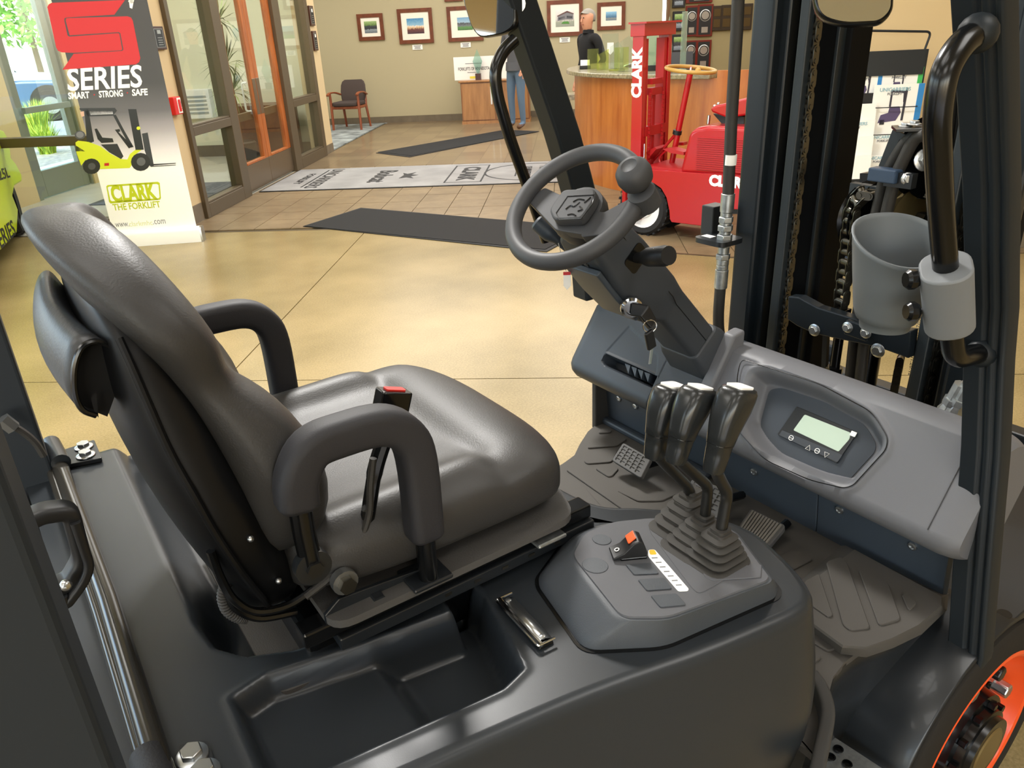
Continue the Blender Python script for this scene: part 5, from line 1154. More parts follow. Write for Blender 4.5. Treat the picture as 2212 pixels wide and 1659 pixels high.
def consf(m_):
    rings = [[(x, y, HZ - .012) for x, y in cb_], [(x, y, HZ + .004) for x, y in cb_]]
    for t in (.25, .5, .75, .92): rings.append([(a[0] + (b[0] - a[0]) * t * .97, a[1] + (b[1] - a[1]) * t * .97, HZ + .004 + (CZ - HZ - .006) * (t ** .8)) for a, b in zip(cb_, ct_)])
    rings.append([(x, y, CZ - .0012) for x, y in ct_]); m_.loft(rings)
con = P('lever_console', 'console plastic', consf, sm=60)
P('groove', 'gloss black', lambda m_: m_.loft([[(x, y, HZ - .004) for x, y in shrink(cb_, 1.035)], [(x, y, HZ + .0012) for x, y in shrink(cb_, 1.035)]]), con, sm=0)
P('top_pad', 'console pad', lambda m_: m_.loft([[(x, y, CZ - .002) for x, y in shrink(ct_, .97)], [(x, y, CZ + .0015) for x, y in shrink(ct_, .965)]]), con, sm=40)
def on(px, py, z=CZ + .0015): return U(px, py, z=z)
def patch(name, px, mt, h=.0015, par=None, r=.003, z=CZ + .0015):
    pl = rloop([(lambda q: (q.x, q.y))(on(*p, z=z)) for p in px], r, 3); return P(name, mt, lambda m_: m_.loft([[(x, y, z) for x, y in pl], [(x, y, z + h) for x, y in pl]]), par or con, sm=0, bevel=.0005, seg=1)
def z6(X, Y): return (1220 + X / 4.608, 1100 + Y / 4.608)
for pl in ([(603, 558), (868, 542), (940, 648), (688, 660)], [(725, 708), (990, 690), (1070, 800), (815, 818)], [(852, 868), (1110, 845), (1210, 960), (950, 985)]): patch('blank_plate', [z6(*p) for p in pl], 'console plastic', .002)
for X, Y, rx, ry in ((368, 305, 95, 50), (302, 562, 130, 75)): patch('round_plug', [z6(X + rx * math.cos(a) - ry * .25 * math.sin(a), Y + ry * math.sin(a) + rx * .18 * math.cos(a)) for a in [k * math.pi / 12 for k in range(24)]], 'console plastic', .001, r=.0005)
patch('raised_pad', [z6(*p) for p in ((1345, 590), (1960, 560), (1950, 685), (1470, 720), (1400, 690))], 'console pad', .002)
patch('boot_plinth', [z6(*p) for p in ((800, 170), (1180, 95), (1900, 510), (1500, 760), (1330, 850), (1250, 770))], 'console pad', .001, r=.02)
lb = patch('warning_label', [z6(*p) for p in ((832, 405), (895, 402), (1235, 795), (1225, 818), (1130, 822), (828, 470))], 'white print', .0006); patch('label_head', [z6(*p) for p in ((836, 408), (893, 405), (920, 455), (848, 458))], 'yellow sticker', .0010)
for k in range(7): patch('printed_line', [z6(862 + k * 40, 485 + k * 45), z6(920 + k * 40, 482 + k * 45), z6(926 + k * 40, 492 + k * 45), z6(868 + k * 40, 495 + k * 45)], 'grey ink', .0009, r=.0002)
# rocker switch with its guard
sA, sB, sC, sD = [on(*z6(*p)) for p in ((480, 410), (690, 385), (820, 495), (560, 520))]
ex = (sB - sA).normalized(); ey = (sD - sA).normalized(); sw_ = (sB - sA).length; sh_ = (sD - sA).length; sc_ = (sA + sB + sC + sD) / 4
hs = P('rocker_switch', 'gloss black', lambda m_: m_.hexa([sA, sB, sC, sD, sA + Vector((0, 0, .004)), sB + Vector((0, 0, .004)), sC + Vector((0, 0, .004)), sD + Vector((0, 0, .004))]), con, sm=0, bevel=.001)
e_l = (sC + sB - sA - sD).normalized(); e_w = Vector((0, 0, 1)).cross(e_l)
prof = [(-.030, .006), (-.012, .012), (-.004, .019), (.004, .026), (.013, .029), (.020, .026), (.027, .010), (.027, .004), (-.030, .003)]
P('guard', 'black plastic', lambda m_: m_.loft([[sc_ + e_l * x * .82 + e_w * w + Vector((0, 0, z)) for x, z in prof] for w in (-.013, .013)]), con, sm=40, bevel=.0012)
P('switch_button', 'orange switch', lambda m_: m_.hexa([sc_ + e_l * a * .82 + e_w * w + Vector((0, 0, z)) for a, z, w in ((-.002, .0215, -.006), (.010, .030, -.006), (.010, .030, .011), (-.002, .0215, .011), (-.004, .0235, -.006), (.009, .0315, -.006), (.009, .0315, .011), (-.004, .0235, .011))]), con, sm=0, bevel=.0008)
P('symbol', 'white print', lambda m_: m_.lathe([(.0035, 0), (.0035, .0004), (.0024, .0004), (.0024, 0)], sc_ + e_l * -.0165 + Vector((0, 0, .0105)), (-.25 * e_l.x, -.25 * e_l.y, 1), 16, cap=False), con)
# boots, rods and knobs
def knob(base, top, fwd, wd, dp, par):
    ax = (top - base).normalized(); L = (top - base).length; f_ = Vector(fwd); f_ = (f_ - ax * f_.dot(ax)).normalized(); s_ = ax.cross(f_)
    prof_ = [(0, .42, .46, 0), (.04, .50, .52, 0), (.20, .56, .58, 0), (.34, .60, .62, 0), (.345, .62, .66, 0), (.45, .66, .74, .02), (.60, .74, .88, .06), (.74, .82, .98, .12), (.86, .84, 1.0, .18), (.94, .82, .96, .22), (.985, .72, .86, .235), (1.0, .50, .62, .24)]
    def f(m_):
        m_.loft([[base + ax * (t * L) + f_ * (dp * (o_ + y * .5 * b)) + s_ * (wd * .5 * a * x) for x, y in rrect(2, 2, .62, 4)] for t, a, b, o_ in prof_])
    kb = P('lever_knob', 'gear knob', f, par, sm=60)
    tp = base + ax * (L * 1.0 + .0006) + f_ * dp * .24
    P('symbol_plate', 'white print', lambda m_: m_.loft([[tp + f_ * (dp * .30 * y) + s_ * (wd * .26 * x) + ax * h for x, y in rrect(2, 2, .4, 3)] for h in (-.001, .0015)]), par, sm=0)
    P('seam', 'gloss black', lambda m_: m_.loft([[base + ax * (t * L) + f_ * (dp * (0 + y * .5 * .645)) + s_ * (wd * .5 * .625 * x) for x, y in rrect(2, 2, .62, 4)] for t in (.338, .346)], cap=False), par)

LV = [(.620, (1470, 1142), (1492, 1118), (1487, 1052), (1432, 998), (1412, 990), (1441, 834)), (.578, (1498, 1180), (1522, 1120), (1530, 1050), (1476, 1004), (1458, 1000), (1500, 836)), (.535, (1545, 1208), (1556, 1150), (1572, 1065), (1558, 1042), (1540, 1020), (1586, 836))]
for y_, bt_, r0_, r1_, r2_, k0_, k1_ in LV:
    le = sub_empty('control_lever', fk)
    b0 = U(*bt_, z=CZ + .001); rb = U(*r0_, y=y_)
    nb = 5; topz = rb.z + .002 if rb.z > CZ + .03 else CZ + .045
    for k in range(nb):
        t = k / nb; w = .052 - .030 * t; c_ = b0.lerp(Vector((rb.x, rb.y, topz)), t); h = (topz - CZ) / nb
        P('boot_fold', 'boot rubber', lambda m_: m_.loft([[(c_.x + x * w * s1, c_.y + y * w * s1, c_.z + h * zf) for x, y in rrect(2, 2, .5, 4)] for s1, zf in ((.55, -.05), (.70, .06), (.71, .22), (.66, .34), (.48, .62), (.46, 1.05))]), le, sm=50)
    P('boot_collar', 'boot rubber', lambda m_: m_.loft([[(rb.x + x * .011, rb.y + y * .011, z) for x, y in rrect(2, 2, .5, 3)] for z in (topz - .003, topz + .005)]), le, sm=40)
    q = [Vector((rb.x, rb.y, topz - .01)), U(*r1_, y=y_), U(*r2_, y=y_), U(*k0_, y=y_) + Vector((0, 0, .01))]
    P('rod', 'rod black', lambda m_: m_.tube(arcs(q, .012, 5), .0078 if y_ < .55 else .0074, 12), le)
    kb0, kb1 = U(*k0_, y=y_), U(*k1_, y=y_ + .004)
    knob(kb0, kb1, (1, 0, 0), .047, .046, le)
# ---- seat
seat = sub_empty('operator_seat', fk)
def S(name, mt, f, **k): return P(name, mt, f, seat, **k)
def cushf(m_):
    st_ = [(.17, .17, .925, .985), (.185, .20, .905, .995), (.22, .222, .90, 1.0), (.30, .232, .898, 1.0), (.36, .235, .898, 1.0), (.40, .236, .898, 1.002), (.43, .236, .898, 1.002), (.452, .236, .898, 1.001), (.467, .236, .898, 1.0), (.482, .236, .898, 1.0), (.50, .235, .898, .999), (.53, .233, .898, .997), (.556, .226, .898, .992), (.575, .205, .90, .986), (.590, .175, .902, .978), (.602, .135, .905, .968), (.610, .085, .915, .955), (.613, .035, .93, .945)]
    rings = []
    n = 56
    for x, w, z0, z1 in st_:
        zc, hz = (z0 + z1) / 2, (z1 - z0) / 2; rg = []
        for k in range(n):
            a = 2 * math.pi * k / n; c, s_ = math.cos(a), math.sin(a)
            y = w * math.copysign(abs(c) ** .55, c); z = zc + hz * math.copysign(abs(s_) ** .62, s_)
            if s_ > 0:
                q = abs(y) / .236; bol = math.exp(-((q - .80) / .17) ** 2); ctr = math.exp(-(q / .58) ** 4); fr = 1 / (1 + math.exp((x - .475) / .012))
                z += ((.016 * bol - .020 * ctr - .008 * math.exp(-((q - .60) / .07) ** 2)) * fr + .007 * math.exp(-((x - .525) / .035) ** 2) * (1 - .5 * ctr) - .009 * math.exp(-((x - .47) / .012) ** 2) * math.exp(-((q - .75) / .22) ** 2)) * min(1, s_ * 3) * min(1, max(0, (.605 - x) / .06))
            rg.append((x + .0, YC + y, z))
        rings.append(rg)
    m_.loft(rings)
S('cushion', 'seat vinyl', cushf, sm=180, sub=1)
def lerp_st(st_, z):
    for a, b in zip(st_, st_[1:]):
        if a[0] <= z <= b[0]:
            t = (z - a[0]) / (b[0] - a[0]); t = t * t * (3 - 2 * t) * .4 + t * .6; return [p + (q - p) * t for p, q in zip(a, b)]
    return st_[-1]
BK = [(.955, .225, .15, .150), (.985, .250, .13, .200), (1.03, .262, .13, .222), (1.075, .262, .128, .226), (1.12, .246, .122, .222), (1.155, .226, .113, .210), (1.18, .204, .106, .200), (1.198, .182, .100, .194), (1.215, .174, .094, .194), (1.235, .176, .086, .198), (1.265, .166, .070, .200), (1.30, .150, .052, .184), (1.33, .134, .036, .152), (1.35, .120, .028, .115), (1.362, .104, .028, .080), (1.369, .086, .038, .040)]
def backf(m_):
    rings = []; n = 56
    for z, xf, xr, w in BK:
        rg = []; xm, d = (xf + xr) / 2, (xf - xr) / 2
        for k in range(n):
            a = 2 * math.pi * k / n; c, s_ = math.cos(a), math.sin(a)
            y = w * math.copysign(abs(c) ** .62, c); x = xm + d * math.copysign(abs(s_) ** .7, s_)
            if s_ > 0:
                q = abs(y) / max(w, .01); x -= .028 * math.exp(-(q / .62) ** 4) * min(1, s_ * 2) * min(1, w / .15)
            rg.append((x, YC + y, z + .012 * (x - xm)))
        rings.append(rg)
    m_.loft(rings)
S('backrest', 'seat vinyl', backf, sm=180, sub=1)
SHL = [(.865, .20, .135, .10), (.885, .21, .122, .165), (.93, .21, .108, .20), (1.0, .19, .084, .216), (1.08, .17, .062, .216), (1.16, .15, .050, .198), (1.22, .13, .050, .186), (1.27, .11, .052, .170), (1.305, .09, .052, .13), (1.315, .08, .06, .06)]
def shellf(m_):
    rings = []; n = 48
    for z, xf, xr, w in SHL:
        rg = []; xm, d = (xf + xr) / 2, (xf - xr) / 2
        for k in range(n):
            a = 2 * math.pi * k / n; c, s_ = math.cos(a), math.sin(a)
            rg.append((xm + d * math.copysign(abs(s_) ** .75, s_), YC + w * math.copysign(abs(c) ** .55, c) * .985, z))
        rings.append(rg)
    m_.loft(rings)
S('back_shell', 'seat shell', shellf, sm=180, sub=1)
S('shell_rim', 'seat shell', lambda m_: m_.tube(smooth([(lerp_st(SHL, z)[1] * .35 + lerp_st(SHL, z)[2] * .65, YC - lerp_st(SHL, z)[3] * 1.0, z) for z in (.89, .93, .97, 1.0, 1.05, 1.1, 1.15, 1.2, 1.24, 1.27)]), .004, 8))
for z_ in (.955, 1.03): S('shell_screw', 'zinc', lambda m_: m_.sphere((lerp_st(SHL, z_)[1] * .6 + lerp_st(SHL, z_)[2] * .4, YC - lerp_st(SHL, z_)[3] * .985, z_), .004, 8, 6))
# document pouch hanging on the back of the seat
rp = smooth([U(*p, y=.80) for p in ((262, 770), (238, 748), (205, 737), (176, 752), (161, 795), (162, 850), (178, 885), (208, 898))], 4); lp_ = smooth([U(*p, y=1.06) for p in ((150, 640), (128, 612), (105, 588), (88, 597), (78, 628), (78, 655), (95, 685), (140, 712))], 4)
S('document_pouch', mat('pouch vinyl', '#2c2d2f', .4, bump=.25, bscale=300, bdist=.001), lambda m_: m_.grid([[a.lerp(b, t) + Vector((-.012 * math.sin(math.pi * t), 0, 0)) for t in [k / 10 for k in range(11)]] for a, b in zip(rp, lp_)]), sm=180, solid=.004)
S('pouch_piping', 'gloss black', lambda m_: m_.tube(rp, .003, 8))
S('pouch_shade_sheet', mat('pouch shade black', '#050506', .9), lambda m_: (m_.add([p + Vector((.0, .012, 0)) for p in rp] + [U(*q, y=.812) for q in ((232, 900), (250, 850))], [tuple(range(len(rp) + 2))]), m_.add([U(*q, y=.80) for q in ((205, 893), (213, 902), (208, 845), (196, 860))], [(0, 1, 2, 3)])), sm=0)  # dark sheet across the open end, standing in for the shaded inside
# armrests
arm_px = [(641, 1088), (641, 1030), (672, 968), (740, 938), (822, 918), (872, 935), (899, 990), (917, 1150)]
arm = smooth([U(*p, y=.706) for p in arm_px], 5); post = [U(*p, y=.706) for p in ((916, 1140), (926, 1245))]; pv_ = [U(*p, y=.715) for p in ((645, 1080), (655, 1140), (672, 1218))]
sec_ = [(x, y) for x, y in rrect(.044, .040, .012, 4)]
for sd in (0, 1):
    f_ = (lambda q: q) if sd == 0 else (lambda q: [Vector((p.x, 2 * YC - p.y, p.z)) for p in q])
    def armf(m_):
        p_ = f_(arm); m_.tube([p_[0] - (p_[1] - p_[0]).normalized() * .006] + p_ + [p_[-1] + (p_[-1] - p_[-2]).normalized() * .006], [.75] + [1.0] * len(p_) + [.8], sec=sec_, up=(0, 1, 0))
    S('armrest_pad', 'arm foam', armf, sm=60, bevel=.002)
    S('armrest_post', 'gloss black', lambda m_: m_.tube(f_(post), .0125, 14)); S('armrest_bracket', 'gloss black', lambda m_: m_.tube(f_(pv_), .013, 12))
    fp = f_(post)[1]; S('post_foot', 'black paint', lambda m_: m_.box((fp.x, fp.y + (.01 if sd == 0 else -.01), fp.z - .003), (.055, .05, .006)), sm=0, bevel=.002)
    pp = f_(pv_)[2]; S('pivot_washer', 'black paint', lambda m_: m_.cyl(pp + Vector((0, -.010, 0)), pp + Vector((0, .004, 0)), .021, 20)); S('pivot_bolt', 'rod black', lambda m_: m_.cyl(pp + Vector((0, -.016, 0)), pp + Vector((0, -.008, 0)), .010, 6))
# seat base: pan plate, slide rails, brackets
S('pan_plate', mat('seat plate', '#4a4846', .55, bump=.4, bscale=500, bdist=.001), lambda m_: m_.loft([[(x, y, z) for x, y in rloop([(.20, .70), (.565, .70), (.60, .80), (.60, 1.10), (.565, 1.20), (.20, 1.20)], .03)] for z in (.888, .899)]), sm=30)
for yy in (.735, 1.165):
    S('slide_rail', 'black paint', lambda m_: m_.box((.41, yy, .855), (.40, .045, .018)), sm=0, bevel=.002); S('slide_rail', 'gloss black', lambda m_: m_.box((.39, yy, .876), (.44, .03, .022)), sm=0, bevel=.003)
    for k in range(5): S('rail_slot', 'chain steel', lambda m_: m_.box((.36 + k * .045, yy - .0232, .856), (.010, .001, .004)), sm=0)
S('seat_bracket', 'black paint', lambda m_: m_.loft([[(x, .722, z) for x, z in ((.20, .865), (.33, .875), (.335, .905), (.28, .91), (.22, .915), (.20, .90))], [(x, .728, z) for x, z in ((.20, .865), (.33, .875), (.335, .905), (.28, .91), (.22, .915), (.20, .90))]]), sm=0, bevel=.001)
S('rear_plate', 'seat plate', lambda m_: m_.loft([[(x, y, z) for x, y in rloop([(.13, .735), (.27, .725), (.30, .74), (.30, 1.16), (.13, 1.16)], .02)] for z in (.80, .806)]), sm=0)
S('suspension_box', 'gloss black', lambda m_: m_.box((.40, YC, .81), (.44, .40, .10)), sm=0, bevel=.01)
bb = U(745, 1257, y=.72); S('bracket_bolt', 'chain steel', lambda m_: m_.cyl(bb + Vector((0, -.012, 0)), bb + Vector((0, .01, 0)), .011, 6)); S('bracket_washer', 'zinc', lambda m_: m_.cyl(bb + Vector((0, -.003, 0)), bb + Vector((0, .008, 0)), .016, 16))
for px in ((822, 1305),): q = U(*px, y=.71); S('rail_bolt', 'black paint', lambda m_: m_.cyl(q, q + Vector((0, .02, 0)), .012, 6))
q0, q1, q2 = U(1140, 1175, z=.878), U(1212, 1128, z=.878), U(1150, 1155, z=.878)
S('slide_latch', 'galvanised', lambda m_: m_.box(((q0.x + q1.x) / 2, (q0.y + q1.y) / 2 - .005, .874), (.05, .03, .006)), sm=0, bevel=.003)
q = U(1195, 1100, z=.885); S('rating_label', 'white print', lambda m_: m_.box((q.x, q.y, .884), (.05, .026, .002)), sm=0); S('label_stripe', 'yellow sticker', lambda m_: m_.box((q.x + .018, q.y, .8855), (.014, .026, .001)), sm=0)
# seat-belt buckle and cables
b0, b1 = U(833, 940, y=.76), U(852, 842, y=.76); bd_ = (b1 - b0).normalized()
bk = S('belt_buckle', 'gloss black', lambda m_: m_.tube([b0, b1], 1, sec=rrect(.040, .024, .004), up=(0, 1, 0)), sm=30, bevel=.002)
S('buckle_button', mat('buckle red', '#c62c26', .4), lambda m_: m_.tube([b1 - bd_ * .002, b1 + bd_ * .002], 1, sec=rrect(.026, .012, .003), up=(0, 1, 0)), sm=0)
S('belt_stalk', 'gloss black', lambda m_: m_.tube(smooth([U(*p, y=.745) for p in ((832, 945), (812, 1010), (800, 1080), (790, 1140), (770, 1200), (745, 1255))]), [.010] * 8 + [.009] * 23, 10))
S('belt_cable', 'hose rubber', lambda m_: m_.tube(smooth([U(*p, y=.735) for p in ((806, 990), (800, 1050), (797, 1110), (775, 1170), (720, 1240), (660, 1290))]), .0045, 8))
S('cable_tie', 'zinc', lambda m_: m_.tube([U(785, 1098, y=.74), U(803, 1102, y=.74)], .004, 6))
S('cable', 'gloss black', lambda m_: m_.tube(smooth([U(*p, y=.75) for p in ((455, 1190), (475, 1245), (505, 1295), (550, 1320), (610, 1312), (660, 1285), (720, 1235), (780, 1170))]), .005, 8))
S('cable', 'gloss black', lambda m_: m_.tube(smooth([U(*p, y=.77) for p in ((490, 1280), (510, 1315), (560, 1335), (640, 1322))]), .005, 8))
cpth = smooth([U(*p, y=.775) for p in ((487, 1262), (482, 1290), (492, 1318), (515, 1333), (535, 1335))], 10)
cg = S('corrugated_conduit', 'hose rubber', lambda m_: m_.tube(cpth, [.0075 if k % 2 else .0062 for k in range(len(cpth))], 10))

# ---- rear of the truck: guard posts, hinge, grab handle
RXF = -.026
def gpost(name, y0, y1, mt='black paint', z0=.35, z1=2.05): return P(name, mt, lambda m_: m_.box((RXF - .045, (y0 + y1) / 2, (z0 + z1) / 2), (.09, y1 - y0, z1 - z0)), sm=0, bevel=.006, seg=3)
mat('rear post grey', '#262b30', .6, spec=.3); gpost('rear_post', .395, .50, 'rear post grey'); gpost('rear_post', 1.44, 1.53, 'rear post grey')
for yy, yr in ((.50, .447), (1.40, 1.485)): P('roof_rail', 'rear post grey', lambda m_: m_.bar((.78, yy, 2.06), (-.11, yr, 2.06), .055, .05), sm=0, bevel=.006)
for x_, a_, b_ in ((.76, .47, 1.43), (-.08, .42, 1.51)): P('roof_beam', 'rear post grey', lambda m_: m_.bar((x_, a_, 2.06), (x_, b_, 2.06), .05, .05), sm=0, bevel=.006)
for k in range(5): P('roof_bar', 'rear post grey', lambda m_: m_.bar((.06 + k * .14, .47, 2.065), (.06 + k * .14, 1.43, 2.065), .018, .03), sm=0, bevel=.003)
P('counterweight', mat('weight brown', '#4a4338', .5), lambda m_: m_.loft([[(x, y, z) for x, y in rloop([(-.10, .42), (-.10, 1.48), (-.62, 1.42), (-.72, 1.2), (-.72, .7), (-.62, .48)], .06)] for z in (.15, .80, .83)]), sm=40, bevel=.01)
hb = U(130, 1019, z=.848); he = U(345, 1700, z=.848)
P('hood_pipe', mat('pipe gloss', '#2b2925', .18), lambda m_: m_.tube([U(118, 975, z=.846), U(235, 1300, z=.846), U(355, 1690, z=.846)], .0135, 16))
P('hood_pipe', 'pipe gloss', lambda m_: m_.tube([U(108, 1010, z=.842), U(215, 1330, z=.842), U(325, 1690, z=.842)], .008, 12))
P('pipe_sleeve', 'black rubber', lambda m_: m_.tube([U(318, 1632, z=.847), U(345, 1700, z=.847)], .018, 16))
hp_ = U(178, 985, z=.836)
P('hinge_plate', 'black paint', lambda m_: m_.loft([[(x, y, z) for x, y in rloop([tuple(U(*p, z=.834))[:2] for p in ((100, 990), (205, 955), (222, 995), (120, 1015))], .005)] for z in (.832, .840)]), sm=0, bevel=.001)
P('hinge_barrel', 'black paint', lambda m_: m_.cyl(U(110, 958, z=.856), U(132, 1000, z=.856), .016, 16))
def hexbolt(c, ax=(0, 0, 1), r=.011, h=.009, wr=None, par=None, nm='bolt'):
    c = Vector(c); ax = Vector(ax).normalized()
    o = P(nm, 'zinc', lambda m_: m_.cyl(c, c + ax * h, r, 6), par, sm=30, bevel=.0012)
    P(nm + '_flange', 'zinc', lambda m_: m_.lathe([(r * 1.45, 0), (r * 1.4, .0015), (r, .003)], c - ax * .0005, ax, 18), par)
hexbolt(U(181, 965, z=.842), r=.0115); hexbolt(U(185, 983, z=.842), r=.0115); hexbolt(U(415, 1632, z=HZ + .006), r=.012); hexbolt(U(440, 1668, z=HZ + .006), r=.012)
P('bolt_plate', 'black paint', lambda m_: m_.loft([[(x, y, z) for x, y in rloop([tuple(U(*p, z=HZ + .004))[:2] for p in ((385, 1610), (450, 1600), (480, 1700), (410, 1720))], .006)] for z in (HZ - .002, HZ + .005)]), sm=0)
P('grab_handle', 'black plastic', lambda m_: m_.tube(arcs([U(*p, y=.66) for p in ((70, 1118), (92, 1108), (150, 1100), (178, 1205), (150, 1255), (118, 1268))], .008), 1, sec=rrect(.014, .022, .005), up=(0, 1, 0)), sm=50)
P('handle_foot', 'black plastic', lambda m_: m_.tube(arcs([U(*p, y=.655) for p in ((160, 1120), (192, 1215), (178, 1250), (140, 1300), (132, 1280))], .008), 1, sec=rrect(.008, .022, .003), up=(0, 1, 0)), sm=50)
P('handle_screw', 'zinc', lambda m_: m_.sphere(U(142, 1264, y=.64), .005, 8, 6))
P('gas_line', 'hose rubber', lambda m_: m_.tube(smooth([U(*p, y=1.40) for p in ((10, 912), (45, 930), (75, 955), (95, 985))]), .006, 8)); P('line_fitting', 'zinc', lambda m_: m_.tube([U(4, 905, y=1.40), U(30, 925, y=1.40)], .012, 6))

# ---- steering column and wheel
WC = Vector((.85, 1.05, 1.237)); WN = Vector((-.632, -.119, .766)).normalized()
def wp(px, py, h=0.0):
    d = Vector(_ray(px, py)); o = WC + WN * h; return Vector(CW) + d * ((o - Vector(CW)).dot(WN) / d.dot(WN))
w1, w2 = basis(WN); RIM = .1215
sw_e = sub_empty('steering_wheel', fk)
P('rim', 'wheel foam', lambda m_: m_.tube([WC + (w1 * math.cos(a) + w2 * math.sin(a)) * RIM for a in [k * math.pi / 36 for k in range(72)]], .0152, 16, closed=True), sw_e, sm=180)
def plate(px, h0, h1, r=.006): 
    def f(m_):
        q = [wp(*p) for p in px]; l2 = rloop([((p - WC).dot(w1), (p - WC).dot(w2)) for p in q], r, 4)
        m_.loft([[WC + w1 * x + w2 * y + WN * h for x, y in l2] for h in (h0, h1)])
    return f
P('spoke', 'wheel foam', plate([(1133, 425), (1172, 398), (1262, 440), (1255, 500), (1195, 490)], -.024, -.008), sw_e, sm=40, bevel=.004, seg=3)
P('spoke', 'wheel foam', plate([(1262, 440), (1300, 452), (1395, 400), (1412, 430), (1300, 500), (1250, 505)], -.024, -.008), sw_e, sm=40, bevel=.004, seg=3)
P('hub', 'wheel foam', lambda m_: m_.lathe([(.045, -.055), (.052, -.03), (.05, -.01), (.03, -.006)], WC, WN, 24), sw_e)
P('horn_pad', mat('horn pad', '#3d3e41', .6, bump=.15, bscale=800, bdist=.0004), plate([(1192, 462), (1222, 418), (1292, 416), (1290, 440), (1262, 482), (1202, 484)], -.008, .012, .010), sw_e, sm=40, bevel=.004, seg=3)
P('pad_seam', 'gloss black', lambda m_: m_.tube([p for p in [wp(*q, .0125) for q in ((1201, 460), (1226, 424), (1284, 421), (1280, 440), (1256, 472), (1208, 474))]], .0009, 6, closed=True), sw_e)
for pl in (((1222, 452), (1232, 444), (1240, 446), (1252, 436)), ((1238, 436), (1250, 430), (1262, 432)), ((1226, 464), (1236, 462), (1244, 466)), ((1262, 438), (1272, 430), (1276, 426)), ((1252, 446), (1258, 452), (1248, 456))):
    P('embossed_mark', 'gloss black', lambda m_: m_.tube(smooth([wp(*q, .0125) for q in pl], 3), .0012, 6), sw_e)
kc = wp(1395, 425, .0); kt = wp(1368, 377, .045)
P('knob_clamp', 'wheel foam', lambda m_: m_.lathe([(.018, -.02), (.024, -.016), (.024, .016), (.016, .02)], wp(1392, 428), WN, 20), sw_e)
P('knob_stem', 'black plastic', lambda m_: m_.cyl(wp(1390, 415, .01), wp(1378, 392, .04), .009, 12), sw_e)
P('spinner_knob', 'wheel foam', lambda m_: m_.lathe([(.008, -.026), (.018, -.024), (.027, -.014), (.030, .0), (.028, .012), (.022, .020), (.014, .023), (.012, .021), (.001, .0215)], wp(1370, 378, .045), (WN + Vector((-.1, 0, .1))), 28), sw_e, sm=60)
# column shrouds: sections run from below the wheel down to the cowl
AX0 = WC - WN * .035; AX1 = U(1530, 790, y=1.05); ca = (AX1 - AX0).normalized(); cy_ = Vector((0, 1, 0)); cb2 = ca.cross(cy_).normalized()    # points up and forward
if cb2.z < 0: cb2 = -cb2
CL = (AX1 - AX0).length
def csec(t, w, lo, hi, r): return [AX0 + ca * (t * CL) + cy_ * x + cb2 * ((lo + hi) / 2 + y) for x, y in rrect(w * 2, hi - lo, r, 5)]
col = P('steering_column', 'column plastic', lambda m_: m_.loft([csec(.02, .040, -.03, .03, .012), csec(.05, .056, -.045, .038, .016), csec(.20, .062, -.062, .044, .018), csec(.42, .062, -.066, .046, .018), csec(.48, .055, -.050, .046, .018), csec(.52, .050, -.034, .045, .014), csec(.80, .050, -.034, .045, .014), csec(1.0, .050, -.034, .045, .014), csec(1.2, .050, -.034, .045, .014)]), sm=40, bevel=.003)
P('column_boot', 'column plastic', lambda m_: m_.loft([csec(.78, .054, -.036, .050, .016), csec(.82, .060, -.042, .056, .016), csec(1.0, .064, -.055, .060, .016), csec(1.25, .068, -.08, .064, .016)]), col, sm=40, bevel=.003)
P('seam', 'gloss black', lambda m_: m_.tube([AX0 + ca * (CL * .06) - cy_ * .0575 + cb2 * .012, AX0 + ca * (CL * .46) - cy_ * .0612 + cb2 * .012, AX0 + ca * (CL * .52) - cy_ * .0503 + cb2 * .012, AX0 + ca * (CL * 1.0) - cy_ * .0503 + cb2 * .012], .0009, 6), col)
P('knee_cover', 'panel blue', lambda m_: m_.loft([[AX0 + ca * (CL * t) + cy_ * x + cb2 * (-.064 - d + y) for x, y in rrect(.10, .012, .004)] for t, d in ((.12, .0), (.26, .004), (.40, .002))]), col, sm=40, bevel=.002)
for t in (.1, .22): P('screw_hole', 'gloss black', lambda m_: m_.lathe([(.006, -.002), (.006, .001)], AX0 + ca * (CL * t) - cy_ * .02 - cb2 * (.060 + .004 * t), -cb2, 14), col)
s0, s1 = AX0 + ca * (CL * .20) - cy_ * .060 + cb2 * .004, U(1445, 552, y=.90)
P('switch_socket', 'gloss black', lambda m_: m_.tube([s0 + cy_ * .004, s0 - cy_ * .003], 1, sec=rrect(.05, .038, .008), up=ca), col, sm=30)
sd_ = (s1 - s0).normalized(); P('indicator_stalk', 'black plastic', lambda m_: m_.tube([s0, s0 + sd_ * .02, s0 + sd_ * .04, s1 - sd_ * .012, s1 - sd_ * .01, s1], [.009, .011, .017, .0185, .0175, .0165], 18), col, sm=40)
P('stalk_symbol', 'white print', lambda m_: m_.sphere(s0.lerp(s1, .62) + Vector((-.009, -.004, .0155)), .0022, 6, 4), col)
l0, l1 = U(1235, 545, y=1.11), U(1158, 478, y=1.17); ld_ = (l1 - l0).normalized()
P('direction_lever', 'panel blue', lambda m_: m_.tube([l0, l0.lerp(l1, .4), l0.lerp(l1, .55), l0.lerp(l1, .6), l0.lerp(l1, .95), l1], [.007, .009, .015, .017, .0165, .012], 18), col, sm=40)
kc_ = U(1364, 664, y=.985)
P('ignition_lock', 'chrome', lambda m_: m_.lathe([(.021, 0), (.0205, .006), (.016, .010), (.012, .010), (.011, .006), (.001, .006)], kc_, (-.55, -.8, .0), 20), col)
kx = Vector((-.55, -.8, 0)).normalized()
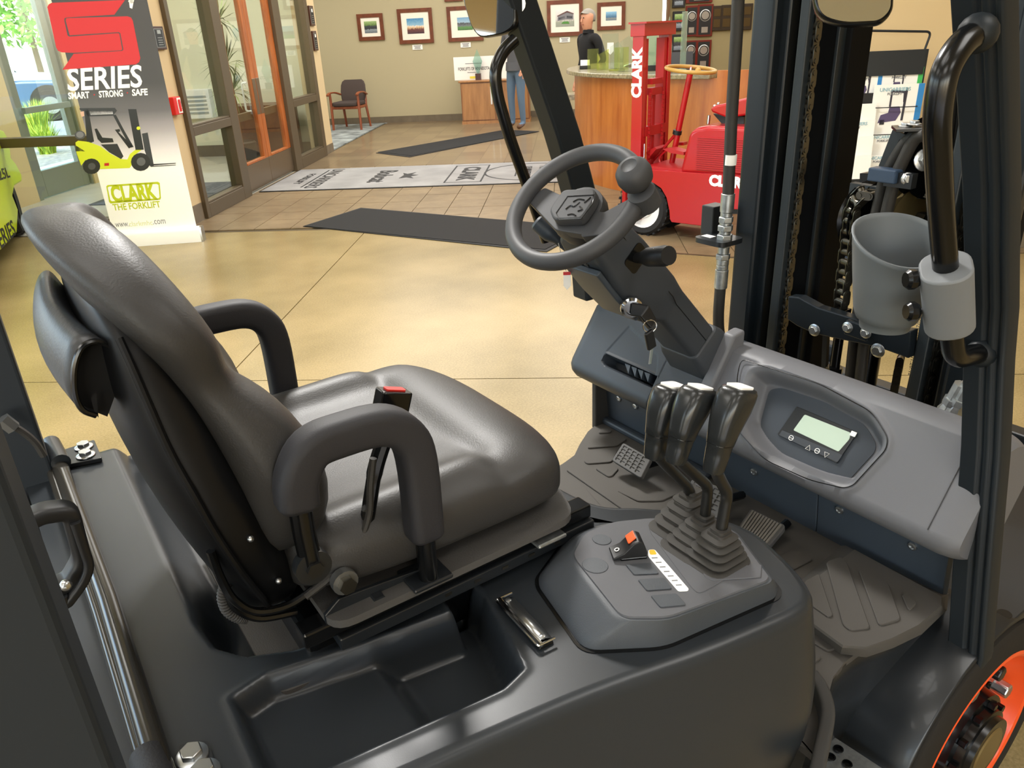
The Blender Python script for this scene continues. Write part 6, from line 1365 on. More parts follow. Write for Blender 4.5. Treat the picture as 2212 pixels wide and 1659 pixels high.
k1_ = U(1392, 672, y=.955); P('ignition_key', 'black plastic', lambda m_: m_.tube([kc_ + kx * .008, k1_, U(1408, 700, y=.95)], 1, sec=rrect(.012, .026, .004), up=(0, .3, 1)), col, sm=40, bevel=.002)
P('key_ring', 'chrome', lambda m_: m_.tube([U(1404, 700, y=.945) + Vector((math.cos(a) * .011, math.cos(a) * -.006, math.sin(a) * .012 - .004)) for a in [k * math.pi / 10 for k in range(20)]], .0011, 6, closed=True), col)
ka, kb_ = U(1401, 716, y=.945), U(1408, 752, y=.945); P('spare_key_head', 'black plastic', lambda m_: m_.tube([ka, ka.lerp(kb_, .15), kb_], 1, sec=rrect(.020, .008, .003), up=(0, 1, 0)), col, sm=40, bevel=.002); P('spare_key_blade', 'zinc', lambda m_: m_.tube([kb_, U(1404, 786, y=.945)], 1, sec=rrect(.007, .002, .0008), up=(0, 1, 0)), col, sm=0)
tg = U(1225, 600, y=1.1); P('paper_tag', 'white print', lambda m_: m_.prism([(-.007, -.016), (0, -.024), (.007, -.016), (.007, .012), (-.007, .012)], tg, (.8, -.6, 0), (0, 0, 1), .0008), col, sm=0); P('tag_stripe', 'red print', lambda m_: m_.prism([(-.007, .006), (.007, .006), (.007, .012), (-.007, .012)], tg + Vector((-.0012, -.0012, 0)), (.8, -.6, 0), (0, 0, 1), .0008), col, sm=0); P('tag_string', 'white print', lambda m_: m_.tube([U(1206, 525, y=1.1), U(1215, 560, y=1.1), U(1224, 590, y=1.1)], .0007, 5), col)
# ---- cowl and instrument panel
DK0, DK1 = Vector((1.205, 0, .890)), Vector((1.115, 0, .755))     # crest and lower lip of the sloping face
fd = (DK1 - DK0); FL = fd.length; fe = fd.normalized(); fn = Vector((-fe.z, 0, fe.x)); fn = fn if fn.z > 0 else -fn
def face(px, py, off=0.0):
    """where a picture position meets the sloping face: (distance below the crest, y)"""
    d = Vector(_ray(px, py)); o = DK0 + fn * off; t = (o - Vector(CW)).dot(fn) / d.dot(fn); q = Vector(CW) + d * t - DK0; return (q.dot(fe), q.y)
def fpt(s_, y, h=0.0): return Vector((DK0.x, y, DK0.z)) + fe * s_ + fn * h
def z5(X, Y): return (1560 + X / 3.072, 700 + Y / 3.072)
rec = [face(*z5(*p)) for p in ((190, 318), (290, 300), (640, 410), (990, 600), (1085, 760), (1075, 830), (865, 1060), (815, 1075), (600, 1022), (300, 890), (190, 770), (110, 620))]
rec = rloop(rec, .02, 5)
poc = rloop([face(1220 + X / 5.185, 640 + Y / 5.185) for X, Y in ((450, 640), (1030, 885), (1045, 960), (1000, 1020), (960, 1018), (440, 775), (405, 720))], .006, 4)
lid = rloop([face(1220 + X / 5.185, 640 + Y / 5.185) for X, Y in ((720, 325), (452, 622), (1030, 872), (1045, 660))], .004, 4)
prof_top = [(1.33, .80), (1.30, .868), (1.275, .888), (1.245, .896), (1.222, .896)]
prof_bot = [(1.110, .742), (1.112, .730), (1.122, .716), (1.15, .698), (1.20, .668), (1.24, .655)]
def cowlf(y0, y1, ny, feats, ends):
    def f(m_):
        ns = 60; rows = []
        ys = np.linspace(y0, y1, ny); ss = np.linspace(0, FL, ns); SS, YY = np.meshgrid(ss, ys)
        Hh = np.zeros(SS.shape)
        for pl, dep, wdt, rim in feats:
            sd = polysd(pl, SS, YY); Hh = Hh - dep * sst((-sd) / wdt) + rim * np.exp(-((sd - .008) / .006) ** 2)
        for i, y in enumerate(ys):
            k = 1.0; sh = 0.0
            for ye, sg, wd in ends:
                t = max(0.0, 1 - abs(y - ye) / wd); sh = max(sh, t)
            q = 1 - .10 * sh ** 2.2
            r_ = [Vector((x, y, z)) for x, z in prof_top] + [fpt(ss[j], y, float(Hh[i][j])) for j in range(ns)] + [Vector((x, y, z)) for x, z in prof_bot]
            c_ = Vector((1.24, y, .77)); rows.append([c_ + (p - c_) * q for p in r_])
        m_.grid(rows); n_ = len(rows[0])
        for rw in (rows[0], rows[-1]): m_.add(rw, [tuple(range(n_))])
    return f
cw = P('instrument_cowl', 'dash plastic', cowlf(.425, .985, 260, [(rec, .036, .022, .004)], [(.425, 1, .035)]), sm=50)
P('pocket_cowl', 'dash dark', cowlf(1.115, 1.405, 150, [(poc, .05, .006, .0), (lid, .0022, .002, 0)], [(1.405, 1, .03)]), cw, sm=50)
P('column_cowl', 'dash dark', cowlf(.98, 1.12, 20, [], []), cw, sm=50)
cf = shrink(rec, .80); cfy = [(s_ + .004, y) for s_, y in cf]
P('instrument_panel', 'dash dark', lambda m_: m_.loft([[fpt(s_, y, h) for s_, y in cfy] for h in (-.037, -.0345)]), cw, sm=0)
def fpoly(name, px, mt, h0, h1, par, r=.002):
    pl = rloop([face(*p, off=h0) for p in px], r, 3); return P(name, mt, lambda m_: m_.loft([[fpt(s_, y, h) for s_, y in pl] for h in (h0, h1)]), par, sm=0, bevel=.0006, seg=1)
dm = fpoly('display_module', [z5(*p) for p in ((372, 735), (500, 550), (902, 722), (765, 925))], 'lcd frame', -.0345, -.0305, cw)
fpoly('key_strip', [z5(*p) for p in ((378, 738), (398, 705), (800, 870), (765, 918))], 'column plastic', -.0305, -.0298, cw)
fpoly('screen', [z5(*p) for p in ((472, 705), (548, 600), (855, 722), (845, 765), (772, 848))], 'lcd', -.0305, -.0296, cw, .003)
fpoly('screen_tab', [z5(*p) for p in ((862, 708), (898, 722), (882, 752), (846, 738))], 'white print', -.0305, -.0285, cw, .001)
for X, Y, kind in ((458, 756, 'o'), (573, 820, 'u'), (631, 842, 'o'), (690, 868, 'd')):
    s_, y = face(*z5(X, Y), off=-.0298); r_ = .0052; c_ = fpt(s_, y, -.0295)
    if kind == 'o':
        P('key_symbol', 'white print', lambda m_: m_.lathe([(r_, 0), (r_, .0004), (r_ * .8, .0004), (r_ * .8, 0)], c_, fn, 20, cap=False), cw); P('key_symbol', 'white print', lambda m_: m_.bar(c_ - Vector((0, r_ * .8, 0)), c_ + Vector((0, r_ * .8, 0)), .0009, .0006), cw, sm=0)
    else:
        k = 1 if kind == 'u' else -1; T = [c_ - fe * (r_ * k), c_ + fe * (r_ * .8 * k) + Vector((0, r_ * .95, 0)), c_ + fe * (r_ * .8 * k) - Vector((0, r_ * .95, 0))]
        P('key_symbol', 'white print', lambda m_: m_.tube(T, .0006, 5, closed=True), cw)
rl = [fpt(s_, y, .0045) for s_, y in rloop([face(*z5(*p)) for p in ((110, 330), (135, 235), (290, 285), (650, 400), (1005, 590), (1105, 755), (1095, 835), (875, 1075), (815, 1092), (590, 1040), (290, 905), (90, 690))], .02, 5)]
P('bezel_seam', 'gloss black', lambda m_: m_.tube(rl, .0009, 6, closed=True), cw)
P('end_seam', 'gloss black', lambda m_: m_.tube([fpt(t * FL, .475, .0004) for t in (0, .2, .4, .6, .8, 1.0)], .0008, 6), cw)
hk = P('cowl_shoulder', 'dash plastic', lambda m_: m_.loft([[Vector((x, y, z)) for x, z in ((1.24, .86), (1.13, .78), (1.125, .795), (1.205, .925), (1.24, .93))] for y in (.965, .995)]), cw, sm=40, bevel=.006, seg=3)
for t in (0, 1, 2, 3): fpoly('pocket_rib', [(1372 + t * 14, 796 + t * 6), (1384 + t * 14, 800 + t * 6), (1380 + t * 14, 818 + t * 6)], 'panel blue', -.045, -.004, cw, .0005)

# ---- lower panels of the footwell
MZ = .56
KP0, KP1 = Vector((1.222, 0, MZ)), Vector((1.200, 0, .70)); kd = (KP1 - KP0); kn = Vector((-kd.z, 0, kd.x)).normalized()
def kq(px, py):
    d = Vector(_ray(px, py)); n_ = Vector((-kd.z, 0, kd.x)).normalized(); t = (KP0 - Vector(CW)).dot(n_) / d.dot(n_); return Vector(CW) + d * t
def kpanel(y0, y1, name='kick_panel'): return P(name, 'panel blue', lambda m_: m_.hexa([Vector((KP0.x, y0, KP0.z - .03)), Vector((KP0.x, y1, KP0.z - .03)), Vector((KP1.x, y1, KP1.z)), Vector((KP1.x, y0, KP1.z)), Vector((KP0.x + .02, y0, KP0.z - .03)), Vector((KP0.x + .02, y1, KP0.z - .03)), Vector((KP1.x + .02, y1, KP1.z)), Vector((KP1.x + .02, y0, KP1.z))]), sm=0, bevel=.002)
ys_ = kq(1765, 1150).y
kpanel(.47, ys_ - .001); kpanel(ys_ + .001, 1.17); kpanel(1.173, 1.40)
for px in ((1630, 1018), (1815, 1100), (1973, 1178), (1338, 860), (1374, 877)):
    c_ = kq(*px); nk = Vector((-kd.z, 0, kd.x)).normalized(); nk = nk if nk.x < 0 else -nk
    P('screw_recess', 'dash dark', lambda m_: m_.lathe([(.014, .0008), (.012, .0012), (.010, .0006)], c_, nk, 20, cap=False)); P('panel_screw', 'zinc', lambda m_: m_.lathe([(.0085, 0), (.008, .005), (.005, .006), (.0045, .004), (.001, .004)], c_, nk, 14))
P('side_cheek', 'mat edge', lambda m_: m_.box((1.195, 1.372, .64), (.05, .016, .18)), sm=0, bevel=.004)
P('floor_edge_strip', 'dash dark', lambda m_: m_.bar((1.205, 1.00, MZ + .008), (1.205, 1.375, MZ + .008), .022, .018), sm=0, bevel=.006)

# ---- floor mat with raised tread pads
lft = [tuple(U(*p, z=MZ))[:2] for p in ((1299, 907), (1270, 932), (1252, 960), (1241, 983), (1218, 1000))]; rgt = [tuple(U(*p, z=MZ))[:2] for p in ((2045, 1300), (1990, 1342), (1930, 1375), (1868, 1398), (1825, 1430), (1800, 1462), (1790, 1500), (1772, 1560), (1765, 1640))]
fm = [(1.222, rgt[0][1])] + rgt + [(.76, .40), (.76, .60), (.67, .72), (.61, .82), (.60, 1.20)] + lft[::-1] + [(1.222, 1.39)]
fmo = P('rubber_floor_mat', 'mat rubber', lambda m_: m_.loft([[(x, y, z) for x, y in fm] for z in (MZ - .012, MZ)]), sm=0, bevel=.004)
def pad(px, z=MZ, h=.004, par=None): pl = rloop([tuple(U(*p, z=z))[:2] for p in px], .008, 3); return P('tread_pad', 'mat rubber', lambda m_: m_.loft([[(x, y, q) for x, y in pl] for q in (z - .001, z + h)]), par or fmo, sm=0, bevel=.0012, seg=1)
def z7(X, Y): return (1600 + X / 2.967, 1100 + Y / 2.967)
def z8(X, Y): return (1180 + X / 5.529, 880 + Y / 5.529)
RZ = MZ + .03
rm_ = [tuple(U(*p, z=RZ))[:2] for p in ((1845, 1185), (2036, 1288), (2035, 1308), (1985, 1350), (1925, 1380), (1870, 1398), (1820, 1395), (1690, 1300))]
rm_b = [tuple(U(*p, z=MZ))[:2] for p in ((1820, 1172), (2050, 1280), (2046, 1316), (1992, 1368), (1930, 1398), (1872, 1418), (1815, 1412), (1665, 1305))]
fr_ = P('raised_mat', 'mat rubber', lambda m_: m_.loft([[(x, y, MZ - .002) for x, y in rm_b], [(x, y, RZ - .004) for x, y in rm_], [(x, y, RZ) for x, y in shrink(rm_, .985)]]), sm=30)
for pl in ([(545, 345), (640, 312), (680, 350), (825, 760), (815, 772), (700, 785), (655, 750)], [(755, 400), (790, 395), (945, 485), (1025, 715), (885, 755)], [(1030, 558), (1060, 550), (1130, 610), (1075, 660)], [(400, 475), (500, 420), (590, 690), (560, 700), (440, 615)]): pad([z7(*p) for p in pl], RZ, .004, fr_)
for pl in ([(200, 330), (330, 400), (465, 330), (350, 255)], [(440, 740), (645, 880), (560, 922), (440, 850)], [(438, 900), (525, 955), (450, 1010), (438, 1005)]): pad([z7(*p) for p in pl])
for pl in ([(620, 322), (765, 312), (788, 288), (720, 250), (640, 278)], [(485, 500), (850, 472), (970, 390), (800, 340), (560, 420)], [(450, 655), (490, 687), (780, 665), (860, 520), (470, 540)], [(580, 740), (740, 842), (790, 832), (870, 740), (720, 690)], [(100, 960), (230, 1040), (930, 1370), (720, 1410), (300, 1150)], [(230, 755), (400, 720), (640, 900), (1400, 1320), (1100, 1345), (1040, 1320)], [(840, 1010), (1010, 960), (1560, 1050), (1380, 1130), (1100, 1135)]): pad([z8(*p) for p in pl])
# side plate below the mat edge, fender over the wheel, step
rg3 = [U(*p, z=MZ - .006) for p in ((2045, 1302), (1990, 1344), (1930, 1377), (1868, 1400), (1825, 1432), (1800, 1464), (1790, 1502), (1772, 1562), (1765, 1642))]
rg3 = smooth(rg3, 5)
P('step_riser', 'black paint', lambda m_: m_.grid([[p + Vector((0, 0, dz)) for p in rg3] for dz in (0, -.04, -.10, -.22)]), sm=180, solid=.004)
P('sill_trim', 'mat edge', lambda m_: m_.tube(smooth([U(*p, z=MZ + .008) for p in ((1752, 1475), (1772, 1505), (1785, 1560), (1770, 1640), (1755, 1720))], 5), 1, sec=rrect(.02, .05, .006), up=(0, 0, 1)), sm=40)
WX, WZ, WY, TR = 1.250, .272, .362, .262
def fend(m_):
    rows = []
    for a in np.linspace(20, 168, 48):
        t = math.radians(a); k = sst((a - 50) / 15.0)
        prof_ = ((.374, TR + .004), (.378, TR + .007), (.42, TR + .007), (.47, TR + .006), (.52, TR + .004), (.60, TR + .002))
        rows.append([(WX + r_ * math.cos(t), y, WZ + r_ * math.sin(t)) for y, r_ in prof_])
    m_.grid(rows)
P('fender', 'black paint', fend, sm=180, solid=.004)
P('front_deck', 'black paint', lambda m_: m_.loft([[(x, y, z) for x, y in ((1.25, .376), (1.75, .376), (1.75, .62), (1.25, .62))] for z in (.531, .539)]), sm=0, bevel=.003)
for px in ((2170, 1326),): q = U(*px, z=.540); P('deck_hole', 'gloss black', lambda m_: m_.lathe([(.012, -.001), (.012, .0006)], q, (0, 0, 1), 16))
P('inner_plate', 'black paint', lambda m_: m_.loft([[(x, .60, z) for x, z in ((.85, .30), (1.0, .36), (1.75, .36), (1.75, .1), (.85, .1))], [(x, .61, z) for x, z in ((.85, .30), (1.0, .36), (1.75, .36), (1.75, .1), (.85, .1))]]), sm=0)
stp = P('step_plate', 'galvanised', lambda m_: m_.loft([[(x, y, z) for x, y in [tuple(U(*p, z=.375))[:2] for p in ((1762, 1566), (1905, 1659), (1960, 1720), (1700, 1760))]] for z in (.369, .375)]), sm=0)
for px in ((1777, 1612), (1811, 1620), (1794, 1637), (1830, 1652), (1770, 1655)):
    q = U(*px, z=.3755); P('step_hole', 'gloss black', lambda m_: m_.lathe([(.007, -.001), (.0085, .003), (.006, .0035)], q, (0, 0, 1), 14, cap=False), stp); P('step_hole_dark', 'gloss black', lambda m_: m_.lathe([(.0065, -.0005), (.0065, .0004)], q, (0, 0, 1), 14), stp)
# drive wheel
dw = sub_empty('drive_wheel', fk)
def WL(name, mt, prof, n=48, cap=True): return P(name, mt, lambda m_: m_.lathe(prof, (WX, WY, WZ), (0, 1, 0), n, cap=cap), dw)
WL('tyre', 'tyre smooth', [(.198, .004), (.206, .0), (.250, .003), (TR - .003, .008), (TR, .016), (TR, .070), (.24, .085), (.2, .085)], 72, cap=False)
WL('rim', 'orange paint', [(.199, .003), (.193, .001), (.186, .004), (.180, .030), (.165, .050), (.110, .055), (.108, .16)], 60, cap=False)
WL('hub', 'gloss black', [(.112, .05), (.100, .035), (.098, .012), (.078, .010), (.076, -.004), (.068, -.006), (.066, -.016), (.001, -.016)], 40, cap=False)
P('hub_cap', 'brass dull', lambda m_: m_.lathe([(.050, 0), (.046, .003), (.001, .003)], (WX, WY - .0155, WZ), (0, -1, 0), 32), dw)
for k in range(8):
    a = k * math.pi / 4 + .25; c_ = Vector((WX + .138 * math.cos(a), WY + .05, WZ + .138 * math.sin(a))); P('wheel_nut', 'rod black' if k % 2 else 'zinc', lambda m_: m_.cyl(c_, c_ - Vector((0, .035, 0)), .016, 6), dw, sm=30, bevel=.003); P('nut_washer', 'chrome', lambda m_: m_.cyl(c_, c_ - Vector((0, .008, 0)), .021, 18), dw)
for k in range(10):
    a = k * math.pi / 5; c_ = Vector((WX + .082 * math.cos(a), WY + .010, WZ + .082 * math.sin(a))); P('hub_bolt', 'gloss black', lambda m_: m_.cyl(c_, c_ - Vector((0, .012, 0)), .008, 6), dw, sm=30)

# ---- pedals
def pedal(name, corners, tread, par=None):
    c = [Vector(p) for p in corners]; n_ = (c[1] - c[0]).cross(c[3] - c[0]).normalized(); n_ = n_ if n_.z > 0 else -n_
    def bil(a, b): return c[0] * (1 - a) * (1 - b) + c[1] * a * (1 - b) + c[2] * a * b + c[3] * (1 - a) * b
    e = sub_empty(name, fk)
    lp2 = rloop([(.0, .0), (1, 0), (1, 1), (0, 1)], .09, 4)
    P('pedal_pad', 'pedal rubber', lambda m_: m_.loft([[bil(x, y) + n_ * h for x, y in lp2] for h in (-.012, 0)]), e, sm=30, bevel=.0015)
    if tread == 'grid':
        for i in range(5):
            for j in range(5):
                a, b = .08 + i * .17, .10 + j * .165; dz = .02 if False else 0
                for (x0, y0, x1, y1) in ((a, b, a + .12, b + .02), (a, b, a + .02, b + .12)):
                    P('tread_bar', 'gloss black', lambda m_: m_.loft([[bil(x, y) + n_ * h for x, y in ((x0, y0), (x1, y0), (x1, y1), (x0, y1))] for h in (-.0005, .0012)]), e, sm=0)
    else:
        for i in range(11):
            a = .07 + i * .08; P('tread_rib', 'pedal rib', lambda m_: m_.loft([[bil(x, y) + n_ * h for x, y in ((a, .05), (a + .05, .05), (a + .05, .95), (a, .95))] for h in (-.0005, .0025)]), e, sm=0)
    b0 = bil(.5, .7) - n_ * .012; P('pedal_arm', 'gloss black', lambda m_: m_.tube([b0, b0 - n_ * .02 + Vector((.03, 0, 0)), Vector((1.19, b0.y, max(b0.z - .03, MZ + .01)))], .009, 8), e)
mat('pedal rubber', '#4b4a49', .65, bump=.15, bscale=500, bdist=.0005); mat('pedal rib', '#6a6660', .6)
pedal('inching_pedal', [U(1346, 956, x=1.085), U(1406, 990, x=1.085), U(1384, 1033, x=1.045), U(1321, 994, x=1.045)], 'grid')
pedal('brake_pedal', [U(1500, 1030, x=1.085), U(1580, 1062, x=1.085), U(1548, 1122, x=1.045), U(1462, 1075, x=1.045)], 'grid')
pedal('accelerator_pedal', [U(1622, 1098, x=1.14), U(1698, 1135, x=1.14), U(1640, 1205, x=1.05), U(1580, 1160, x=1.05)], 'rib')

# ---- front guard posts with grab bars and mirrors
pst = [(1.165, .425, .50), (1.165, .425, .53), (1.162, .45, .715), (1.162, .475, .897), (1.159, .50, 1.048), (1.143, .505, 1.13), (1.112, .509, 1.215), (1.078, .512, 1.307), (.98, .52, 1.53), (.86, .53, 1.80), (.75, .54, 2.05)]
gsec = [(0, 0), (.026, 0), (.028, .004), (.033, .004), (.035, -.001), (.042, -.001), (.045, .003), (.049, .003), (.052, -.002), (.058, 0), (.060, .006), (.060, .034), (.004, .036), (0, .032)]
def gp(m_, sd, k0=0):
    rings = []
    for x, y, z in pst[k0:]:
        if sd == 0: rings.append([(x + b, y - a, z) for a, b in gsec])
        else:
            if z < 1.04: x, y = 1.159 + (1.048 - z) * .075, .50
            rings.append([(x + b, 2 * YC - y + a, z) for a, b in ((0, 0), (.055, 0), (.055, .068), (0, .068))])
    m_.loft(rings)
P('front_post', mat('post black', '#1c2125', .45, spec=.3), lambda m_: gp(m_, 0), sm=40, bevel=.002); P('front_post', 'post black', lambda m_: gp(m_, 1, 3), sm=30, bevel=.006, seg=3)
hr = [U(*p, y=.475) for p in ((2112, 72), (2078, 92), (2040, 150), (2023, 250), (2030, 420), (2042, 570), (2052, 700), (2062, 775), (2120, 762))]
gb = P('grab_bar', 'gloss black', lambda m_: m_.tube(arcs(hr, [.02, .03, .05, .05, .05, .03, .025], 6), .0155, 18), sm=60)
for c_ in (hr[0], hr[-1]): P('weld_collar', 'post black', lambda m_: m_.sphere(c_, .022, 12, 8), gb)
hl = [U(*p, y=1.385) for p in ((1112, 86), (1088, 108), (1068, 150), (1074, 205), (1100, 295), (1144, 415), (1180, 520))]
P('grab_bar', 'gloss black', lambda m_: m_.tube(arcs(hl, [.03, .06, .06, .05, .03], 6), .0125, 16), sm=60)
def mirror(px, y, nrm, arm_to):
    c_ = [U(*p, y=y) for p in px]; cc = sum(c_, Vector((0, 0, 0))) / len(c_); n_ = Vector(nrm).normalized(); a1 = Vector((0, 0, 1)).cross(n_).normalized(); a2 = n_.cross(a1)
    def onp(p): d = Vector(_ray(*p)); return Vector(CW) + d * ((cc - Vector(CW)).dot(n_) / d.dot(n_))
    pl = rloop([((onp(p) - cc).dot(a1), (onp(p) - cc).dot(a2)) for p in px], .022, 6)
    e = sub_empty('side_mirror', fk)
    P('housing', 'gloss black', lambda m_: m_.loft([[cc + a1 * x * f_ + a2 * yy * f_ - n_ * h for (x, yy) in pl] for f_, h in ((1.0, -.004), (1.06, .0), (1.06, .012), (.85, .03))]), e, sm=50, bevel=.002)
    P('mirror_glass', 'mirror', lambda m_: m_.loft([[cc + a1 * x * .97 + a2 * yy * .97 + n_ * h for x, yy in pl] for h in (.0042, .0052)]), e, sm=0)
    P('mirror_arm', 'black paint', lambda m_: m_.tube([cc - n_ * .02, Vector(arm_to)], .008, 10), e)
    return cc
mirror(((1000, -10), (1112, -60), (1114, 55), (1090, 72), (1040, 80), (1022, 60)), 1.43, (-.90, -.42, .09), (1.0, 1.41, 1.60))
P('mirror_clamp', 'zinc', lambda m_: m_.cyl(U(1116, 8, y=1.40), U(1116, 8, y=1.385), .018, 14))
mirror(((1752, -60), (1928, -60), (1924, 25), (1900, 48), (1820, 52), (1768, 35)), .62, (-.80, -.62, .30), (.95, .54, 1.62))
# cup holder on the right grab bar
cpx = U(1935, 560, y=.585)
def cupf(m_):
    rings = []; n = 40; cx0, cy0 = cpx.x, cpx.y; zb, zt = cpx.z - .105, cpx.z + .055
    for t, r_, dz in ((0, .030, 0), (.0, .034, 0), (.10, .036, 0), (.12, .042, 0), (.2, .046, 0), (.6, .055, 0), (.95, .062, 1), (1.0, .064, 1)):
        rg = []
        for k in range(n):
            a = 2 * math.pi * k / n; cut = .5 + .5 * math.cos(a - math.radians(-45)); top = zt - .05 * (math.cos(a - math.radians(-125)) * .5 + .5) ** 1.2
            z = zb + (zt - zb) * t if not dz else zb + (top - zb) * t
            z = min(z, zb + (top - zb) * t)
            rg.append((cx0 + r_ * math.cos(a), cy0 + r_ * math.sin(a), z))
        rings.append(rg)
    m_.loft(rings, cap=False); m_.add(rings[0], [tuple(range(n))])
cup = P('cup_holder', 'cup grey', cupf, sm=60, solid=.004)
ck = U(2045, 640, y=.475); ck2 = [U(*p, y=.475) for p in ((2043, 575), (2050, 700))]
P('clamp_block', 'clamp grey', lambda m_: m_.tube([ck2[0], ck2[1]], 1, sec=[(x * .95, y) for x, y in rrect(.075, .062, .028, 6)], up=(-.6, .8, 0)), cup, sm=40, bevel=.003)
for py in (603, 672):
    c_ = U(1985, py, y=.50); P('clamp_knob', 'gloss black', lambda m_: m_.lathe([(.004, 0), (.011, .002), (.0135, .006), (.0135, .014), (.010, .018), (.001, .018)], c_, (-.75, .5, 0), 10), cup, sm=30); P('knob_screw', 'zinc', lambda m_: m_.cyl(c_, c_ + Vector((.03, -.02, 0)), .004, 8), cup)
# ---- mast, chains and hoses
mast = sub_empty('mast', fk)
def M(name, mt, f, **k): return P(name, mt, f, mast, **k)
mat('mast blue black', '#12181d', .35, spec=.4); mat('mast grey', '#20262a', .45, bump=.2, bscale=400, bdist=.0006)
def band(name, x0, x1, xa, xb, mt, mir=True, bev=.004):
    """vertical member between two picture columns measured at height 400 of the picture, on the plane x = xa, as deep as xb"""
    y0, y1 = U(x1, 400, x=xa).y, U(x0, 400, x=xa).y
    M(name, mt, lambda m_: m_.box(((xa + xb) / 2, (y0 + y1) / 2, 1.15), (xb - xa, y1 - y0, 2.2)), sm=0, bevel=bev, seg=3)
    if mir: M(name, mt, lambda m_: m_.box(((xa + xb) / 2, 2 * YC - (y0 + y1) / 2, 1.15), (xb - xa, y1 - y0, 2.2)), sm=0, bevel=bev, seg=3)
band('outer_rail_flange', 1594, 1642, 1.55, 1.585, 'mast blue black', bev=.010); band('outer_rail_web', 1640, 1652, 1.57, 1.72, 'matt black'); band('middle_rail_flange', 1651, 1672, 1.575, 1.61, 'mast blue black', bev=.006); band('middle_rail_web', 1672, 1690, 1.62, 1.74, 'matt black')
band('hose_guide_bar', 1689, 1709, 1.565, 1.60, 'mast grey'); band('inner_rail_web', 1708, 1768, 1.66, 1.70, 'matt black'); band('inner_rail_flange', 1766, 1773, 1.655, 1.70, 'mast grey', bev=.002); band('inner_rail', 1773, 1798, 1.68, 1.76, 'matt black')
# roller chain of the left rail and its twin
def link_mesh(sc, wide):
    m_ = MB()
    for s_ in (-1, 1):
        pts = [(sc * (-.5) + sc * .42 * math.cos(a), sc * .42 * math.sin(a)) for a in [math.pi / 2 + k * math.pi / 6 for k in range(7)]] + [(sc * .5 + sc * .42 * math.cos(a), sc * .42 * math.sin(a)) for a in [-math.pi / 2 + k * math.pi / 6 for k in range(7)]]
        y = s_ * wide / 2; m_.loft([[(yy, y - .0012, x) for x, yy in pts], [(yy, y + .0012, x) for x, yy in pts]])
    for e in (-.5, .5): m_.cyl((0, -wide / 2 - .003, e * sc), (0, wide / 2 + .003, e * sc), sc * .24, 10); m_.cyl((0, -wide / 2 * .8, e * sc), (0, wide / 2 * .8, e * sc), sc * .36, 10)
    return m_
def chain(name, path, pitch, wide, wdir, mt='chain steel'):
    """single links, alternately wide and narrow, laid along a path"""
    e = sub_empty(name, fk); L = 0; pts = resample([Vector(p) for p in path], max(3, int(sum((Vector(b) - Vector(a)).length for a, b in zip(path, path[1:])) / pitch) + 1))
    protos = {}
    for i, (a, b) in enumerate(zip(pts, pts[1:])):
        k = i % 2
        if k not in protos:
            o = link_mesh(pitch, wide if k else wide * .72).build('chain_link', mt, e, sm=40); protos[k] = o.data
        else:
            o = bpy.data.objects.new('chain_link', protos[k]); COL.objects.link(o); setpar(o, e)
        z = (b - a).normalized(); y = Vector(wdir); y = (y - z * y.dot(z)).normalized(); x = y.cross(z); c = (a + b) / 2
        o.matrix_basis = Matrix(((x.x, y.x, z.x, c.x), (x.y, y.y, z.y, c.y), (x.z, y.z, z.z, c.z), (0, 0, 0, 1)))
    return e
cy0 = U(1722, 400, x=1.59).y
chain('lift_chain', [(1.59, cy0, .55), (1.59, cy0, 1.62)], .0235, .022, (0, 1, 0))
# wide leaf chain over the pulley beside the cup holder
XP = 1.60
lc = smooth([U(*p, x=XP) for p in ((1815, 672), (1822, 610), (1830, 540), (1838, 470), (1850, 432), (1868, 418), (1885, 422))], 6)
chain('leaf_chain', lc, .022, .034, (.35, 1, 0))
chain('leaf_chain', [U(*p, x=1.66) for p in ((1932, 445), (1950, 428), (1975, 420), (2000, 414))], .022, .03, (.2, .3, 1))
chain('leaf_chain', smooth([U(*p, x=1.60) for p in ((2078, 392), (2070, 470), (2055, 560), (2030, 690), (2005, 800), (1985, 890))]), .022, .034, (.35, 1, 0))
chain('leaf_chain', [U(*p, x=1.66) for p in ((1945, 775), (1925, 880))], .020, .03, (.9, .4, 0))
q = U(1818, 688, x=XP); M('chain_anchor', 'gloss black', lambda m_: (m_.box((q.x, q.y - .008, q.z), (.03, .012, .05)), m_.box((q.x, q.y + .008, q.z), (.03, .012, .05))), sm=0, bevel=.002); M('anchor_pin', 'zinc', lambda m_: m_.cyl(q + Vector((0, -.03, .0)), q + Vector((0, .025, 0)), .005, 8)); M('anchor_rod', 'gloss black', lambda m_: m_.cyl(q + Vector((.0, 0, -.03)), q + Vector((0, 0, -.20)), .012, 12)); M('anchor_nut', 'gloss black', lambda m_: m_.cyl(q + Vector((.0, 0, -.125)), q + Vector((0, 0, -.15)), .02, 8))
# pulleys
for px, r_, mt_ in (((1885, 470), .085, 'gloss black'), ((1972, 470), .075, 'brass dull'), ((2010, 340), .085, 'gloss black')):
    c_ = U(*px, x=1.67); M('pulley', mt_, lambda m_: m_.lathe([(.02, -.018), (r_, -.016), (r_ * .86, -.008), (r_ * .86, .008), (r_, .016), (.02, .018)], c_, (.3, 1, 0), 32)); M('pulley_axle', 'chrome' if px[0] > 2000 else 'rod black', lambda m_: m_.cyl(c_ - Vector((.012, .04, 0)), c_ + Vector((.012, .04, 0)), .018, 6))
c_ = U(1998, 345, x=1.60); hexbolt(c_, (-.5, -.85, .1), .016, .014, par=mast, nm='pulley_bolt')
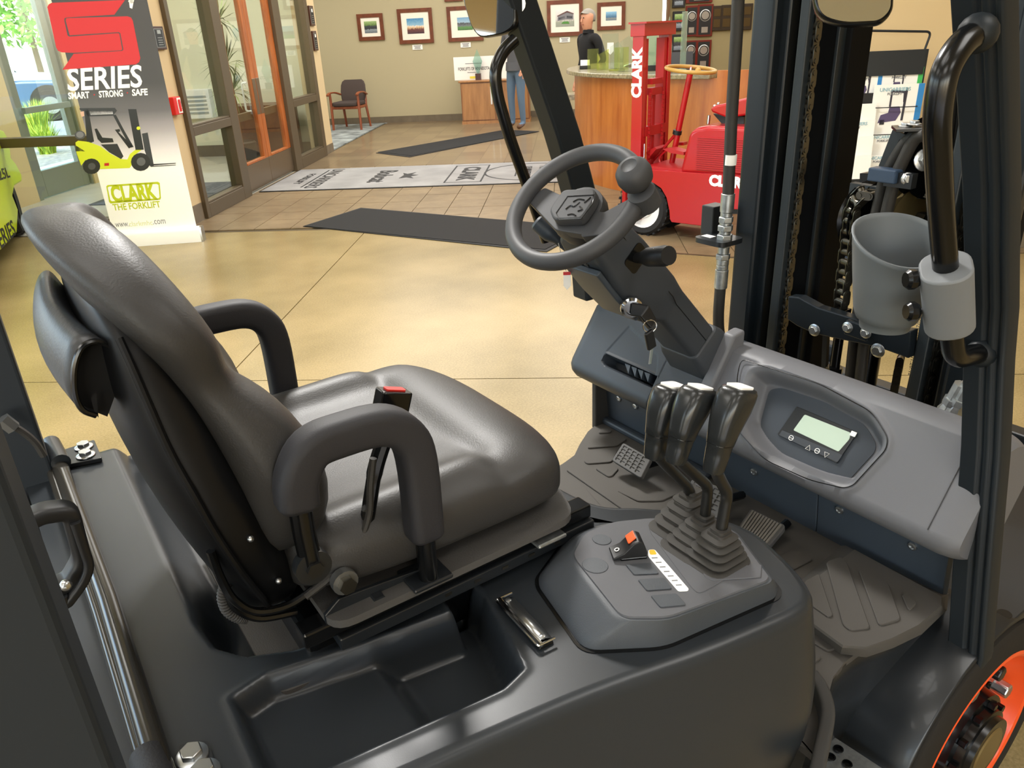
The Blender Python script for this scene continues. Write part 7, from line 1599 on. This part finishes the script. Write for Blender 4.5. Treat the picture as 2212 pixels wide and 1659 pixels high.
# hose sheave bracket
h0, h1, h2 = U(1942, 276, x=1.6), U(2008, 278, x=1.6), U(1900, 395, x=1.6)
M('sheave_cover', 'black paint', lambda m_: m_.bar(h0 + Vector((-.02, 0, 0)), h1 + Vector((.03, 0, 0)), .07, .006), sm=0, bevel=.001)
for px in ((1956, 272), (1975, 268)): hexbolt(U(*px, x=1.6), (0, 0, 1), .010, .007, par=mast, nm='cover_bolt')
M('sheave_cheek', 'mast grey', lambda m_: m_.bar(U(1945, 285, x=1.61), U(1903, 392, x=1.61), .03, .012, up=(1, 0, 0)), sm=0)
for dx, xx in ((0, 1.60), (22, 1.585)):
    M('hydraulic_hose', 'hose rubber', lambda m_: m_.tube(smooth([U(1992 + dx * .3, 290, x=xx), U(1962 + dx * .6, 302, x=xx), U(1932 + dx * .9, 345, x=xx), U(1912 + dx, 385, x=xx), U(1898 + dx, 440, x=xx), U(1880 + dx, 520, x=xx), U(1862 + dx, 620, x=xx), U(1846 + dx, 730, x=xx), U(1832 + dx, 860, x=xx), U(1822 + dx, 960, x=xx)]), .0125, 12))
q = U(1912, 378, x=1.57); M('hose_clamp', 'blue clamp', lambda m_: m_.box((q.x, q.y, q.z), (.03, .062, .028)), sm=0, bevel=.003); hexbolt(U(1960, 386, x=1.57), (-.6, -.8, 0), .009, .008, par=mast, nm='clamp_bolt'); M('clamp_lug', 'black paint', lambda m_: m_.box(tuple(U(1945, 388, x=1.575)), (.02, .06, .03)), sm=0)
M('cross_plate', mat('plate grey', '#3a4044', .5), lambda m_: m_.bar(U(1840, 408, x=1.64), U(1900, 418, x=1.64), .02, .03, up=(0, 0, 1)), sm=0)
M('cross_head', 'black paint', lambda m_: m_.bar(U(1870, 395, x=1.72), U(2060, 395, x=1.72), .05, .05), sm=0); M('carrier_plate', 'plate grey', lambda m_: m_.bar(U(1888, 412, x=1.66), U(1882, 560, x=1.66), .035, .012, up=(1, 0, 0)), sm=0)
for k, (a, b) in enumerate((((2052, 250), (2000, 700)), ((2072, 250), (2022, 690)))):
    M('hydraulic_hose', 'hose rubber', lambda m_: m_.tube(smooth([U(a[0] + 6, 150, x=1.60 + .03 * k), U(*a, x=1.60 + .03 * k), U((a[0] + b[0]) / 2, 470, x=1.60 + .03 * k), U(*b, x=1.60), U(b[0] - 38, 880, x=1.60), U(b[0] - 52, 960, x=1.60)]), .0115, 12))
# cross brace with its hose clamp and bolts
XB = 1.545
brp = [U(*p, x=XB) for p in ((1702, 640), (1725, 642), (1765, 664), (1850, 690), (1872, 708), (1892, 700), (1920, 708), (1968, 716), (1962, 775), (1900, 752), (1760, 722), (1722, 705), (1700, 690))]
M('cross_brace', 'mast blue black', lambda m_: m_.loft([[p for p in brp], [p + Vector((.03, 0, 0)) for p in brp]]), sm=0, bevel=.003)
M('hose_strap', 'mast blue black', lambda m_: m_.bar(U(1828, 705, x=XB - .012), U(1878, 722, x=XB - .012), .012, .036), sm=0, bevel=.003)
for px, r_ in (((1759, 713), .0105), ((1831, 707), .009), ((1870, 719), .009), ((1896, 757), .0115)): hexbolt(U(*px, x=XB - .018 if 1800 < px[0] < 1880 else XB - .002), (-1, 0, 0), r_, .009, par=mast, nm='brace_bolt')
M('guide_post', 'black paint', lambda m_: m_.bar(U(1785, 720, x=1.60), U(1780, 830, x=1.60), .012, .012), sm=0); M('foot_bar', 'mast grey', lambda m_: m_.bar(U(1745, 800, x=1.62), U(1830, 845, x=1.62), .03, .03), sm=0)
M('lift_cylinder', 'gloss black', lambda m_: m_.cyl((1.66, YC - .02, .1), (1.66, YC - .02, 1.12), .032, 20))
M('lower_beam', 'black paint', lambda m_: m_.box((1.66, YC, .30), (.12, .62, .16)), sm=0, bevel=.01)
for dx in (0, 16):
    a, b = U(2078 + dx, 830, x=1.33), U(2030 + dx * .9, 915, x=1.33)
    M('hose_fitting', 'galvanised', lambda m_: m_.tube([a, a.lerp(b, .35), a.lerp(b, .36), a.lerp(b, .5), a.lerp(b, .51), a.lerp(b, .68), a.lerp(b, .70), a.lerp(b, .86), b], [.013, .013, .016, .016, .012, .018, .018, .014, .014], 8), sm=30)
# hose with couplings left of the mast
XH = 1.48
def HU(px, py): return U(px, py, x=XH)
M('hydraulic_hose', 'hose rubber', lambda m_: m_.tube([HU(1598, -80), HU(1592, 60), HU(1580, 260), HU(1573, 420)], .0142, 14)); M('hose_label', 'white print', lambda m_: m_.tube([HU(1579, 334), HU(1577, 356)], .0147, 14))
for t0, t1, r_, n_ in ((418, 458, .0165, 18), (458, 468, .0145, 18), (468, 480, .0185, 6), (480, 486, .0150, 18), (486, 498, .0195, 6), (498, 506, .0140, 18), (506, 518, .0200, 6), (524, 532, .0175, 6), (532, 548, .0140, 18), (548, 560, .0185, 6), (560, 572, .0155, 18), (572, 582, .0150, 18), (582, 622, .0165, 18)):
    M('hose_coupling', 'galvanised', lambda m_: m_.cyl(HU(1573 - (t0 - 418) * .082, t0), HU(1573 - (t1 - 418) * .082, t1), r_, n_), sm=30, bevel=.0015)
M('hydraulic_hose', 'hose rubber', lambda m_: m_.tube(smooth([HU(1556, 620), HU(1552, 680), HU(1554, 720), HU(1562, 745), HU(1575, 770)]), .0142, 14))
c_ = HU(1556, 519); M('hose_bracket', 'black paint', lambda m_: m_.loft([[(c_.x + x, c_.y + y, c_.z + z) for x, y in rloop([(-.04, -.04), (.045, -.04), (.045, .055), (-.04, .055)], .02)] for z in (-.006, .006)]), sm=30); M('bracket_label', 'white print', lambda m_: m_.box((c_.x - .01, c_.y + .03, c_.z + .0068), (.02, .03, .0008)), sm=0)
q = U(1548, 475, x=1.52); M('lamp_bracket', 'black paint', lambda m_: m_.box((q.x, q.y + .01, q.z), (.05, .04, .075)), sm=0, bevel=.003)
# fork carriage seen right of the guard post
M('carriage_bar', 'black paint', lambda m_: m_.box((1.95, YC, .22), (.05, 1.10, .10)), sm=0, bevel=.006); M('carriage_bar', 'black paint', lambda m_: m_.box((1.95, YC, .52), (.05, 1.10, .10)), sm=0, bevel=.006)
for yy in (.62, 1.28): M('fork', 'black paint', lambda m_: (m_.box((2.02, yy, .33), (.04, .11, .56)), m_.box((2.5, yy, .07), (.95, .11, .035))), sm=0, bevel=.006)

# date print along the hose beside the guard post
for px, py, px2, py2 in ((2064, 330, 2050, 480), (1985, 700, 1968, 800)):
    a, b = U(px, py, x=1.585), U(px2, py2, x=1.585); e1 = (b - a).normalized(); vw = (Vector(CW) - a).normalized(); e2 = vw.cross(e1).normalized()
    text('hose_print', '1024 02/16/24 01:20:42', (a + b) / 2 + vw * .004, e1, e2, .014, mat('print grey', '#9a968c', .6), mast, thick=.0002)
